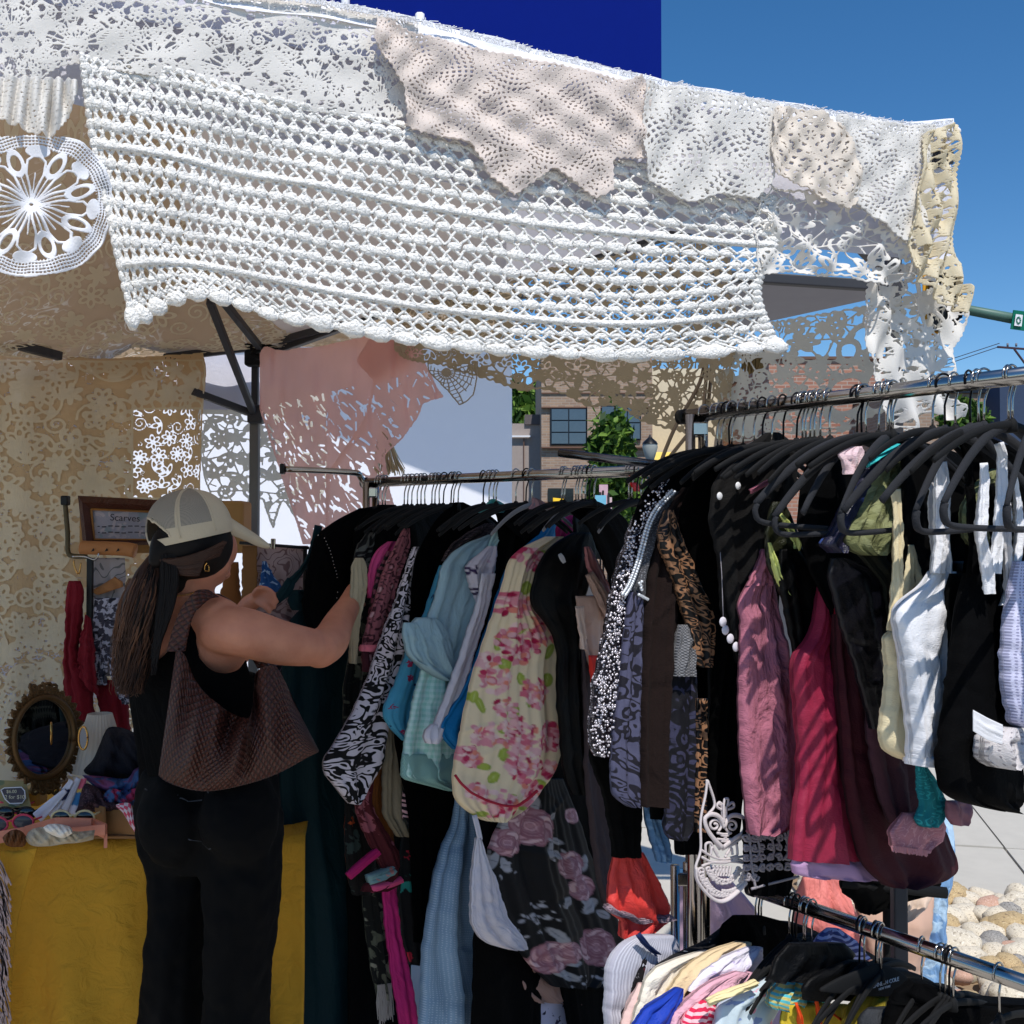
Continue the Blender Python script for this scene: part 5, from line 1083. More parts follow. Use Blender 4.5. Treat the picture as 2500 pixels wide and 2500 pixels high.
garm('rose_print_dress', 'long black dress printed with dusty pink roses', 'dress', 'L', 1248, [(1900, 1280, 1372), (1950, 1262, 1390), (2000, 1225, 1410), (2060, 1196, 1430), (2120, 1190, 1450), (2200, 1205, 1480), (2260, 1230, 1512), (2300, 1250, 1520), (2350, 1290, 1515), (2385, 1320, 1500), (2408, 1350, 1470)], paintmat('rose_print', rough=.7), th=.03, folds=2.5, fa=.012, colfn=painter((10, 9, 12), ros), res=2.6, ring=190)
garm('beige_ruffle_skirt', 'beige chiffon skirt with ruffled tiers', 'skirt', 'L', 1215, [(2290, 1245, 1400), (2340, 1245, 1440), (2400, 1255, 1478), (2440, 1280, 1480)], K('beige_chiffon', (180, 140, 126), wr=.3, trans=.1), th=.02, folds=5, fa=.012, parts=(('ruffle', [(2380, 1250, 1480), (2420, 1262, 1484), (2446, 1300, 1484)], K('beige_chiffon', 0), dict(th=.028, folds=8, fa=.012)), ('lower_panel', [(2370, 1400, 1500), (2440, 1400, 1500), (2560, 1400, 1500)], K('pale_beige', (206, 180, 166), wr=.2), dict(off=-.03))))
garm('lilac_print_skirt', 'pale lilac skirt with small dark flowers at the bottom', 'skirt', 'L', 1205, [(2425, 1290, 1490), (2470, 1292, 1492), (2560, 1290, 1495)], K('lilac_flower_print', (206, 196, 214), pat='floral', c2=(44, 34, 60), c3=(60, 48, 80), sc=36, th=.26), th=.024, folds=3, fa=.008)
cami = garm('white_camisole', 'white camisole with lace hem tipped against the rose dress', 'camisole', 'L', 1262, [(2045, 1163, 1170), (2090, 1158, 1186), (2150, 1152, 1212), (2200, 1150, 1226), (2240, 1150, 1238), (2262, 1156, 1256), (2285, 1168, 1276), (2305, 1190, 1286), (2318, 1240, 1286)], wsc, th=.016, folds=2, fa=.008, off=.02, parts=(('strap', strip([(1158, 1990), (1166, 2020), (1172, 2050)], 12), wsc, dict(th=.003, fa=0, edge=0)),))
mp = []
garm('hydrangea_dress', 'cream sleeveless dress printed with pink hydrangeas and piped in red', 'dress', 'L', 1285, [(1310, 1335, 1372), (1325, 1298, 1374), (1345, 1262, 1345), (1380, 1238, 1318), (1440, 1228, 1302), (1475, 1213, 1296), (1500, 1205, 1315), (1530, 1195, 1347), (1565, 1182, 1366), (1620, 1165, 1357), (1670, 1150, 1360), (1740, 1135, 1365), (1800, 1122, 1371), (1850, 1114, 1366), (1890, 1108, 1350), (1930, 1108, 1318), (1960, 1118, 1300), (1985, 1140, 1268), (2003, 1180, 1232)], paintmat('hydrangea_print', trans=.1, wr=.12), th=.03, folds=2, fa=.012, colfn=painter((244, 222, 184), hyd), res=2.6, ring=170, ang=(.72, .69),
     parts=(('piping', strip([(1111, 1892), (1125, 1912), (1150, 1935), (1190, 1955), (1230, 1967), (1262, 1969), (1290, 1950), (1312, 1930)], 6), K('red_piping', (176, 36, 56)), dict(th=.004, fa=0, edge=0, off=.044, res=5, ang=(.72, .69))),))
garm('halter_dress', 'long black halter dress in front of the flowered dress', 'dress', 'L', 1330, [(1300, 1400, 1440), (1325, 1350, 1452), (1360, 1322, 1455), (1400, 1306, 1445), (1440, 1298, 1432), (1468, 1293, 1425), (1500, 1312, 1420), (1540, 1348, 1418), (1600, 1362, 1418), (1700, 1360, 1420), (1800, 1368, 1424), (1880, 1374, 1432), (1940, 1395, 1440)], black[1], th=.016, folds=2, fa=.006, ang=(.7, .7))
wt = K('white_tag', (230, 228, 230)); 
garm('price_tag', 'small white tag pinned to the black halter dress', 'tag', 'L', 1330, strip([(1366, 1352), (1372, 1362), (1378, 1374)], [8, 14, 8]), wt, th=.001, fa=0, edge=0, off=.03, res=4)
pch = K('peach_satin', (196, 160, 144), rough=.5, wr=.3)
garm('blush_blouse', 'blush satin blouse folded over a black hanger', 'blouse', 'L', 1350, [(1455, 1405, 1470), (1470, 1408, 1478), (1520, 1414, 1470), (1580, 1420, 1465), (1640, 1440, 1462)], pch, th=.014, ang=(.7, .7), parts=(('collar', strip([(1438, 1400), (1455, 1430), (1475, 1470), (1488, 1510)], [20, 26, 30, 20]), pch, dict(th=.008, off=.014)), ('lapel', [(1480, 1404, 1425), (1560, 1416, 1430), (1585, 1418, 1428)], K('pale_peach', (216, 190, 176)), dict(th=.006, off=.02))))
garm('rose_blouse', 'dusty rose strap blouse next to the blush satin one', 'blouse', 'L', 1368, [(1335, 1428, 1440), (1380, 1432, 1462), (1420, 1448, 1480), (1460, 1470, 1495)], K('dusty_rose_satin', (170, 110, 112), rough=.5), th=.012)
garm('taupe_skirt', 'long taupe velvet skirt hanging low', 'skirt', 'L', 1360, [(1560, 1418, 1448), (1700, 1424, 1468), (1900, 1428, 1485), (2050, 1442, 1500), (2180, 1462, 1510), (2210, 1475, 1505)], K('taupe_velvet', (66, 54, 56), wr=.3), th=.016, folds=2, fa=.01)
garm('red_blouse', 'sliver of bright red blouse behind the sequin sleeve', 'blouse', 'L', 1385, [(1600, 1438, 1460), (1640, 1440, 1465), (1685, 1450, 1460)], K('tomato_red', (214, 54, 44)), th=.01)
garm('red_tag', 'small bright red size tag on a grey hook', 'tag', 'L', 1545, [(1178, 1538, 1556), (1188, 1541, 1560), (1200, 1548, 1560)], K('red_plastic', (236, 30, 26), rough=.4), th=.004, fa=0, edge=0)
garm('teal_scarf', 'small teal scarf point standing up on the rail', 'scarf', 'L', 1205, [(1218, 1200, 1206), (1235, 1185, 1240), (1252, 1160, 1255)], K('teal_satin', (70, 150, 146), rough=.5), th=.008)
garm('pink_hanger_cover', 'dusty pink shoulder cover on a hanger', 'cover', 'L', 1300, [(1215, 1300, 1306), (1228, 1300, 1330), (1243, 1290, 1350)], K('dusty_cover', (150, 116, 120)), th=.006)

garm('black_filler_long', 'long black filler added behind the rose print dress', 'skirt', 'L', 1236, [(1500, 1370, 1480), (1800, 1340, 1490), (1900, 1300, 1490), (2100, 1300, 1500), (2560, 1400, 1500)], black[3], th=.014)  # added black filler, closes the bright gap beside the halter dress
garm('black_filler_mid', 'black filler added in the gap behind the white camisole', 'slip', 'L', 1224, [(1820, 1190, 1300), (1950, 1170, 1310), (2200, 1160, 1320), (2560, 1150, 1320)], black[0], th=.012)  # no real garment: black sheet added to keep bright pavement from showing through
# tall rail
garm('coral_slip', 'coral red slip with a grey lace hem', 'slip', 'R', 1650, [(2080, 1497, 1568), (2110, 1494, 1585), (2150, 1488, 1606), (2200, 1484, 1628), (2235, 1492, 1632), (2245, 1515, 1632), (2292, 1520, 1570)], K('coral_satin', (214, 62, 56), rough=.5, wr=.4), th=.02, folds=3, fa=.012, parts=(('lace_trim', strip([(1482, 2212), (1492, 2222), (1508, 2230), (1530, 2232), (1550, 2248), (1580, 2240), (1605, 2244), (1630, 2236)], 15), K('grey_lace', (150, 130, 140), pat='scroll', c2=(70, 50, 60), sc=60), dict(th=.024, folds=9, fa=.006)),))
garm('black_dress', 'long black filler added to hide the rack upright', 'dress', 'R', 1716, [(1400, 1640, 1740), (1700, 1635, 1745), (2000, 1640, 1735), (2085, 1650, 1725)], black[0], th=.012)  # black filler added so the bright upright stays dark between the clothes
garm('denim_jacket', 'faded blue denim sleeve', 'jacket', 'R', 1690, [(1960, 1570, 1592), (2020, 1580, 1622), (2080, 1598, 1636), (2104, 1605, 1634)], K('faded_denim', (84, 122, 160), wr=.4, pat='blotch', c2=(110, 146, 180), c3=(70, 104, 140), sc=60), th=.014)
garm('black_dress', 'black dress tucked beside the coral slip', 'dress', 'R', 1680, [(1750, 1440, 1500), (1850, 1440, 1560), (1950, 1475, 1565), (2050, 1492, 1562), (2092, 1497, 1562)], black[3], th=.016)
seq = K('silver_sequins', (24, 18, 24), pat='sequin', c2=(214, 206, 214), sc=210, th=.42, rough=.25)
garm('black_coat', 'black coat with the highest shoulder at the start of the tall rail', 'coat', 'R', 1738, [(1092, 1732, 1760), (1120, 1670, 1790), (1150, 1618, 1800), (1185, 1580, 1800), (1230, 1555, 1780), (1300, 1540, 1720), (1400, 1530, 1680), (1700, 1560, 1680), (2000, 1590, 1690)], black[0], th=.01)
sq_ = garm('sequin_jacket', 'black jacket covered in silver sequins', 'jacket', 'R', 1722, [(1168, 1605, 1650), (1200, 1582, 1632), (1240, 1560, 1612), (1290, 1535, 1588), (1360, 1514, 1558), (1430, 1500, 1535), (1500, 1487, 1525), (1600, 1467, 1517), (1700, 1448, 1508), (1800, 1438, 1500), (1830, 1445, 1494), (1847, 1460, 1488)], seq, th=.018, folds=1.5, fa=.007, off=.012, edge=3)
r_ = np.random.default_rng(8); yy_ = r_.uniform(1190, 1845, 430); A_ = np.array([(1168, 1605, 1650), (1290, 1535, 1588), (1430, 1500, 1535), (1600, 1467, 1517), (1800, 1438, 1500), (1847, 1460, 1488)]); xl_, xr_ = np.interp(yy_, A_[:, 0], A_[:, 1]), np.interp(yy_, A_[:, 0], A_[:, 2])
o = beads('sequin', np.stack([xl_ + (xr_ - xl_) * r_.uniform(.03, .97, 430), yy_], -1), 'R', 1722, .034, .0026, K('silver_disc', (222, 216, 222), rough=.25, metal=.7, bump=0, coord='Object'), sq_); o['kind'] = 'stuff'
sl = garm('silver_cardigan', 'grey sheer cardigan edged with silver sequins', 'cardigan', 'R', 1735, [(1200, 1635, 1655), (1250, 1598, 1632), (1300, 1572, 1612), (1360, 1556, 1600), (1430, 1532, 1588), (1458, 1548, 1578)], K('grey_sheer', (70, 70, 74), pat='sequin', c2=(130, 130, 136), sc=500, th=.5), th=.016, off=.012)
p_ = crom(np.array([(1640, 1198), (1605, 1235), (1582, 1275), (1566, 1330), (1552, 1380), (1535, 1425), (1520, 1450)], float), np.linspace(0, 1, 46)); r_ = np.random.default_rng(9)
beads('sequin', np.concatenate([p_, p_ + [7, 3], [(1560 + q * 3, 1452 + q * 1.6) for q in range(8)], [(1563 + r_.uniform(-5, 5), 1420 + k * 4) for k in range(6)]]), 'R', 1735, .032, .0036, K('bright_sequin', (226, 230, 236), rough=.3, metal=.5, bump=0, coord='Object'), sl)
garm('navy_lace_dress', 'slate navy guipure lace dress', 'dress', 'R', 1742, [(1445, 1535, 1568), (1500, 1528, 1568), (1600, 1518, 1562), (1700, 1508, 1562), (1800, 1496, 1562), (1880, 1491, 1563), (1930, 1494, 1565), (1955, 1508, 1562), (1970, 1535, 1560)], K('navy_lace', (26, 24, 34), pat='damask', c2=(78, 78, 102), sc=17, th=.2), th=.016, folds=1.5, fa=.006, off=.01)
garm('brown_velvet_dress', 'long dark brown velvet dress', 'dress', 'R', 1752, [(1190, 1668, 1700), (1230, 1640, 1690), (1300, 1606, 1660), (1400, 1585, 1655), (1500, 1575, 1648), (1600, 1565, 1645), (1800, 1561, 1634), (1968, 1562, 1632)], K('brown_velvet', (26, 13, 10), rough=1, wr=.3), th=.02, folds=3, fa=.01, off=.008)
garm('navy_paisley_dress', 'navy paisley dress with beaded scrolls', 'dress', 'R', 1764, [(1640, 1632, 1700), (1800, 1628, 1700), (1950, 1630, 1696), (2030, 1622, 1690), (2050, 1640, 1670)], K('navy_paisley', (14, 14, 22), pat='paisley', c2=(56, 56, 80), c3=(40, 40, 62), sc=18), th=.016)
garm('honeycomb_bag', 'small silver honeycomb mesh bag', 'bag', 'R', 1760, [(1525, 1658, 1688), (1560, 1652, 1692), (1620, 1646, 1690), (1650, 1643, 1688)], K('silver_mesh', (120, 120, 124), pat='weave', sc=560, c2=(60, 60, 66), rough=.5), th=.02, off=.022)
gold = K('gold_paisley', (150, 108, 78), pat='damask', c2=(10, 7, 7), sc=26, th=.2, rough=.5)
garm('gold_paisley_jacket', 'black and gold paisley brocade jacket', 'jacket', 'R', 1776, [(1245, 1625, 1640), (1300, 1606, 1658), (1340, 1612, 1672), (1380, 1630, 1690), (1430, 1648, 1706), (1480, 1662, 1740), (1540, 1680, 1745), (1600, 1690, 1738), (1628, 1700, 1732)], gold, th=.018, off=.01, parts=(('skirt', [(1705, 1700, 1726), (1800, 1698, 1728), (1900, 1696, 1730), (2030, 1694, 1724)], gold, dict(off=.0)),))
garm('black_blazer', 'large black blazer filling the middle of the tall rail', 'blazer', 'R', 1800, [(1085, 1790, 1815), (1120, 1730, 1850), (1180, 1685, 1880), (1260, 1655, 1900), (1340, 1672, 1900), (1420, 1700, 1900), (1500, 1735, 1900), (1560, 1745, 1880), (1700, 1735, 1830), (1900, 1730, 1815), (2060, 1728, 1800)], black[2], th=.014, ang=(.84, .54))
garm('brown_shoulder_jacket', 'very dark brown jacket with a humped shoulder on the tall rail', 'jacket', 'R', 1880, [(1056, 1872, 1900), (1075, 1845, 1930), (1110, 1790, 1950), (1180, 1740, 1940), (1280, 1730, 1900), (1400, 1760, 1880), (1560, 1790, 1860)], K('very_dark_brown', (6, 4, 4), wr=.3), th=.016, ang=(.84, .54))
pl_ = K('pearl', (226, 226, 230), rough=.3, coord='Object', bump=0)
bt = garm('pearl_blouse', 'black blouse with a curving row of white fabric buttons', 'blouse', 'R', 1858, [(1085, 1850, 1880), (1140, 1800, 1900), (1220, 1765, 1910), (1350, 1750, 1905), (1480, 1758, 1860), (1580, 1790, 1830), (1620, 1800, 1826)], black[1], th=.012, off=.006)
def discs(name, xy, rk, hx, off, r, mat, parent):
    xy = np.asarray(xy, float); pl = gplane(rk, hx, None, off); p = onplane(xy[:, 0], xy[:, 1], pl); a = np.array([pl[2], pl[3], 0]); n_ = np.array([pl[3], -pl[2], 0]); v, f = ICO2
    for q in p:
        V = q + a * v[:, 0:1] * r + np.array([0, 0, 1.]) * v[:, 1:2] * r + n_ * v[:, 2:3] * r * .35; mesh(name, V, f, mat, parent)
discs('button', [(1765, 1518), (1771, 1538), (1783, 1559), (1797, 1579), (1812, 1597)], 'R', 1858, .024, .0095, wsc, bt); discs('button', [(1757, 1211), (1802, 1186)], 'R', 1858, .03, .0075, pl_, bt)
tube('cord', onplane(*np.array([(1757, 1330), (1762, 1400), (1764, 1460), (1766, 1512)], float).T, gplane('R', 1858, None, .02)), .0008, K('grey_cord', (150, 144, 150), coord='Object'), bt, k=5)
# ivory cutwork lace ends with the heart, as raised cord
def cordlace(name, label, hx, strokes, off, mat, r=.0026):
    o = E(name, onplane(1760, 2100, gplane('R', hx)), label, 'lace'); V, F = [], []; pl = gplane('R', hx, None, off)
    for st in strokes:
        st = np.asarray(st[0] if isinstance(st, tuple) and isinstance(st[0], list) else st, float); n = max(8, len(st) * 5); q = crom(st, np.linspace(0, 1, n)); tubeVF(onplane(q[:, 0], q[:, 1], pl), r, 6, V, F)
    mesh('cord', V, F, mat, o); return o
def spir(x, y, r, turns, a0, sg=1, n=14): t = np.linspace(0, 1, n); a = a0 + sg * t * turns * 6.283; q = r * (1 - .8 * t); return list(zip(x + q * np.cos(a), y + q * np.sin(a)))
H_ = lambda pts: [(1400 + x / 3.22, 1900 + y / 3.22) for x, y in pts]
st = [H_([(1050, 10), (1040, 120), (1000, 330), (1000, 560), (960, 700), (970, 800), (1040, 900), (1120, 960), (1200, 960), (1300, 880), (1390, 770), (1400, 640), (1330, 615), (1250, 640)]), H_([(1055, 20), (1110, 200), (1060, 280)]), H_([(1150, 560), (1050, 400), (1030, 310), (1100, 285), (1180, 330), (1185, 380)]), H_([(1170, 560), (1320, 470), (1360, 390), (1340, 310), (1260, 290), (1200, 320), (1185, 380)]), H_([(1170, 310), (1165, 220), (1140, 200), (1150, 190), (1180, 215)]), H_([(1200, 310), (1200, 220)]),
      H_([(1180, 220), (1190, 165), (1215, 165), (1210, 220)]), H_([(1215, 215), (1250, 190), (1260, 225), (1215, 245)]), H_([(1175, 215), (1140, 195), (1130, 225), (1170, 250)]), H_([(1010, 620), (1080, 655), (1180, 665), (1300, 640), (1390, 690)]), H_([(1010, 690), (1100, 660), (1250, 655), (1360, 670)]), H_([(1040, 590), (1040, 520), (1080, 510), (1110, 570), (1140, 620)]), H_([(1290, 600), (1280, 520), (1240, 530), (1220, 580), (1190, 620)]), H_([(1080, 600), (1090, 540), (1130, 590)]), H_([(1250, 600), (1240, 550), (1200, 600)]), H_([(1000, 560), (1060, 600), (1130, 630), (1200, 635), (1290, 610)])]
for x, y, r_0 in ((1110, 370, 42), (1245, 375, 42)): st.append([(1400 + a / 3.22, 1900 + b_ / 3.22) for a, b_ in spir(x, y, r_0 * 1.3, 1.5, 1 if x < 1200 else 2, -1 if x < 1200 else 1)])
for k in range(22):
    a = PI * (k + .5) / 22; 
    if k % 1 == 0: st.append([(1400 + p / 3.22, 1900 + q / 3.22) for p, q in spir(1180 + 175 * math.cos(a), 715 + 195 * math.sin(a), 30, 1.2, k)])
for k in range(14): a = PI * (k + .5) / 14; st.append([(1400 + p / 3.22, 1900 + q / 3.22) for p, q in spir(1180 + 120 * math.cos(a), 700 + 110 * math.sin(a), 24, 1.1, k)])
for k in range(6): st.append(H_([(1095 + k * 28, 690), (1120 + k * 22, 730), (1110 + k * 22, 770)])); st.append(H_([(1110 + k * 25, 730 - 30), (1085 + k * 28, 745)]))
for k in range(5): st.append(H_([(1130 + (k % 3) * 30, 430 + k * 16), (1190, 440 + k * 14), (1240 - (k % 3) * 20, 430 + k * 16)]))
ivory = K('ivory_cord', (206, 196, 196), coord='Object')
cw = cordlace('cutwork_lace', 'ivory cutwork lace end with a heart of raised cord', 1800, st, .03, ivory, .0026)
V, F = [], []; pl = gplane('R', 1800, None, .034)
for h_ in ([(1175, 545), (1100, 470), (1048, 390), (1035, 320), (1075, 285), (1130, 292), (1168, 330), (1188, 385)], [(1175, 545), (1260, 480), (1330, 430), (1352, 370), (1335, 315), (1280, 290), (1225, 305), (1188, 385)], [(1182, 345), (1180, 270), (1180, 200)], [(965, 700), (975, 800), (1050, 905), (1130, 962), (1205, 955), (1300, 880), (1385, 775), (1400, 650)]):
    q = crom(np.array(H_(h_)), np.linspace(0, 1, 30)); tubeVF(onplane(q[:, 0], q[:, 1], pl), .0046, 7, V, F, flat=.6)
mesh('braid', V, F, ivory, cw)
G_ = lambda pts: [(1800 + x / 2.76, 1400 + y / 2.76) for x, y in pts]
st = []
for k in range(26): st.append([(1822 + (k % 6) * 20 + rng.uniform(-3, 3) + a, 2045 + (k // 6) * 24 + b_) for a, b_ in spir(0, 0, 10, 1.3, k)])
for x in (1850, 1885, 1920): st += [[(x - 25, 2035), (x - 10, 2015), (x, 2050), (x + 8, 2010), (x + 20, 2030)], [(x, 2050), (x + 4, 2080), (x - 10, 2100)], [(x - 18, 2060), (x - 22, 2025), (x - 8, 2022)]]
st += [[(1835, 2170), (1870, 2160), (1910, 2150), (1950, 2140)], [(1830, 2050), (1835, 2110), (1845, 2170)]]
garm('black_filler_hem', 'black lining added behind the grey cutwork hem', 'filler', 'R', 1840, [(2000, 1812, 1950), (2100, 1818, 1945), (2185, 1835, 1925)], black[0], th=.01)  # black sheet added as a dark backing in front of the sunlit ground
cordlace('cutwork_lace', 'grey cutwork lace hem below the mauve camisole', 1880, st, -.03, K('grey_cord', (150, 144, 150), coord='Object'), .0026)
mv = K('mauve_crinkle', (172, 104, 122), wr=.75, bump=.5)
garm('mauve_camisole', 'long crinkled mauve pink camisole dress', 'dress', 'R', 1893, [(1425, 1826, 1886), (1448, 1812, 1890), (1472, 1801, 1894), (1490, 1800, 1896), (1515, 1808, 1900), (1600, 1805, 1915), (1700, 1803, 1935), (1800, 1805, 1945), (1900, 1812, 1944), (2000, 1822, 1946), (2020, 1825, 1925), (2036, 1830, 1880)], mv, th=.024, folds=2.2, fa=.008,
     parts=(('strap', [(1340, 1860, 1867), (1380, 1848, 1874), (1430, 1824, 1885)], mv, dict(th=.01)), ('strap', [(1340, 1848, 1858), (1400, 1838, 1850), (1440, 1828, 1842)], K('mauve_lining', (120, 66, 80)), dict(th=.006, off=-.01)), ('strap', strip([(1832, 1200), (1870, 1180), (1900, 1165), (1928, 1148)], 13), mv, dict(th=.004, off=.03))))
garm('olive_slip', 'dark olive slip with lime green straps', 'slip', 'R', 1940, [(1225, 1885, 1912), (1300, 1868, 1945), (1380, 1875, 1975), (1440, 1900, 1990), (1500, 1925, 1995), (1560, 1950, 1990)], K('dark_olive_satin', (34, 36, 20), rough=.4, wr=.4), th=.014,
     parts=(('strap', strip([(1905, 1255), (1925, 1285), (1938, 1310), (1943, 1345)], [8, 14, 12, 6]), K('lime_satin', (196, 204, 120), rough=.4), dict(th=.004, off=.018)), ('strap', strip([(1878, 1325), (1892, 1380), (1905, 1420), (1930, 1468)], [5, 8, 6, 10]), K('lime_satin', 0), dict(th=.004, off=.018))))
garm('black_tank', 'black satin tank between the mauve and raspberry tops', 'tank top', 'R', 1960, [(1340, 1905, 1960), (1400, 1900, 2010), (1500, 1915, 2020), (1580, 1935, 2000), (1700, 1940, 1990)], black[1], th=.012)
rb_ = K('raspberry_jersey', (150, 34, 64), wr=.25, rough=.6)
garm('raspberry_tank', 'raspberry tank top with a lilac hem band', 'tank top', 'R', 1985, [(1385, 2008, 2024), (1440, 2000, 2040), (1500, 1990, 2046), (1560, 1975, 2048), (1590, 1945, 2048), (1606, 1934, 2048), (1680, 1940, 2052), (1800, 1955, 2058), (1900, 1952, 2064), (2000, 1940, 2078), (2100, 1935, 2098)], rb_, th=.03, folds=2.4, fa=.014,
     parts=(('hem_band', [(2096, 1935, 2100), (2110, 1934, 2142), (2135, 1936, 2146), (2146, 2000, 2148)], K('lilac_band', (176, 140, 176)), dict(th=.022, folds=2, fa=.008, off=-.004)),))
garm('red_velvet_tank', 'bright red velvet tank behind the raspberry top', 'tank top', 'R', 2012, [(1480, 2042, 2062), (1530, 2038, 2066), (1590, 2038, 2066), (1630, 2040, 2056)], K('red_velvet', (170, 12, 40), rough=.6), th=.02, off=.01)
garm('maroon_dress', 'deep maroon velvet dress with a rounded hem', 'dress', 'R', 2035, [(1500, 2040, 2080), (1600, 2042, 2105), (1700, 2050, 2130), (1800, 2058, 2160), (1900, 2062, 2200), (2000, 2078, 2290), (2060, 2090, 2318), (2110, 2105, 2337), (2135, 2130, 2332), (2150, 2150, 2300), (2163, 2165, 2220)], K('maroon_velvet', (58, 6, 20), rough=.8, wr=.25), th=.03, folds=2.4, fa=.012)
garm('plum_top', 'dark plum cotton top above the pink lace hem', 'top', 'R', 2078, [(1500, 2085, 2112), (1600, 2102, 2128), (1700, 2115, 2160), (1790, 2118, 2215), (1850, 2125, 2246), (1950, 2150, 2246), (1990, 2165, 2240), (2008, 2175, 2210)], K('plum_cotton_dark', (64, 34, 44), wr=.25), th=.018, folds=2, fa=.008)
irid = K('navy_iridescent', (34, 34, 54), pat='blotch', c2=(70, 90, 150), c3=(50, 46, 70), sc=26, th=.62, rough=.3, wr=.5)
garm('iridescent_dress', 'iridescent navy dress with a dark body', 'dress', 'R', 2095, [(1362, 2030, 2060), (1400, 2020, 2170), (1500, 2045, 2185), (1600, 2080, 2190), (1700, 2108, 2190), (1780, 2130, 2185)], K('midnight_satin', (10, 10, 18), rough=.4, wr=.3), th=.016, parts=(('shoulder', [(1100, 2150, 2230), (1135, 2120, 2170), (1180, 2092, 2130), (1230, 2066, 2108), (1290, 2036, 2075), (1330, 2006, 2062), (1350, 2035, 2052)], irid, dict(th=.02)),))
ol = K('sage_crinkle', (120, 124, 84), wr=1.0, bump=.6, pat='blotch', c2=(140, 144, 104), c3=(98, 100, 66), sc=40)
garm('sage_blouse', 'crinkled sage green blouse with capped sleeves', 'blouse', 'R', 2118, [(1100, 2182, 2196), (1130, 2160, 2200), (1170, 2128, 2200), (1230, 2098, 2195), (1300, 2070, 2185), (1325, 2062, 2172), (1345, 2080, 2165), (1356, 2110, 2150)], ol, th=.02, folds=3, fa=.007, parts=(('dark_lining', [(1335, 2078, 2172), (1420, 2150, 2200), (1600, 2180, 2210)], K('dark_olive', (34, 34, 24)), dict(off=-.012)),))
garm('sage_blouse', 'second piece of crinkled sage green blouse between the black hangers', 'blouse', 'R', 2330, [(1145, 2420, 2440), (1180, 2380, 2450), (1240, 2350, 2420), (1310, 2350, 2410), (1340, 2380, 2400)], ol, th=.016, off=-.02)
garm('teal_lace_camisole', 'teal lace camisole hem', 'camisole', 'R', 2150, [(1860, 2240, 2252), (1900, 2243, 2275), (1940, 2246, 2296), (1970, 2246, 2312), (1990, 2240, 2304), (2008, 2234, 2295), (2018, 2250, 2280)], K('teal_lace', (16, 110, 120), pat='scroll', c2=(40, 150, 156), sc=26), th=.014, off=.02, parts=(('lace_strap', strip([(2112, 1132), (2140, 1112), (2165, 1098), (2188, 1086)], [24, 20, 18, 14]), K('turquoise_lace', (60, 186, 188), pat='scroll', c2=(20, 130, 134), sc=60), dict(off=.03, th=.006)),))
garm('blush_lace_camisole', 'dusty pink camisole with a frayed lace hem', 'camisole', 'R', 2135, [(1985, 2205, 2290), (2005, 2190, 2302), (2030, 2172, 2302), (2050, 2174, 2300), (2068, 2178, 2270), (2080, 2190, 2262)], K('pink_lace_knit', (176, 116, 124), pat='scroll', c2=(196, 140, 146), sc=30, wr=.3), th=.018, off=.012, parts=(('lace_strap', [(1090, 2082, 2102), (1105, 2050, 2106), (1120, 2052, 2106), (1140, 2062, 2104), (1158, 2064, 2080)], K('blush_lace', (224, 192, 196), pat='scroll', c2=(240, 214, 214), sc=50, bump=.8), dict(off=.03, th=.008)),))
pk2 = bpy.data.objects[-1] if False else None
fr_ = E('lace_fringe', onplane(2220, 2080, gplane('R', 2135)), 'frayed threads along the pink lace hem', 'fringe'); fringe('threads', ((2178, 2064), (2264, 2076)), 16, 'R', 2135, .03, K('pink_thread', (190, 130, 136)), fr_, n=50, jit=2)
garm('mauve_slip', 'mauve slip with a sheer scalloped hem', 'slip', 'R', 2210, [(1955, 2312, 2372), (1985, 2310, 2368), (2002, 2316, 2366), (2014, 2328, 2358)], K('mauve_satin', (130, 84, 96), rough=.5), th=.012)
cr_ = K('cream_rib', (232, 216, 176), wr=.15, trans=.08)
garm('cream_tank', 'cream ribbed tank top', 'tank top', 'R', 2190, [(1535, 2186, 2200), (1552, 2160, 2215), (1580, 2162, 2222), (1650, 2168, 2232), (1700, 2162, 2236), (1750, 2157, 2238), (1805, 2153, 2240), (1830, 2162, 2240), (1848, 2185, 2238), (1857, 2215, 2232)], cr_, th=.024, folds=1.5, fa=.008,
     parts=(('strap', strip([(2185, 1195), (2190, 1240), (2192, 1330), (2190, 1440), (2185, 1540)], [26, 20, 18, 24, 36]), cr_, dict(th=.004, off=.02)), ('strap', [(1330, 2212, 2230), (1400, 2205, 2250), (1470, 2200, 2255), (1560, 2195, 2225)], cr_, dict(th=.01, off=-.01))))
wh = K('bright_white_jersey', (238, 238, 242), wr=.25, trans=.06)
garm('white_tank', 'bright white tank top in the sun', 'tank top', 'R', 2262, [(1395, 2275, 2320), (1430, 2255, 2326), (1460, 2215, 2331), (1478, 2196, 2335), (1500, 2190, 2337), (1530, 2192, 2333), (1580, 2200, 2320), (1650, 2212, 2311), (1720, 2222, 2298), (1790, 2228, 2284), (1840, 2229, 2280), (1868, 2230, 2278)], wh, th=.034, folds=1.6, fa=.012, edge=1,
     parts=(('strap', strip([(2297, 1128), (2300, 1160), (2300, 1230), (2301, 1320), (2300, 1400)], [26, 30, 30, 30, 44]), wh, dict(th=.005, off=.012, edge=1)), ('strap', strip([(2275, 1155), (2278, 1250), (2284, 1340), (2282, 1410)], [16, 18, 18, 22]), K('shade_white', (210, 206, 206)), dict(th=.004, off=-.03)), ('hem', [(1838, 2228, 2281), (1868, 2229, 2279)], wh, dict(th=.037, off=.0, folds=1, fa=.002))))
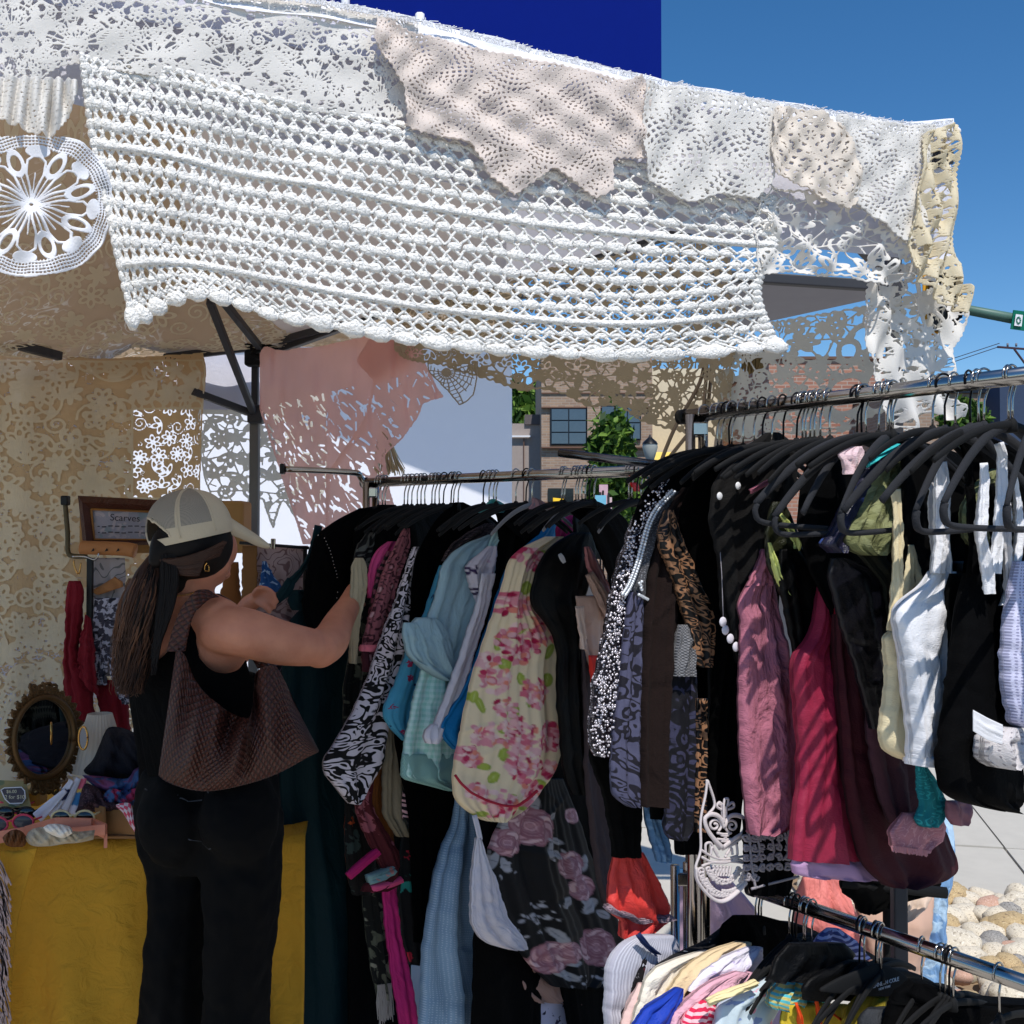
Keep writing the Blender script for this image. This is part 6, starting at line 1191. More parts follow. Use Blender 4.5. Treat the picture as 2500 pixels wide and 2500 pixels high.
bkt = garm('black_tank', 'large black tank top with a rounded hem in front at the right', 'tank top', 'R', 2345, [(1400, 2360, 2440), (1480, 2340, 2450), (1560, 2332, 2470), (1650, 2322, 2478), (1750, 2310, 2484), (1850, 2292, 2490), (1920, 2300, 2493), (1950, 2320, 2494), (1968, 2380, 2488), (1976, 2420, 2470)], black[0], th=.034, folds=1.5, fa=.014,
     parts=(('strap', strip([(2365, 1130), (2372, 1220), (2378, 1320), (2380, 1420)], [16, 14, 16, 40]), black[0], dict(th=.004)), ('strap', strip([(2420, 1180), (2430, 1300), (2432, 1420)], [14, 12, 30]), black[0], dict(th=.004))))
garm('black_camisole', 'black camisole with thin straps behind the large black tank', 'camisole', 'R', 2300, [(1400, 2320, 2400), (1440, 2310, 2420), (1560, 2320, 2420), (1700, 2320, 2410)], black[3], th=.014)
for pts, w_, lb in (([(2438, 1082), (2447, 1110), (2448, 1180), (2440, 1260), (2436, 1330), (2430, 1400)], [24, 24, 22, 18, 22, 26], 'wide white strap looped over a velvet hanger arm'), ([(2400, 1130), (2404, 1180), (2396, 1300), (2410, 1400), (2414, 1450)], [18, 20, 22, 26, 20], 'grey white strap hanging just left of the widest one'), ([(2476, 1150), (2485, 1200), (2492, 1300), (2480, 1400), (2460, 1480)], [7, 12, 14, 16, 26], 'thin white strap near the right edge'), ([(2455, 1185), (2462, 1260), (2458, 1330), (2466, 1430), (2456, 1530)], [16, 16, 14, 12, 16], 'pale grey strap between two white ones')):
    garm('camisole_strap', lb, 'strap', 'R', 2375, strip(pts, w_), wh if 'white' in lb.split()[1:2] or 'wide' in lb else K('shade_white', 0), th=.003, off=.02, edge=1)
garm('lavender_knit_top', 'lavender white openwork knit top at the right edge', 'top', 'R', 2425, [(1370, 2480, 2530), (1430, 2468, 2560), (1520, 2456, 2580), (1600, 2452, 2580), (1680, 2454, 2580), (1740, 2462, 2570), (1772, 2468, 2560), (1776, 2490, 2550)], K('lavender_pointelle', (206, 206, 232), pat='dots', c2=(150, 150, 180), sc=190, th=.3, wr=.2), th=.03, folds=1.6, fa=.01)
garm('price_tag', 'white cloth tag hanging against the black tank', 'tag', 'R', 2380, [(2376, 1733, 2376, 1785), (2410, 1752, 2408, 1806), (2447, 1769, 2446, 1818)], wt, th=.002, fa=.001, edge=0, off=.06, res=5)
garm('lace_roll', 'rolled white lace bundle below the cloth tag', 'lace', 'R', 2390, [(1775, 2440, 2484), (1800, 2402, 2486), (1830, 2402, 2484), (1850, 2406, 2482), (1866, 2420, 2470), (1874, 2432, 2455)], K('white_eyelet', (206, 200, 200), pat='dots', c2=(150, 144, 148), sc=90, th=.2, wr=.4), th=.03, folds=3, fa=.01, off=.02)
garm('shoulder_bag', 'black bag hanging behind the white straps', 'bag', 'R', 2290, [(1370, 2320, 2440), (1400, 2310, 2450), (1500, 2305, 2455), (1620, 2320, 2440)], K('black_leather', (14, 14, 15), rough=.35), th=.03, off=-.08)

garm('black_cardigan', 'black cardigan between the raspberry and maroon shoulders', 'cardigan', 'R', 2008, [(1088, 2010, 2080), (1120, 1975, 2150), (1180, 1955, 2200), (1280, 1945, 2230), (1400, 1980, 2230), (1500, 2030, 2230), (1600, 2045, 2220), (1750, 2060, 2200), (1850, 2080, 2200)], black[0], th=.012)
garm('black_cardigan', 'black cardigan hidden behind the white tank straps', 'cardigan', 'R', 2175, [(1082, 2190, 2260), (1110, 2200, 2350), (1200, 2202, 2440), (1350, 2195, 2450), (1440, 2205, 2440), (1500, 2300, 2420), (1560, 2330, 2400)], black[3], th=.012)
garm('black_cardigan', 'black cardigan furthest right under the velvet hangers', 'cardigan', 'R', 2290, [(1070, 2340, 2420), (1120, 2355, 2540), (1300, 2365, 2580), (1500, 2335, 2560), (1750, 2325, 2500)], black[2], th=.012)
# short rail at the front
garm('ribbed_top', 'pale grey ribbed top at the left end of the short rail', 'top', 'B', 1790, [(2283, 1560, 1640), (2292, 1535, 1650), (2310, 1510, 1655), (2340, 1490, 1650), (2380, 1482, 1640), (2440, 1481, 1620), (2560, 1480, 1620)], K('grey_rib', (196, 196, 206), pat='stripe', c2=(170, 168, 180), sc=900), th=.026, folds=1.5, fa=.008, parts=(('navy_strap', strip([(1558, 2280), (1575, 2305), (1605, 2330)], 12), K('navy_binding', (20, 40, 84)), dict(th=.004, off=.03)),))
garm('dark_floral_top', 'dark floral lace top behind the cream shirt', 'top', 'B', 1800, [(2335, 1568, 1605), (2370, 1545, 1610), (2420, 1528, 1600), (2500, 1510, 1590), (2560, 1505, 1590)], K('dark_floral_lace', (20, 16, 20), pat='floral', c2=(130, 128, 134), c3=(90, 20, 34), sc=44, th=.34), th=.016)
garm('sprig_print_top', 'black top with a sparse white sprig print', 'top', 'B', 1822, [(2256, 1772, 1800), (2275, 1750, 1800), (2300, 1715, 1790), (2330, 1650, 1740), (2355, 1608, 1700), (2380, 1585, 1660), (2420, 1580, 1640)], K('sprig_print', (24, 23, 25), pat='floral', c2=(190, 186, 180), c3=(160, 150, 140), sc=60, th=.16), th=.016)
garm('black_garment', 'black garment behind the pastel shirts on the short rail', 'garment', 'B', 1850, [(2235, 1790, 1860), (2262, 1760, 1960), (2300, 1760, 1990), (2380, 1800, 2010), (2450, 1820, 2010)], black[2], th=.014)
garm('blush_slip', 'pale blush slip below the cream shirt', 'slip', 'B', 1832, [(2400, 1560, 1600), (2440, 1540, 1585), (2500, 1515, 1580), (2560, 1500, 1580)], K('pale_blush', (222, 188, 180), wr=.3), th=.014)
garm('cream_shirt', 'cream linen shirt with a stitched shoulder', 'shirt', 'B', 1848, [(2322, 1712, 1742), (2340, 1650, 1740), (2362, 1600, 1730), (2390, 1578, 1720), (2440, 1562, 1690), (2500, 1545, 1660), (2560, 1540, 1660)], K('cream_linen', (236, 226, 208), wr=.5), th=.022, fa=.009)
garm('tan_shirt', 'pale tan cotton shirt', 'shirt', 'B', 1868, [(2300, 1795, 1830), (2318, 1740, 1832), (2345, 1695, 1830), (2375, 1660, 1800), (2420, 1632, 1740), (2470, 1620, 1700)], K('pale_tan', (228, 202, 160), wr=.3), th=.02, fa=.008)
garm('white_lilac_shirt', 'white shirt with faint lilac print', 'shirt', 'B', 1888, [(2312, 1825, 1858), (2330, 1780, 1860), (2352, 1740, 1858), (2380, 1705, 1850), (2420, 1680, 1800)], K('white_lilac', (232, 226, 238), pat='blotch', c2=(190, 176, 214), c3=(232, 226, 238), sc=50, th=.62, wr=.4), th=.02, fa=.008)
garm('royal_blue_top', 'royal blue velvet top', 'top', 'B', 1898, [(2412, 1650, 1664), (2435, 1618, 1662), (2460, 1580, 1655), (2500, 1548, 1640), (2560, 1540, 1640)], K('royal_blue', (24, 60, 170), rough=.6, wr=.4), th=.018)
garm('pink_gathered_blouse', 'pale pink blouse with gathered shoulder', 'blouse', 'B', 1910, [(2372, 1800, 1832), (2390, 1750, 1836), (2412, 1712, 1838), (2445, 1672, 1800), (2480, 1642, 1740), (2560, 1625, 1720)], K('pale_pink', (228, 174, 190), wr=.9), th=.024, folds=4, fa=.008)
garm('embroidered_blouse', 'blouse with coral red embroidered chevrons', 'blouse', 'B', 1925, [(2442, 1712, 1726), (2460, 1690, 1750), (2480, 1672, 1765), (2560, 1650, 1790)], K('coral_chevron', (232, 190, 196), pat='zebra', c2=(216, 40, 80), sc=520), th=.02)
garm('cloud_print_blouse', 'pastel blue and pink cloud print blouse with cream binding', 'blouse', 'B', 1945, [(2378, 1890, 1935), (2400, 1850, 1940), (2425, 1800, 1930), (2455, 1755, 1900), (2500, 1745, 1880), (2560, 1745, 1880)], K('cloud_print', (196, 212, 220), pat='floral', c2=(226, 150, 170), c3=(140, 160, 204), sc=30, th=.36), th=.022, parts=(('binding', strip([(1728, 2448), (1760, 2432), (1800, 2416), (1845, 2398)], [22, 20, 18, 16]), K('butter_binding', (240, 222, 170)), dict(th=.006, off=.024)),))
garm('denim_print_top', 'grey blue brushed denim shoulder', 'top', 'B', 1990, [(2342, 2010, 2055), (2358, 1975, 2062), (2380, 1940, 2065), (2400, 1932, 2030), (2412, 1940, 1990)], K('brushed_denim', (110, 136, 160), pat='blotch', c2=(60, 84, 110), c3=(160, 180, 196), sc=70, th=.5), th=.02)
tq = K('turquoise_smock', (90, 190, 200), pat='zebra', c2=(210, 196, 120), sc=600, bump=.8, wr=.6)
garm('smocked_ruffle_top', 'turquoise and yellow smocked ruffle top', 'top', 'B', 1975, [(2388, 1935, 1975), (2405, 1900, 1995), (2430, 1876, 1998), (2450, 1874, 2000), (2462, 1885, 1985)], tq, th=.026, folds=6, fa=.012, off=.02)
garm('navy_striped_shirt', 'navy and white striped shirt behind the short rail', 'shirt', 'B', 2010, [(2266, 2020, 2045), (2285, 1995, 2075), (2310, 1985, 2100), (2340, 1985, 2125)], K('navy_stripe', (60, 66, 120), pat='zebra', c2=(160, 164, 206), sc=420), th=.014, off=-.02)
for hx, rows, lb in ((2085, [(2345, 2070, 2110), (2362, 2020, 2180), (2385, 1975, 2240), (2410, 1955, 2250), (2440, 1960, 2200)], 'wide black hanger cover at the centre of the short rail'), (2060, [(2302, 1925, 2060), (2330, 1900, 2090), (2370, 1880, 2060), (2395, 1870, 2000)], 'black jacket lying high on the short rail')):
    garm('black_garment', lb, 'garment', 'B', hx, rows, black[1], th=.014, ang=(.86, .5))
garm('olive_yellow_sweatshirt', 'olive yellow sweatshirt under a black hanger', 'sweatshirt', 'B', 2120, [(2425, 2108, 2205), (2445, 2085, 2212), (2480, 2070, 2215), (2560, 2050, 2220)], K('olive_yellow', (138, 122, 30), wr=.7), th=.03, folds=2, fa=.012, ang=(.9, .43))
garm('lemon_top', 'lemon yellow top with orange cords', 'top', 'B', 2050, [(2452, 1912, 2070), (2480, 1908, 2072), (2560, 1905, 2072)], K('lemon', (200, 176, 50), wr=.3), th=.014, ang=(.9, .43), parts=tuple(('cord', strip(p, 6), K('orange_cord', (226, 84, 30)), dict(th=.003, off=.03)) for p in ([(1944, 2448), (1952, 2480), (1962, 2560)], [(1994, 2440), (2000, 2480), (2006, 2560)], [(2012, 2460), (2040, 2480), (2070, 2500)])))
garm('black_coat', 'black coat across the bottom right corner', 'coat', 'B', 2260, [(2395, 2225, 2260), (2420, 2190, 2330), (2440, 2180, 2400), (2446, 2170, 2560), (2560, 2150, 2600)], black[0], th=.03, ang=(.95, .3), folds=2, fa=.01)
garm('charcoal_knit', 'charcoal knit folded at the bottom edge', 'knitwear', 'B', 2170, [(2462, 2120, 2280), (2480, 2100, 2300), (2560, 2090, 2300)], K('charcoal_knit', (52, 54, 58), wr=.6), th=.02, off=.04, ang=(.95, .3))
# lettering on the black hanger
pl = gplane('B', 2085, (.86, .5), .034)
def text(name, s, corner, ux, size, mat, parent, up=(0, 0, 1)):
    c = bpy.data.curves.new(name, 'FONT'); c.body = s; c.size = size; c.extrude = .0004; c.align_x = 'CENTER'
    o = bpy.data.objects.new(name, c); COL.objects.link(o); o.data.materials.append(mat); ux = Vector(ux).normalized(); u = Vector(up); nz = ux.cross(u).normalized(); u = nz.cross(ux)
    from mathutils import Matrix
    me = bpy.data.meshes.new_from_object(o); me.name = name; bpy.data.objects.remove(o); o = bpy.data.objects.new(name, me); COL.objects.link(o)
    if not me.materials: me.materials.append(mat)
    m = Matrix((ux, u, nz)).transposed().to_4x4(); m.translation = Vector(corner) - (parent.location if parent else Vector()); o.parent = parent; o.matrix_parent_inverse.identity(); o.matrix_local = m; return o
hp = onplane(2160, 2400, pl); bh = E('black_hanger_board', hp, 'black hanger with small white lettering on the short rail', 'hanger')
V, F, uv, _, _ = loft([(2352, 2135, 2150), (2366, 2100, 2190), (2390, 2040, 2220), (2420, 1990, 2235), (2430, 2100, 2225)], gplane('B', 2085, (.86, .5), .05), .008, 1, .0, 5, ring=30, edge=0); mesh('board', V, F, velvetblk, bh)
text('lettering', 'KENNETH COLE', onplane(2160, 2404, gplane('B', 2085, (.86, .5), .0605)), (.86, .5, 0), .0105, wt, bh); text('lettering', 'NEW YORK', onplane(2160, 2414, gplane('B', 2085, (.86, .5), .0605)), (.86, .5, 0), .006, wt, bh)

# things standing between the racks
o = E('display_stand', (*P(2172, 2300, 2.75)[:2], 0), 'black display stand with clips behind the short rail', 'display stand')
sx_ = P(2172, 2300, 2.75); tube('post', [(sx_[0], sx_[1], .02), (sx_[0], sx_[1], .86)], .016, velvetblk, o, k=14); lathe('base', [(.0, 0), (.16, .0), (.16, .015), (.02, .025)], (sx_[0], sx_[1], 0), velvetblk, o, k=28)
tube('clip_bar', [P(2055, 2155, 2.7), P(2310, 2180, 2.7)], .014, velvetblk, o); boxo('clip', P(2200, 2196, 2.66), (.026, .014, .05), K('clip_steel', (120, 120, 124), rough=.3, metal=1, coord='Object'), o)
PX = (P(2200, 2200, 2.72)[0], 2.72, 1.0, .1)
def free(name, label, cat, pl, rows, mat, **k):
    GS[0] += 1; V, F, uv, pxy, _ = loft(rows, pl, k.get('th', .02), k.get('folds', 2), k.get('fa', .006), GS[0], k.get('res', 7), k.get('ring', 44), k.get('edge', 2))
    return tag(mesh(name, V, F, mat, k.get('parent'), uv=uv), label, cat)
free('black_bra', 'black lace lingerie clipped to the display stand', 'lingerie', PX, [(2125, 2052, 2080), (2150, 2050, 2300), (2180, 2055, 2290), (2200, 2085, 2200), (2226, 2095, 2135)], black[3], th=.03, folds=4)
free('beige_pouch', 'beige leather pouch hanging behind the short rail', 'bag', (PX[0], 2.95, 1, .1), [(2190, 2090, 2280), (2230, 2092, 2275), (2300, 2110, 2262), (2370, 2120, 2245), (2400, 2130, 2240)], K('beige_leather', (196, 160, 140), rough=.6), th=.05)
free('cream_scarf', 'cream scarf corner over the beige pouch', 'scarf', (PX[0], 2.8, 1, .1), [(2178, 2200, 2276), (2200, 2202, 2274), (2235, 2198, 2240), (2252, 2192, 2205)], K('cream_satin', (222, 196, 176), rough=.5), th=.012)
free('blue_jeans', 'light blue distressed jeans behind the maroon dress', 'jeans', (PX[0], 3.1, 1, .1), [(1990, 2230, 2322), (2050, 2240, 2328), (2120, 2240, 2322), (2200, 2240, 2304), (2300, 2235, 2300), (2420, 2230, 2300), (2560, 2225, 2300)], K('light_denim', (120, 158, 200), pat='blotch', c2=(176, 204, 228), c3=(96, 130, 176), sc=20, th=.5, wr=.5), th=.06)
free('coral_blouse', 'coral pink satin blouse behind the short rail', 'blouse', (PX[0] - .15, 2.9, 1, .1), [(2140, 1960, 2050), (2180, 1945, 2070), (2240, 1940, 2090), (2300, 1950, 2100), (2380, 1960, 2100)], K('coral_pink', (226, 130, 124), rough=.5, wr=.6), th=.04, folds=3, fa=.012)
free('lilac_drape', 'lilac satin skirt behind the chrome upright', 'skirt', (PX[0] - .5, 3.0, 1, .1), [(2120, 1650, 1760), (2200, 1652, 1830), (2300, 1640, 1900), (2420, 1630, 1960), (2560, 1630, 1960)], K('lilac_satin', (178, 150, 172), rough=.5, wr=.4), th=.04, folds=4, fa=.014)
# ---------------------------------------------------------------- the woman
skin = N('skin'); uvs = skin.coord('Object'); skin.set(skin.b.inputs['Base Color'], skin.mix(skin.noise(uvs, 22, 5).outputs[0], lin((176, 106, 80)), lin((218, 148, 116)))); skin.b.inputs['Roughness'].default_value = .5
skin.b.inputs['Subsurface Weight'].default_value = .12; skin.b.inputs['Subsurface Radius'].default_value = (.02, .008, .004); skin.set(skin.b.inputs['Normal'], skin.add('ShaderNodeBump', i_Height=skin.noise(uvs, 180, 4, .3).outputs[0], i_Distance=.0014, i_Strength=.6).outputs[0]); skin = skin.m
D0 = 2.55
W = E('woman', (P(500, 1900, D0)[0], D0 + .05, 0), 'woman in a beige mesh cap, black tank top and black jeans with a brown woven bag, browsing the rack', 'person')
W['label'] = 'person in a beige mesh cap, black tank top and black jeans, browsing the rack'; W.name = 'person'
def capsules(chains, ells):
    """one closed skin: capsule chains and ellipsoids merged and remeshed"""
    V, F = [], []
    for pts, rr in chains:
        pts = np.asarray(pts, float); n = max(8, int(np.linalg.norm(np.diff(pts, axis=0), axis=1).sum() / .012)); t = np.linspace(0, 1, n)
        q = crom(pts, t); r = crom(np.asarray(rr, float).reshape(-1, 1), t)[:, 0]
        tubeVF(q, r, 20, V, F)
        for c, r0 in ((q[0], r[0]), (q[-1], r[-1])):
            b = len(V); v, f = ICO3; V += list(c + v * r0 * .998); F += (f + b).tolist()
    for c, s, yaw, pit in ells:
        v, f = ICO3; b = len(V); q = v * np.asarray(s)
        cy, sy = math.cos(pit), math.sin(pit); q = q @ np.array([[cy, 0, -sy], [0, 1, 0], [sy, 0, cy]]); c_, s_ = math.cos(yaw), math.sin(yaw); q = q @ np.array([[c_, s_, 0], [-s_, c_, 0], [0, 0, 1]])
        V += list(np.asarray(c) + q); F += (f + b).tolist()
    return V, F
def remesh(name, VF, mat, par, vox=.0055, sm=6):
    o = mesh(name, VF[0], VF[1], mat, par); m = o.modifiers.new('r', 'REMESH'); m.mode = 'VOXEL'; m.voxel_size = vox; m.use_smooth_shade = True
    m = o.modifiers.new('s', 'SMOOTH'); m.iterations = sm; m.factor = .6; return o
p = lambda x, y, d: P(x, y, d)
ch = [([p(480, 1900, 2.62), p(475, 1760, 2.62), p(465, 1650, 2.64)], [.09, .085, .09]),
      ([p(465, 1640, 2.64), p(458, 1590, 2.64), p(452, 1520, 2.62), p(452, 1470, 2.6)], [.088, .106, .102, .066]),
      ([p(385, 1562, 2.66), p(525, 1562, 2.59)], [.092, .092]),      # shoulder blades
      ([p(365, 1520, 2.69), p(450, 1490, 2.62), p(535, 1520, 2.53)], [.052, .056, .057]),
      ([p(452, 1500, 2.61), p(466, 1430, 2.58), p(478, 1370, 2.56)], [.066, .055, .058]),      # neck
      ([p(540, 1535, 2.52), p(600, 1545, 2.50), p(690, 1570, 2.54), p(780, 1583, 2.62)], [.056, .056, .051, .042]),      # right upper arm
      ([p(780, 1583, 2.62), p(806, 1564, 2.68), p(826, 1522, 2.79), p(852, 1478, 2.93)], [.047, .045, .038, .031]),      # right forearm
      ([p(852, 1478, 2.93), p(868, 1446, 2.99)], [.031, .028]),
      ([p(352, 1530, 2.72), p(400, 1590, 2.86), p(470, 1620, 3.0)], [.058, .05, .044]),      # left arm, reaching ahead
      ([p(470, 1620, 3.0), p(540, 1572, 3.03), p(608, 1474, 3.0)], [.04, .036, .024]),
      ([p(608, 1474, 3.0), p(634, 1458, 2.98)], [.024, .022])]
# fingers: the left hand pinches the teal cloth
for (x0, y0, x1, y1, x2, y2) in ((634, 1448, 654, 1440, 670, 1452), (638, 1456, 660, 1454, 676, 1468), (638, 1464, 658, 1468, 670, 1482), (632, 1472, 648, 1482, 658, 1494), (620, 1450, 632, 1436, 650, 1436)):
    ch.append(([p(x0, y0, 2.96), p(x1, y1, 2.94), p(x2, y2, 2.94)], [.0085, .0078, .0068]))
for k in range(4): ch.append(([p(874, 1436 + k * 8, 3.0), p(886, 1430 + k * 8, 3.05), p(894, 1438 + k * 8, 3.09)], [.010, .009, .008]))
ch.append(([p(868, 1452, 2.98), p(876, 1470, 3.0), p(888, 1476, 3.02)], [.011, .010, .008]))
hc = p(476, 1312, 2.55)
el = [(hc, (.076, .090, .098), R(-28), 0), (p(505, 1372, 2.58), (.052, .06, .05), R(-20), R(10)), (p(520, 1405, 2.60), (.030, .036, .026), 0, 0), (p(538, 1340, 2.62), (.040, .04, .05), 0, 0),
      (p(559, 1362, 2.66), (.012, .016, .014), 0, 0), (p(553, 1385, 2.66), (.012, .016, .010), 0, 0), (p(545, 1402, 2.65), (.018, .018, .014), 0, 0)]
body = remesh('body', capsules(ch, el), skin, W, .0042, 7)
# ear
o = remesh('ear', capsules([(P(np.array([500, 494, 497, 507, 513, 508, 504]), np.array([1362, 1350, 1338, 1334, 1342, 1354, 1366]), 2.495), [.006] * 7)], [(p(504, 1350, 2.50), (.011, .006, .017), 0, 0)]), skin, W, .0025, 2)
eg = M('gold', (212, 160, 90), rough=.25, metal=1, bump=0, coord='Object')
tube('earring', P(np.array([505, 500, 499, 501, 510, 510, 507]), np.array([1374, 1381, 1390, 1394, 1394, 1384, 1380]), 2.485), .0016, eg, W, k=6, smooth=False)
nk = crom(P(np.array([398, 425, 455, 480]), np.array([1449, 1454, 1452, 1445]), np.array([2.55, 2.525, 2.525, 2.53])), np.linspace(0, 1, 34)); V, F = [], []
for c in nk: v, f = ICO1; b = len(V); V += list(c + v * .0019); F += (f + b).tolist()
mesh('necklace', V, F, eg, W)
# clothes follow the body
def bodyloft(name, rows, dc, th, mat, folds=0, fa=0, yaw=(.97, -.24), res=6, ring=56, colfn=None, edge=0):
    c = P((rows[0][-2] + rows[0][-1]) / 2, rows[0][-3] if len(rows[0]) == 3 else rows[0][1], dc); V, F, uv, pxy, sh = loft(rows, (c[0], c[1], *yaw), th, folds or 1, fa, 77, res, ring, edge, .9)
    return mesh(name, V, F, mat, W, uv=uv), np.array(V).reshape(sh[0], sh[1], 3)
blk_t = K('tank_black', (3, 3, 4), wr=.25, spec=.08)
tk, G = bodyloft('tank_top', [(330, 1622, 606, 1650), (332, 1650, 622, 1680), (342, 1720, 628, 1730), (354, 1800, 636, 1800), (362, 1860, 652, 1860), (362, 1905, 660, 1905)], 2.61, .135, blk_t, 3, .006)
# back panel and straps of the tank, following the shoulder blades
def bx_(x, y): return 2.50 + ((x - 450) / 190) ** 2 * .12 + np.maximum(0, 1600 - y) * .00022 - (x - 450) * .0003
top = [(338, 1560), (346, 1612), (372, 1618), (400, 1602), (425, 1570), (446, 1520), (458, 1470), (474, 1468), (474, 1520), (476, 1560), (484, 1600), (510, 1632), (545, 1644), (580, 1636), (600, 1612)]
bot = [(330, 1700), (346, 1702), (372, 1704), (398, 1706), (420, 1706), (440, 1706), (455, 1706), (474, 1706), (490, 1706), (504, 1706), (520, 1706), (540, 1706), (565, 1706), (595, 1706), (622, 1700)]; b2 = [(362 + i * 20.8, 1895) for i in range(15)]
mid = [((a[0] + b[0]) / 2, (a[1] + b[1]) / 2) for a, b in zip(top, bot)]
patch('tank_back', surf([top, mid, bot, [((a[0] + b[0]) / 2, 1800) for a, b in zip(bot, b2)], b2], lambda x, y: P(x, y, bx_(x, y) - .004)), 70, 40, blk_t, W, solid=.004)
den = K('black_denim', (5, 5, 6), spec=.12, wr=.8, pat='blotch', c2=(34, 36, 42), c3=(3, 3, 4), sc=9, th=.55, bump=.4)
V, F = [], []
for rows, th_, dc in (([(1866, 376, 644), (1900, 362, 658), (1950, 354, 670), (2000, 354, 674), (2060, 362, 676), (2120, 380, 672)], .145, 2.63), ([(1990, 358, 520), (2060, 366, 522), (2150, 383, 512), (2250, 386, 500), (2340, 380, 492), (2450, 360, 490), (2600, 335, 500), (2800, 320, 505), (2915, 312, 510)], .135, 2.66), ([(1990, 505, 676), (2060, 508, 676), (2150, 516, 668), (2250, 524, 656), (2340, 520, 646), (2450, 512, 640), (2600, 502, 646), (2800, 480, 662), (2905, 476, 668)], .135, 2.61)):
    c = P(500, 1900, dc); v, f, uv, _, _ = loft(rows, (c[0], c[1], .97, -.24), th_, 2, .006, 9, 8, 48, 0, .95, -.32 if th_ < .14 else -.25); b = len(V); V += v.tolist(); F += [[i + b for i in q] for q in f]; F.append([b + len(v) - 48 + q for q in range(48)])
for x_, y_, d_ in ((432, 2000, 2.57), (585, 1992, 2.53)):
    v, f = ICO3; b = len(V); V += list(P(x_, y_, d_) + v * [.088, .092, .115]); F += (f + b).tolist()
jn = remesh('jeans', (V, F), den, W, .0075, 12)
for nm_, sz_, st_g in (('creases', .05, .012), ('folds', .16, .022)):
    tx = bpy.data.textures.new(nm_, 'CLOUDS'); tx.noise_scale = sz_; tx.noise_depth = 2; m = jn.modifiers.new(nm_, 'DISPLACE'); m.texture = tx; m.strength = st_g; m.mid_level = .5
st_ = K('jean_stitching', (64, 66, 72)); jd = lambda x, y: 2.475 - (x - 500) * .00026 + ((x - 500) / 190.) ** 2 * .06 + np.abs(np.asarray(y) - 1990) * .00010
def wrapto(o, off=.0035):
    m = o.modifiers.new('w', 'SHRINKWRAP'); m.target = jn; m.wrap_method = 'NEAREST_SURFACEPOINT'; m.offset = off; return o
def stitch(nm, pts, r=.0014): q = crom(np.array(pts, float), np.linspace(0, 1, 40)); wrapto(tube(nm, P(q[:, 0], q[:, 1], jd(q[:, 0], q[:, 1])), r, st_, W, k=6))
pk1 = [(432, 1935), (560, 1930), (566, 1990), (565, 2045), (508, 2070), (445, 2040), (434, 1985), (432, 1935)]
for nm, pts in (('pocket_stitch', [(434, 1940), (433, 1985), (438, 2030), (470, 2055), (508, 2072), (540, 2060), (566, 2044), (566, 1990), (562, 1932)]),): stitch(nm, pts)
stitch('yoke_seam', [(352, 1925), (400, 1945), (480, 1950)]); stitch('back_seam', [(505, 1880), (512, 1980), (515, 2040)])
wrapto(tube('logo', P(np.array([538, 549, 548, 538]), np.array([1970, 1965, 1974, 1970]), 2.48), .0013, wt, W, k=4, smooth=False))
for x, dd in ((415, 2.66), (570, 2.6)):
    c = P(x, 2920, dd); remesh('shoe', capsules([([(c[0], c[1] - .05, .05), (c[0] + .02, c[1] + .06, .045), (c[0] + .05, c[1] + .16, .035)], [.045, .045, .032])], []), velvetblk, W, .008, 4)
# cap
capm = K('cap_cotton', (196, 182, 158), coord='Object', wr=.15); cmesh = K('cap_mesh', (150, 142, 130), coord='Object', pat='dots', c2=(110, 104, 96), sc=420, th=.3)
rows = [(371, 1338, 566, 1296), (362, 1318, 564, 1276), (358, 1296, 560, 1262), (362, 1262, 548, 1238), (378, 1232, 528, 1216), (404, 1211, 506, 1204), (436, 1200, 482, 1198), (452, 1196, 468, 1195)]
def capsurf(extra=1.0, n=66, ring=240):
    A = np.array(rows, float); s = np.linspace(0, 1, n); B = crom(A, s); cpl = P(465, 1300, 2.55); L = onplane(B[:, 0], B[:, 1], (cpl[0], cpl[1], .9, .32)); Rr = onplane(B[:, 2], B[:, 3], (cpl[0], cpl[1], .9, .32)); q = np.arange(ring) * 2 * PI / ring; sx = .5 - .5 * np.cos(q) * extra
    wd = np.linalg.norm(Rr - L, axis=1); nrm = np.array([.32, -.9, 0]); nrm /= np.linalg.norm(nrm); V = L[:, None] * (1 - sx)[None, :, None] + Rr[:, None] * sx[None, :, None] + nrm * (np.sin(q)[None] * wd[:, None] * .54 * extra)[..., None]; return V
C = capsurf(); n, ring = C.shape[:2]; A_ = np.linspace(0, 360, ring, endpoint=False)
cap = E('cap_shell', (0, 0, 0)); bpy.data.objects.remove(cap)
F = gridfaces(n, ring, True).tolist()
# opening above the strap at the back: ring angle about 20..75 deg, lower rows
keep = []; cells = [(i, j) for i in range(n - 1) for j in range(ring)]
for (i, j), f in zip(cells, F):
    a = A_[j]; hole = (8 <= i <= 27) and (6 < a < 6 + 54 * math.sqrt(max(0, 1 - ((i - 8) / 19.) ** 2)))
    if not hole: keep.append(f)
keep.append([(n - 1) * ring + q for q in range(ring)])
cp = mesh('cap', C.reshape(-1, 3), keep, capm, W); m = cp.modifiers.new('t', 'SOLIDIFY'); m.thickness = .003; m.offset = 1
cp.data.materials.append(cmesh); mi = np.zeros(len(keep), np.int32)
kk = 0
for (i, j), f in zip(cells, F):
    if f is keep[kk] if kk < len(keep) else False:
        a = A_[j]; mi[kk] = 1 if (i >= 17 and i < n - 5 and not (68 < a < 76 or 118 < a < 128) and a < 125) else 0; kk += 1
cp.data.polygons.foreach_set('material_index', mi)
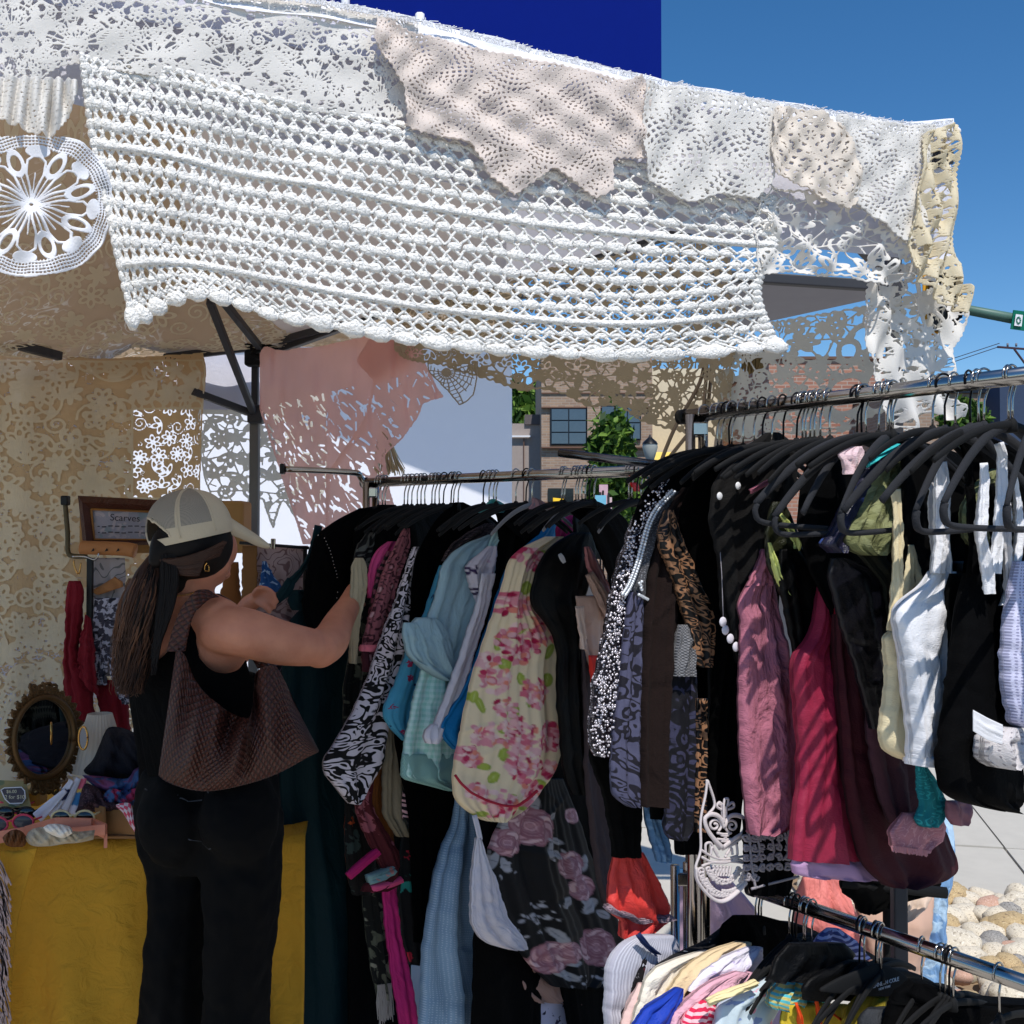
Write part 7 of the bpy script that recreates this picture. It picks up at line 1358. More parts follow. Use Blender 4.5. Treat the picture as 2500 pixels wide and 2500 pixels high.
for a0 in (72, 122):
    j = int(a0 * ring / 360); pts = (C[5::3, j] - hc); pts = hc + pts * 1.012; tube('seam', pts, .005, capm, cp if False else W, k=6, flat=.5)
tt_ = np.linspace(0, 1, 20); rim_ = [C[min(27, int(8 + 19 * s)), int((6 + 54 * math.sqrt(max(0, 1 - s * s))) * ring / 360)] for s in tt_]; tube('opening_rim', np.array(rim_), .004, capm, W, k=6)
lathe('button', [(.001, .006), (.007, .004), (.009, 0)], C[-1].mean(0), capm, W, 12)
# brim, curved, pointing away to the right
Tp = [(558, 1262), (590, 1283), (628, 1308), (656, 1330)]; Bt = [(556, 1302), (596, 1318), (632, 1334), (655, 1338)]
Sb = surf([[(*q, 0) for q in Tp], [((a[0] + b[0]) / 2 + 3, (a[1] + b[1]) / 2, .01) for a, b in zip(Tp, Bt)], [(*q, 0) for q in Bt]], lambda x, y: P(x, y, 2.56 + (x - 556) * .0006))
patch('brim', Sb, 20, 8, capm, W, solid=.004)
# hair under the cap and the ponytail
hairm = N('hair'); uvh = hairm.coord('Object'); zz = hairm.add('ShaderNodeSeparateXYZ', n0=uvh)
hairm.set(hairm.b.inputs['Base Color'], hairm.mix(hairm.math('MULTIPLY', hairm.noise(uvh, 30, 3).outputs[0], 1.0), lin((26, 15, 12)), lin((78, 48, 34)))); hairm.b.inputs['Roughness'].default_value = .55; hairm.b.inputs['Specular IOR Level'].default_value = .3; hairm = hairm.m
hair2 = M('hair_ends', (98, 64, 44), coord='Object', rough=.55, var=.3, bump=0); hair3 = M('hair_dark', (16, 10, 9), coord='Object', spec=.2, rough=.6, bump=0)
HR = remesh('hair', capsules([([p(405, 1318, 2.50), p(395, 1342, 2.485), p(384, 1366, 2.48)], [.030, .028, .020])], [(hc + [0, -.004, -.012], (.082, .094, .090), R(-28), 0), (p(458, 1352, 2.51), (.054, .05, .045), 0, 0), (p(430, 1398, 2.535), (.040, .03, .05), 0, 0)]), hair3, W, .005, 5)
hv = np.random.default_rng(11)
cen = np.array([(384, 1352), (368, 1392), (354, 1450), (340, 1520), (328, 1600), (316, 1695)], float)
wid = np.array([15, 32, 45, 46, 40, 24.])
def strands(nm, mt, cnt, arange, r0, t0=0., amp=5.):
    V, F = [], []; cl = [(hv.uniform(9, 22), hv.uniform(0, 6.28), hv.uniform(.5, 1.3)) for _ in range(16)]
    for k in range(cnt):
        a = hv.uniform(*arange); dd = hv.uniform(-1, 1); te = hv.uniform(.74, 1.0) if abs(a) > .5 else hv.uniform(.84, 1.04); c = cl[int((a + 1.3) / 2.6 * 15.99) % 16]
        t = np.linspace(t0, te, 24); q = crom(cen, t); w_ = np.interp(t, np.linspace(0, 1, 6), wid); fr = c[0] + hv.uniform(-2, 2); ph = c[1] + hv.uniform(-.9, .9)
        x = q[:, 0] + (a * w_ + np.sin(t * fr + ph) * amp * c[2] * t ** 1.2 + np.sin(t * 41 + k) * 1.6 * t) + hv.normal() * 5 * t ** 3; y = q[:, 1] + (hv.uniform(-8, 8) if t0 else 0)
        d = 2.50 - .055 * np.sqrt(max(0, 1 - a * a)) * np.sin(np.clip(t * 3.2, 0, PI / 2)) * (.5 + .5 * dd) + .03 * t + np.cos(t * fr + ph) * .007 * t
        tubeVF(P(x, y, d), np.interp(t, [t0, te * .7, te], [r0, r0, r0 * .35]), 4, V, F, caps=False)
    mesh(nm, V, F, mt, W)
strands('hair_strands', hairm, 900, (-1, 1), .0015, amp=11); strands('hair_strands', hair3, 260, (-.3, 1.15), .0022, amp=5); strands('hair_strands', hair2, 420, (-1.15, .5), .0012, .3, 15)
V, F = [], []      # darker mass hanging over the shoulder
for k in range(170):
    a = hv.uniform(0, 1); q = crom(np.array([(392 + a * 40, 1352), (392 + a * 42, 1420), (384 + a * 36, 1490), (378 + a * 16, 1560), (370 + a * 10, 1600 + hv.uniform(-30, 50))]), np.linspace(0, 1, 22)); t = np.linspace(0, 1, 22)
    tubeVF(P(q[:, 0] + np.sin(t * hv.uniform(10, 20) + k) * 3 * t, q[:, 1], 2.475 + hv.uniform(-.012, .012) - .01 * t), np.interp(t, [0, .7, 1], [.0032, .0030, .001]), 5, V, F, caps=False)
mesh('hair_strands', V, F, hair3, W)
V, F = [], []      # hair combed back from the temple to the tie
for k in range(230):
    s = hv.uniform(0, 1); x0, y0 = 548 - s * 40 + hv.uniform(-6, 6), 1322 + s * 75; q = crom(np.array([(x0, y0), (500 - s * 22, 1344 + s * 62), (440 - s * 6, 1362 + s * 40), (388, 1366 + s * 14)]), np.linspace(0, 1, 16))
    dd = 2.505 - .052 * np.sin(np.linspace(.25, 1, 16) * PI * .75) * (1 - .35 * s) + hv.uniform(-.003, .003)
    if s > .45 and x0 > 500: q = q[4:]; dd = dd[4:]
    tubeVF(P(q[:, 0], q[:, 1], dd), .0021, 4, V, F, caps=False)
mesh('hair_strands', V, F, hairm, W)
c_ = P(384, 1372, 2.49); V, F, uv_, _, _ = loft([(372, 1365, 404, 1365), (340, 1400, 404, 1400), (310, 1460, 394, 1460), (296, 1530, 384, 1530), (292, 1590, 368, 1590), (300, 1640, 350, 1640)], (P(350, 1450, 2.52)[0], 2.52, 1, 0), .022, 2, .003, 5, 8, 30, 0); mesh('hair_core', V, F, hair3, W)
# woven shoulder bag
bagm = K('brown_woven_leather', (74, 36, 28), pat='weave', sc=170, rough=.5, wr=.2, spec=.4)
def pillow(name, top, bot, d, bulge, mat, par, nu=60, nv=44, fold=None, back=.4, drop=0):
    tp, bt = np.array(top, float), np.array(bot, float); u_ = np.linspace(0, 1, nu); tp, bt = crom(tp, u_), crom(bt, u_); v = np.linspace(0, 1, nv)[:, None]
    G = tp[None] * (1 - v[..., None]) + bt[None] * v[..., None]; px, py = G[..., 0], G[..., 1]
    b = bulge * (np.sin(PI * np.clip(v, 0, 1)) ** .6 * .75 + .25 * v * (1 - v ** 6)) * np.sin(PI * np.clip(u_, .0, 1))[None] ** .5
    if fold is not None: b = b + fold(u_[None], v) * np.sin(PI * u_)[None] * np.minimum(1, (1 - v) * 6)
    A = P(px, py, d - b); B_ = P(px, py, d + .012 + b * back); du = np.linalg.norm(A[nv // 2, 1:] - A[nv // 2, :-1], axis=1).sum(); dv = np.linalg.norm(A[1:, nu // 2] - A[:-1, nu // 2], axis=1).sum()
    uv = np.stack([np.broadcast_to(u_[None] * du, (nv, nu)), np.broadcast_to(-v * dv, (nv, nu))], -1).reshape(-1, 2); F = gridfaces(nv, nu).tolist(); F += [[i + nv * nu for i in f[::-1]] for f in F]
    N0 = nv * nu; e = [j for j in range(nu)] + [i * nu + nu - 1 for i in range(1, nv)] + [(nv - 1) * nu + j for j in range(nu - 2, -1, -1)] + [i * nu for i in range(nv - 2, 0, -1)]
    for a, c in zip(e, e[1:] + e[:1]): F.append([a, c, c + N0, a + N0])
    return mesh(name, np.concatenate([A.reshape(-1, 3), B_.reshape(-1, 3)]), F, mat, par, uv=np.concatenate([uv, uv]))
BG = E('shoulder_bag', P(560, 1900, 2.4), 'brown woven leather shoulder bag on the woman\'s shoulder', 'bag')
BG['label'] = 'slouchy brown woven leather bag hanging from the shoulder of the person'
topc = [(430, 1585), (452, 1600), (474, 1655), (500, 1690), (530, 1716), (560, 1738), (588, 1750), (610, 1748), (620, 1700), (622, 1650), (640, 1630), (672, 1625), (700, 1672), (735, 1748), (779, 1832)]
botc = [(386, 1893), (400, 1905), (418, 1914), (440, 1922), (468, 1929), (500, 1932), (530, 1930), (560, 1925), (590, 1918), (620, 1910), (650, 1900), (680, 1888), (715, 1870), (750, 1850), (778, 1836)]
pillow('bag_body', topc, botc, 2.43, .07, bagm, BG, 110, 70, lambda u, v: .034 * np.sin(u * 25 + v * 2.2 + 1) * (1 - v * .55) + .018 * np.sin(u * 47 - v * 4) * (1 - v * .8))
q = [(430, 1590), (436, 1560), (446, 1520), (462, 1480), (490, 1455), (516, 1449)]
Sx = surf([[(a - 22 + i * 2.2, b - (i > 3) * 10) for i, (a, b) in enumerate(q)], [(a + 22 - i * 1.2, b + (i > 2) * 8) for i, (a, b) in enumerate(q)]], lambda x, y: P(x, y, 2.452 - np.maximum(0, 1520 - np.asarray(y)) * .0001 + np.maximum(0, np.asarray(x) - 480) * .0012))
patch('strap', Sx, 30, 8, bagm, BG, solid=.01)
q = [(516, 1449), (560, 1480), (600, 1560), (640, 1632)]
patch('strap', surf([[(a - 10, b) for a, b in q], [(a + 18, b) for a, b in q]], lambda x, y: P(x, y, 2.66 - np.abs(np.asarray(y) - 1540) * .0)), 20, 6, bagm, BG, solid=.01)

# ---------------------------------------------------------------- table and the things on it
yel = K('mustard_cloth', (208, 152, 44), wr=.35, rough=.9, bump=.35, coord='Object')
tz = P(100, 2070, 2.9)[2]; TB = E('display_table', (P(100, 2070, 3.1)[0], 3.1, 0), 'display table under a mustard yellow cloth', 'table')
ca, cb = P(-420, 2070, 2.8)[:2], P(745, 2070, 2.95)[:2]; e1 = (cb - ca) / np.linalg.norm(cb - ca); e2 = np.array([-e1[1], e1[0]]); Lt = np.linalg.norm(cb - ca); ztop = P(200, 2066, 2.85)[2]
mid_ = (ca + cb) / 2 + e2 * .34
boxo('tabletop', (*mid_, ztop - .02), (Lt - .03, .64, .03), K('folding_table_top', (150, 146, 140), coord='Object'), TB, ax=np.array([[*e1, 0], [*e2, 0], [0, 0, 1]]))
for a in (.06, Lt - .06):
    for b in (.05, .6):
        q = ca + e1 * a + e2 * b; tube('leg', [(*q, ztop - .03), (*q, .0)], .014, greysteel, TB)
TC = E('tablecloth', (*mid_, ztop), 'mustard yellow tablecloth hanging to the ground', 'tablecloth')
nu, nv = 120, 46; V = []; uu = np.linspace(0, Lt, nu)
for j in range(nv):      # top then front drop
    s = j / (nv - 1) * (.66 + ztop - .03)
    for i, u in enumerate(uu):
        if s < .66: x, z = ca + e1 * u + e2 * (.66 - s), ztop + .002 + .003 * math.sin(u * 9 + s * 20)
        else:
            d = s - .66; k = min(1, d * 4); am = .012 + .022 * d; x = ca + e1 * u - e2 * (.004 + k * (am * math.sin(u * 21 + d * 3) + am * .7 * math.sin(u * 37 - d * 5 + 1) + .04 * d + .012 * math.sin((u * .8 + d * .9) * 14) * k)); z = ztop - d
        V.append((x[0], x[1], z))
mesh('cloth', V, gridfaces(nv, nu), yel, TC, solid=.002)
V = []      # left end hem flap with pale binding
hq = [(8, 2088), (60, 2082), (60, 2110)]
patch('side_flap', surf([[(-30, 2080), (10, 2076), (38, 2078), (92, 2068)], [(-30, 2300), (0, 2300), (20, 2300), (36, 2300)], [(-30, 2700), (-5, 2700), (12, 2700), (22, 2700)]], lambda x, y: P(x, y, 2.745)), 12, 30, yel, TC, solid=.003)
ff_ = E('fringed_shawl', P(0, 2200, 2.7), 'pale pinkish fringe of a shawl hanging at the left edge', 'shawl'); V, F = [], []
for k in range(70):
    y0 = rng.uniform(2080, 2480); q = np.array([(-14 + rng.uniform(-8, 4), y0), (2 + rng.uniform(-4, 8), y0 + 30), (10 + rng.uniform(-6, 18), y0 + rng.uniform(60, 110))]); tubeVF(P(*crom(q, np.linspace(0, 1, 8)).T, 2.68), .0022, 5, V, F)
mesh('fringe', V, F, K('dusty_fringe', (178, 152, 146)), ff_); patch('cloth', surf([[(-60, 2060), (-2, 2060)], [(-60, 2560), (-6, 2560)]], lambda x, y: P(x, y, 2.69)), 6, 20, K('dusty_shawl', (170, 142, 136)), ff_, solid=.004)
def on(x, y):      # point on the table top seen at (x, y)
    a, f, u = ray(x, y); k = (ztop + .006 - EYE) / u; return np.array([a * k, f * k, ztop + .006])
# oval mirror with openwork bronze frame
br = K('bronze_openwork', (96, 72, 44), rough=.45, metal=.6, coord='Object', bump=.4); MC = (108, 1800); MR = E('oval_mirror', P(108, 1960, 2.95), 'oval mirror in a bronze openwork frame leaning on the table', 'mirror')
def mp(x, y, o_=0): return P(x, y, 2.98 - o_ + (np.asarray(x) - 108) * .00105)
an = np.linspace(0, 2 * PI, 49); til = .12
def ov(a, ra, rb): c, s = np.cos(a), np.sin(a); x = ra * c; y = rb * s; return MC[0] + x * math.cos(til) - y * math.sin(til), MC[1] + x * math.sin(til) + y * math.cos(til)
x, y = ov(an[:-1], 72, 96); cV = np.vstack([mp(x, y), mp(*MC)[None]]); mesh('mirror_glass', cV, [[i, (i + 1) % 48, 48] for i in range(48)], M('mirror_glass', (225, 228, 230), rough=.02, metal=1, bump=0, coord='Object', var=0), MR, smooth=False)
tube('rim', mp(*ov(an, 74, 99), .008), .008, br, MR); V, F = [], []
for k in range(30):
    a = 2 * PI * k / 30; x0, y0 = ov(a, 84, 111)
    for sg in (-1, 1): sp = spir(x0, y0, 11, 1.1, a + (0 if sg > 0 else 2.4), sg, 10); tubeVF(mp(*np.array(sp).T, .004), .0042, 5, V, F)
    tubeVF(mp(np.array([ov(a, 76, 101)[0], ov(a + .05, 98, 127)[0]]), np.array([ov(a, 76, 101)[1], ov(a + .05, 98, 127)[1]]), .004), .003, 5, V, F)
for k in range(8):
    for cx_, cy_, s_ in ((108, 1690, 1), (112, 1918, -1)): sp = spir(cx_ + (k % 4 - 1.5) * 17, cy_ - s_ * (k // 4) * 12, 12, 1.2, k, 1 if k % 2 else -1, 10); tubeVF(mp(*np.array(sp).T, .004), .0044, 5, V, F)
mesh('scrollwork', V, F, br, MR); q = mp(110, 1930); tube('foot', [q, q + [0, .14, -.0], on(110, 1960) + [0, .12, 0]], .006, br, MR)
# small round second mirror edge
o = E('hand_mirror', P(205, 1800, 3.0), 'small brass rimmed mirror just right of the oval one', 'mirror'); t = np.linspace(0, 2 * PI, 25); tube('rim', P(203 + 11 * np.cos(t), 1802 + 28 * np.sin(t), 3.0), .003, eg, o, k=6); mesh('mirror_glass', np.vstack([P(203 + 11 * np.cos(t[:-1]), 1802 + 28 * np.sin(t[:-1]), 3.0), P(203, 1802, 3.0)[None]]), [[i, (i + 1) % 24, 24] for i in range(24)], M('mirror_glass', 0), o)
# suitcase with framed sign
wood = K('dark_wood_frame', (72, 38, 28), rough=.4, coord='Object', wr=.3); SU = E('suitcase', P(270, 1350, 3.5), 'open tan suitcase standing upright behind the person', 'suitcase'); cs = K('tan_leatherette', (160, 118, 66), coord='Object', rough=.6)
dS = 3.5
pa_, pb_, pc_, pd_ = P(158, 1212, dS), P(720, 1240, dS + .25), P(720, 1345, dS + .25), P(170, 1352, dS)
boxo('shell', (P(172, 1220, dS) + P(600, 1350, dS + .15)) / 2 + [0, .07, 0], ((P(600, 1220, dS + .15) - P(160, 1220, dS))[0], .12, .17), cs, SU, bev=.01)
tube('edging', curvepts([P(158, 1215, dS - .03), P(165, 1300, dS - .03), P(166, 1345, dS - .03), P(176, 1357, dS - .03), P(212, 1358, dS - .03)], 20), .008, K('worn_metal', (90, 80, 60), rough=.5, metal=.6, coord='Object'), SU)
boxo('corner', P(160, 1222, dS - .03), (.022, .03, .03), blk, SU, bev=.004)
SF = E('framed_sign', P(300, 1270, dS - .05), 'dark wooden frame holding a card that reads Scarves', 'sign')
fx = [P(190, 1210, dS - .05), P(412, 1222, dS - .02), P(412, 1330, dS - .02), P(203, 1332, dS - .05)]
fi = [P(224, 1243, dS - .05), P(385, 1250, dS - .02), P(385, 1318, dS - .02), P(232, 1317, dS - .05)]
for k in range(4):
    a, b_, c_, d_ = fx[k], fx[(k + 1) % 4], fi[(k + 1) % 4], fi[k]; f_ = np.array([0, -.022, 0]); m1, m2 = (a + d_) / 2 + f_, (b_ + c_) / 2 + f_
    mesh('frame_side', [a, b_, m2, m1, c_, d_, a + [0, .02, 0], b_ + [0, .02, 0]], [[0, 1, 2, 3], [3, 2, 4, 5], [0, 6, 7, 1]], wood, SF, smooth=False)
tube('gold_bead_rim', [*[q + [0, -.004, 0] for q in fi], fi[0] + [0, -.004, 0]], .004, K('old_gold', (150, 104, 56), rough=.4, metal=.5, coord='Object'), SF, k=6, smooth=False)
mesh('card', [q + [0, .004, 0] for q in fi], [[3, 2, 1, 0]], K('printed_card', (150, 146, 156), pat='blotch', c2=(176, 164, 168), c3=(130, 140, 146), sc=40, coord='Object'), SF, smooth=False)
ux = fi[1] - fi[0]; ux /= np.linalg.norm(ux); ink = K('grey_ink', (52, 46, 52), bump=0, coord='Object'); text('lettering', 'Scarves', P(305, 1272, dS - .045), ux, .030, ink, SF)
for k, (yy2, w_) in enumerate(((1285, 'silk, cotton and'), (1300, 'one of a kind'))):
    for q in range(9): a = P(238 + q * 16, yy2 + 1.2 * math.sin(q * 2), dS - .044); boxo('print_mark', a, (.014, .001, .003), ink, SF)
# leather roll with pockets, hook arm and stand
RO = E('leather_roll', P(230, 1338, dS - .1), 'tan leather roll with slits lying across the stand', 'leather case'); tube('roll', curvepts([P(196, 1335, dS - .1), P(215, 1337, dS - .1), P(300, 1340, dS - .1), P(330, 1345, dS - .1)], 18), np.interp(np.linspace(0, 1, 18), [0, .1, 1], [.014, .021, .022]), K('tan_leather', (168, 112, 66), coord='Object', rough=.6), RO, k=18)
for x in (226, 259, 287): mesh('slit', [P(x - 4, 1347, dS - .128), P(x + 5, 1344, dS - .128), P(x + 2, 1338, dS - .126)], [[0, 1, 2]], blk, RO, solid=.001)
ST = E('scarf_stand', (*P(215, 1400, dS - .05)[:2], ztop), 'black and brass stand holding scarves on wires', 'display stand'); boxo('post', (P(215, 1362, dS - .05) + P(222, 1760, dS - .05)) / 2, (.016, .016, 1.0 * (P(215, 1362, dS - .05) - P(222, 1760, dS - .05))[2]), blk, ST)
tube('wire_arm', curvepts([P(176, 1359, dS - .08), P(208, 1359, dS - .08), P(230, 1366, dS - .1), P(239, 1360, dS - .12), P(241, 1350, dS - .12)], 20), .003, chrome, ST); tube('chain', curvepts([P(180, 1368, dS - .07), P(182, 1385, dS - .07), P(192, 1402, dS - .07), P(196, 1384, dS - .07), P(198, 1374, dS - .07)], 14), .0025, eg, ST, k=5)
boxo('slat', P(219, 1710, dS - .03), (.008, .01, .5), K('bare_wood', (196, 170, 130), coord='Object'), ST)
SPP = (P(200, 1500, 3.42)[0], 3.42, 1, .0)
crm = K('crimson_knit', (112, 8, 26), wr=.35)
o = E('crimson_scarf', P(190, 1420, 3.4), 'crimson scarf looped over the wire at the left', 'scarf')
free('loop', None, None, SPP, [(1418, 168, 196), (1440, 162, 205), (1500, 162, 200), (1580, 160, 192), (1620, 156, 196), (1690, 158, 226), (1760, 172, 226)], crm, parent=o, th=.03); free('tail', None, None, (SPP[0], 3.40, 1, 0), [(208, 1500, 222, 1510), (205, 1530, 226, 1560), (196, 1560, 230, 1600), (192, 1600, 232, 1640), (196, 1650, 240, 1700)], crm, parent=o, th=.02); free('end', None, None, (SPP[0], 3.46, 1, 0), [(1660, 232, 300), (1720, 240, 312), (1790, 262, 318), (1800, 280, 300)], crm, parent=o, th=.02)
free('leaf_print_scarf', 'pale grey scarf printed with outlined leaves behind the ponytail', 'scarf', (SPP[0], 3.5, 1, 0), [(1362, 216, 305), (1500, 218, 310), (1650, 222, 330)], K('leaf_scarf', (170, 160, 160), pat='scroll', c2=(110, 108, 108), sc=9), th=.015)
free('brown_scarf', 'tan brown scarf fold below the leaf print', 'scarf', (SPP[0], 3.46, 1, 0), [(226, 1440, 282, 1408), (228, 1450, 300, 1420), (240, 1452, 300, 1432)], K('tan_scarf', (158, 108, 66)), th=.012)
free('snow_print_scarf', 'grey and white speckled scarf hanging by the ponytail', 'scarf', (SPP[0], 3.44, 1, 0), [(1460, 230, 290), (1560, 228, 270), (1672, 229, 258)], K('snow_print', (60, 58, 70), pat='blotch', c2=(170, 168, 182), c3=(30, 30, 40), sc=60, th=.52), th=.02)
free('snow_print_scarf', 'speckled grey scarf end lower behind the hair', 'scarf', (SPP[0], 3.36, 1, 0), [(1600, 262, 310), (1680, 280, 335), (1718, 300, 322)], K('snow_print', 0), th=.02)
wc = E('pleated_lampshade', P(240, 1800, 3.1), 'white pleated fabric lampshade behind the dark clothes pile', 'lampshade'); V = []
for k, (z, r_) in enumerate(((1742, 28), (1800, 44), (1880, 66))):
    for q in range(60): a = 2 * PI * q / 60; rr = r_ * (1 + .035 * (q % 2)); V.append(P(244 + rr * math.cos(a), z, 3.1) + [0, rr / FP * 3.1 * math.sin(a), 0])
mesh('shade', V, gridfaces(3, 60, True), K('ivory_pleat', (206, 196, 182), coord='Object', trans=.2), wc, smooth=False)
# piles on the table
def pile(name, label, cat, top, bot, d, b, mat, par=None, nu=40, nv=22, fold=.01, fr=17, part=None):
    o = pillow(name, top, bot, d, b, mat, par, nu, nv, lambda u, v: fold * np.sin(u * fr + v * 6) + fold * .6 * np.sin(u * fr * 2.1 - v * 9)); return tag(o, label, cat) if label else o
pile('dark_clothes_pile', 'heap of dark navy clothes on the table behind the person', 'clothes pile', [(200, 1880), (228, 1850), (250, 1800), (268, 1775), (310, 1780), (350, 1800), (400, 1810)], [(206, 1890), (240, 1902), (280, 1905), (320, 1905), (350, 1905), (370, 1905), (400, 1905)], 3.05, .12, K('dark_navy', (14, 16, 28), wr=.5))
pile('tie_dye_shirt', 'purple and blue tie dyed shirt folded on the table', 'shirt', [(200, 1892), (250, 1895), (310, 1900), (332, 1870), (365, 1868), (400, 1870)], [(212, 1905), (250, 1935), (290, 1945), (330, 1938), (365, 1930), (400, 1930)], 2.98, .08, K('tie_dye', (130, 72, 112), pat='blotch', c2=(60, 92, 140), c3=(96, 60, 100), sc=14, th=.5, wr=.5))
pile('dark_lace_pile', 'dark plum lace bundle in front of the tie dyed shirt', 'clothes pile', [(190, 1975), (205, 1915), (240, 1925), (265, 1945), (300, 1950), (345, 1945)], [(180, 1985), (205, 1985), (235, 1982), (265, 1985), (300, 1990), (345, 1990)], 2.93, .07, K('plum_lace_bundle', (44, 28, 38), pat='scroll', c2=(96, 70, 80), sc=30, wr=.5))
pile('blue_ribbon_bundle', 'blue and pink ribbon bundle above the cardboard box', 'ribbon', [(250, 1945), (270, 1925), (300, 1930), (330, 1925), (350, 1930)], [(258, 1965), (275, 1968), (300, 1962), (330, 1972), (350, 1985)], 2.9, .03, K('blue_pink_ribbon', (66, 96, 140), pat='blotch', c2=(160, 50, 90), c3=(40, 60, 110), sc=24, wr=.5))
o = E('cardboard_box', on(290, 2030), 'small open cardboard box on the table', 'box'); cb_ = K('cardboard', (146, 106, 66), coord='Object')
for nm, q in (('side', [(232, 1965), (256, 1970), (258, 2035), (240, 2030)]), ('side', [(256, 1970), (345, 1966), (350, 2038), (258, 2035)])):
    mesh(nm, [P(x, y, 2.86 if i in (1, 2) or nm == 'x' else 2.9) for i, (x, y) in enumerate(q)], [[3, 2, 1, 0]], cb_, o, smooth=False, solid=.004)
boxo('base', P(300, 2030, 2.93) , (.12, .12, .006), cb_, o)
pile('checked_bandana', 'pink and white checked bandana spilling over the box', 'bandana', [(282, 1965), (300, 1960), (318, 1962), (326, 1980), (345, 2010), (352, 2028)], [(284, 1970), (300, 1985), (312, 2005), (322, 2022), (335, 2038), (348, 2036)], 2.84, .012, K('pink_check', (214, 80, 104), pat='check', c2=(226, 206, 212), sc=78), nu=30, fold=.002)
for k, (x0, y0, x1, y1, lb, cc) in enumerate(((206, 1900, 178, 1985, 'rainbow striped white scarf fold furthest right of the fan', 1), (192, 1900, 148, 1985, 'white folded scarf in the middle of the fan', 0), (176, 1905, 122, 1990, 'white folded scarf with a dark stripe in the fan', 2), (160, 1930, 92, 1995, 'outermost white folded scarf at the left of the fan', 0))):
    def rcol(x, y, cc=cc):
        c = np.tile(np.array(lin((214, 210, 220))), (len(x), 1)); t = (y - 1900) / 85
        if cc == 1:
            for a, b_, q in ((.0, .28, (226, 110, 130)), (.28, .38, (232, 190, 90)), (.38, .75, (60, 120, 170))): m = (t > a) & (t < b_); c[m] = lin(q)
        if cc == 2: m = (t > .3) & (t < .62) & (x > 148); c[m] = lin((30, 40, 80))
        return c
    rows = strip([(x0, y0), ((x0 + x1) / 2, (y0 + y1) / 2), (x1, y1)], [12, 24, 30]); c = P(x0, y0, 2.95); GS[0] += 1; V, F, uv, pxy, _ = loft(rows, (c[0], 2.93 - k * .012, 1, 0), .012, 1, .002, GS[0], 3, 30, 0); tag(mesh('folded_scarf', V, F, paintmat('rainbow_scarf'), uv=uv, col=rcol(pxy[:, 0], pxy[:, 1])), lb, 'scarf')
# price card
o = E('price_card', P(40, 1940, 2.98), 'patterned card with a grey plaque reading 2 for $10', 'sign')
mesh('card', [P(-20, 1905, 2.99), P(64, 1908, 2.99), P(76, 1970, 2.93), P(-20, 1972, 2.93)], [[3, 2, 1, 0]], K('floral_card', (150, 138, 96), pat='floral', c2=(196, 176, 170), c3=(110, 120, 90), sc=30, coord='Object'), o, smooth=False, solid=.004)
q = [(4, 1928), (12, 1923), (54, 1921), (62, 1930), (64, 1948), (56, 1960), (26, 1961), (14, 1950)]; cc_ = [P(x, y, 2.975 - (y - 1908) * .0009) for x, y in q]; mesh('plaque', cc_, [list(range(8))[::-1]], K('slate_plaque', (88, 84, 90), coord='Object'), o, smooth=False, solid=.003); tube('plaque_rim', [c - [0, .004, 0] for c in cc_ + cc_[:1]], .0015, wt, o, k=5)
text('lettering', '2 for $10', P(36, 1950, 2.925), (1, 0, 0), .014, K('cream_ink', (206, 200, 170)), o); text('lettering', '$6.00', P(28, 1936, 2.935), (1, 0, 0), .012, K('cream_ink', 0), o)
tin = E('yellow_tin', on(86, 1960), 'yellow rimmed tin box between the card and the mirror', 'tin'); boxo('tin_body', P(84, 1945, 3.02), (.05, .06, .04), K('brass_tin', (176, 120, 40), coord='Object', rough=.4), tin, bev=.006); boxo('lid', P(84, 1926, 3.02), (.056, .066, .012), K('cream_lid', (206, 184, 130), coord='Object'), tin, bev=.004)
# sunglasses
def specs(x, y, wpx, d, fr, ln, label, tilt=0):
    o = E('sunglasses', P(x, y, d), label, 'sunglasses'); s = wpx / 2 / FP * d; c = P(x, y, d); t = np.linspace(0, 2 * PI, 25)
    for sg in (-1, 1):
        cc = c + [sg * s * .52, 0, 0]; e_ = np.stack([cc[0] + s * .42 * np.cos(t), np.full(25, cc[1]) - .01 * np.sin(t) * 0, cc[2] + s * .3 * np.sin(t) + tilt * sg * .01], -1)
        tube('rim', e_, .003, fr, o, k=6); mesh('lens', np.vstack([e_[:-1] + [0, .001, 0], (cc + [0, -.008, 0])[None]]), [[i, (i + 1) % 24, 24] for i in range(24)], ln, o); tube('temple', [cc + [sg * s * .4, 0, s * .12], cc + [sg * s * .45, .11, s * .0]], .0025, fr, o, k=6)
    tube('bridge', [c + [-s * .12, 0, s * .08], c + [0, -.003, s * .12], c + [s * .12, 0, s * .08]], .0025, fr, o, k=6)
lens = M('dark_lens', (16, 16, 20), rough=.1, coord='Object', bump=0, spec=.7)
specs(38, 1986, 100, 2.9, K('black_plastic', (16, 16, 18), rough=.25, coord='Object'), lens, 'black sunglasses at the back of the tray'); specs(25, 2010, 120, 2.84, K('pink_plastic', (206, 60, 90), rough=.3, coord='Object'), M('grey_lens', (70, 70, 76), rough=.15, coord='Object', bump=0), 'pink rimmed visor sunglasses in the tray', .3); specs(178, 1996, 110, 2.84, K('ivory_plastic', (226, 210, 160), rough=.3, coord='Object'), lens, 'ivory rimmed sunglasses lying across the tray'); specs(20, 1972, 90, 2.94, K('pink_plastic', 0), lens, 'red framed sunglasses nearest the price card')
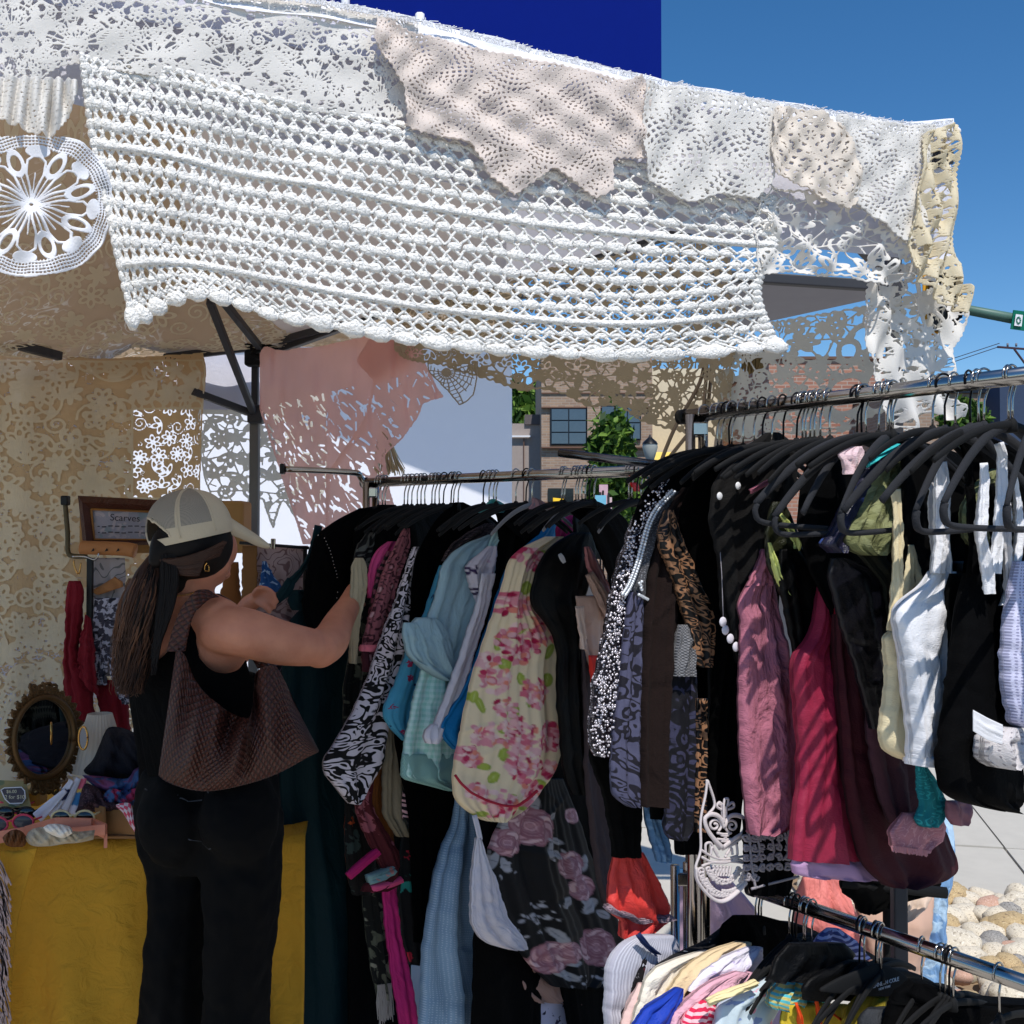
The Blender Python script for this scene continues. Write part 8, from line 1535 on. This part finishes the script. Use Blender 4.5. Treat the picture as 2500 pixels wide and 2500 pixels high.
# peach tray
o = E('peach_tray', on(130, 2030), 'shallow peach coloured tray on the table', 'tray'); pc = K('peach_plastic', (226, 146, 118), rough=.5, coord='Object')
for a, b_, hh in (((-60, 2040), (60, 2018), .03), ((60, 2018), (135, 1996), .03), ((135, 1996), (225, 1998), .03), ((225, 1998), (258, 2012), .035), ((258, 2012), (258, 2036), .035)):
    pA, pB = P(*a, 2.82), P(*b_, 2.82 + (.02 if b_[0] < 200 else -.02)); mesh('side', [pA, pB, pB - [0, 0, hh], pA - [0, 0, hh]], [[0, 1, 2, 3]], pc, o, smooth=False, solid=.008)
mesh('side', [P(140, 2024, 2.8), P(258, 2012, 2.78), P(258, 2038, 2.78), P(140, 2044, 2.8)], [[3, 2, 1, 0]], pc, o, smooth=False, solid=.006)
pile('brown_scrunchie', 'brown velvet scrunchie at the front left corner of the table', 'scrunchie', [(6, 2045), (15, 2035), (30, 2026), (45, 2026), (58, 2034), (66, 2048)], [(8, 2052), (16, 2064), (30, 2068), (45, 2068), (58, 2066), (66, 2054)], 2.74, .035, K('brown_velvet_scrunchie', (126, 80, 46), wr=.6), fold=.009, fr=30)
wsc2 = K('ivory_organza', (206, 192, 168), wr=.6, trans=.25)
pile('organza_scrunchies', 'heap of ivory organza scrunchies along the front of the table', 'scrunchies', [(60, 2048), (75, 2026), (110, 2018), (150, 2024), (190, 2030), (232, 2026)], [(70, 2060), (85, 2066), (120, 2066), (160, 2060), (190, 2058), (228, 2050)], 2.73, .03, wsc2, fold=.008, fr=26)
pile('white_bow', 'white satin bow on top of the organza scrunchies', 'bow', [(105, 2020), (120, 2012), (145, 2012), (170, 2018), (178, 2030)], [(112, 2030), (130, 2040), (150, 2046), (165, 2042), (178, 2034)], 2.69, .025, K('white_satin', (226, 218, 206), rough=.5), fold=.004)
# clip rail with bandanas right of the cap, and the brown case behind
o = E('clip_rail', P(660, 1328, 3.1), 'thin black rail with clips holding bandanas behind the beaded top', 'rail'); tube('bar', [P(585, 1325, 3.1), P(755, 1338, 3.1)], .0045, blk, o); boxo('clip', P(667, 1328, 3.08), (.012, .012, .03), chrome, o, bev=.002); tube('post', [P(745, 1338, 3.11), [*P(745, 1338, 3.11)[:2], 0]], .006, blk, o)
BP = (P(640, 1400, 3.12)[0], 3.12, 1, .05)
free('brown_folder', 'brown card folder hanging from the thin rail', 'folder', BP, [(1332, 592, 628), (1520, 588, 628)], K('brown_card', (124, 86, 48)), th=.006, fa=0); free('rose_bandana', 'pale mauve bandana on the thin rail', 'bandana', (BP[0], 3.14, 1, .05), [(1332, 622, 752), (1400, 624, 745), (1560, 615, 735)], K('mauve_bandana', (160, 138, 138), pat='scroll', c2=(110, 84, 86), sc=14), th=.01); free('blue_bandana', 'blue paisley bandana on the thin rail', 'bandana', (BP[0], 3.10, 1, .05), [(1370, 640, 650), (1400, 638, 664), (1435, 632, 690), (1445, 640, 690)], K('blue_paisley', (30, 74, 128), pat='paisley', c2=(150, 176, 206), c3=(170, 176, 186), sc=20), th=.01)
free('brown_case', 'brown case standing beyond the face of the person', 'case', (P(580, 1450, 3.2)[0], 3.2, 1, 0), [(1372, 556, 582), (1440, 540, 585), (1500, 540, 600)], K('brown_case', (116, 72, 32)), th=.02, fa=0)
free('patterned_apron', 'purple and white floral scarf behind the jeans', 'scarf', (P(600, 1450, 3.0)[0], 3.05, 1, 0), [(1840, 640, 700), (1930, 655, 690), (2020, 665, 682)], K('purple_floral', (40, 14, 34), pat='floral', c2=(170, 140, 170), c3=(120, 24, 60), sc=40, th=.4), th=.01)
free('indigo_scarf', 'dark indigo patterned scarf under the arm of the person', 'scarf', (P(700, 1700, 3.1)[0], 3.1, 1, 0), [(1600, 640, 700), (1700, 640, 700), (1900, 650, 700)], K('indigo_print', (18, 20, 34), pat='scroll', c2=(90, 92, 120), sc=12), th=.01)
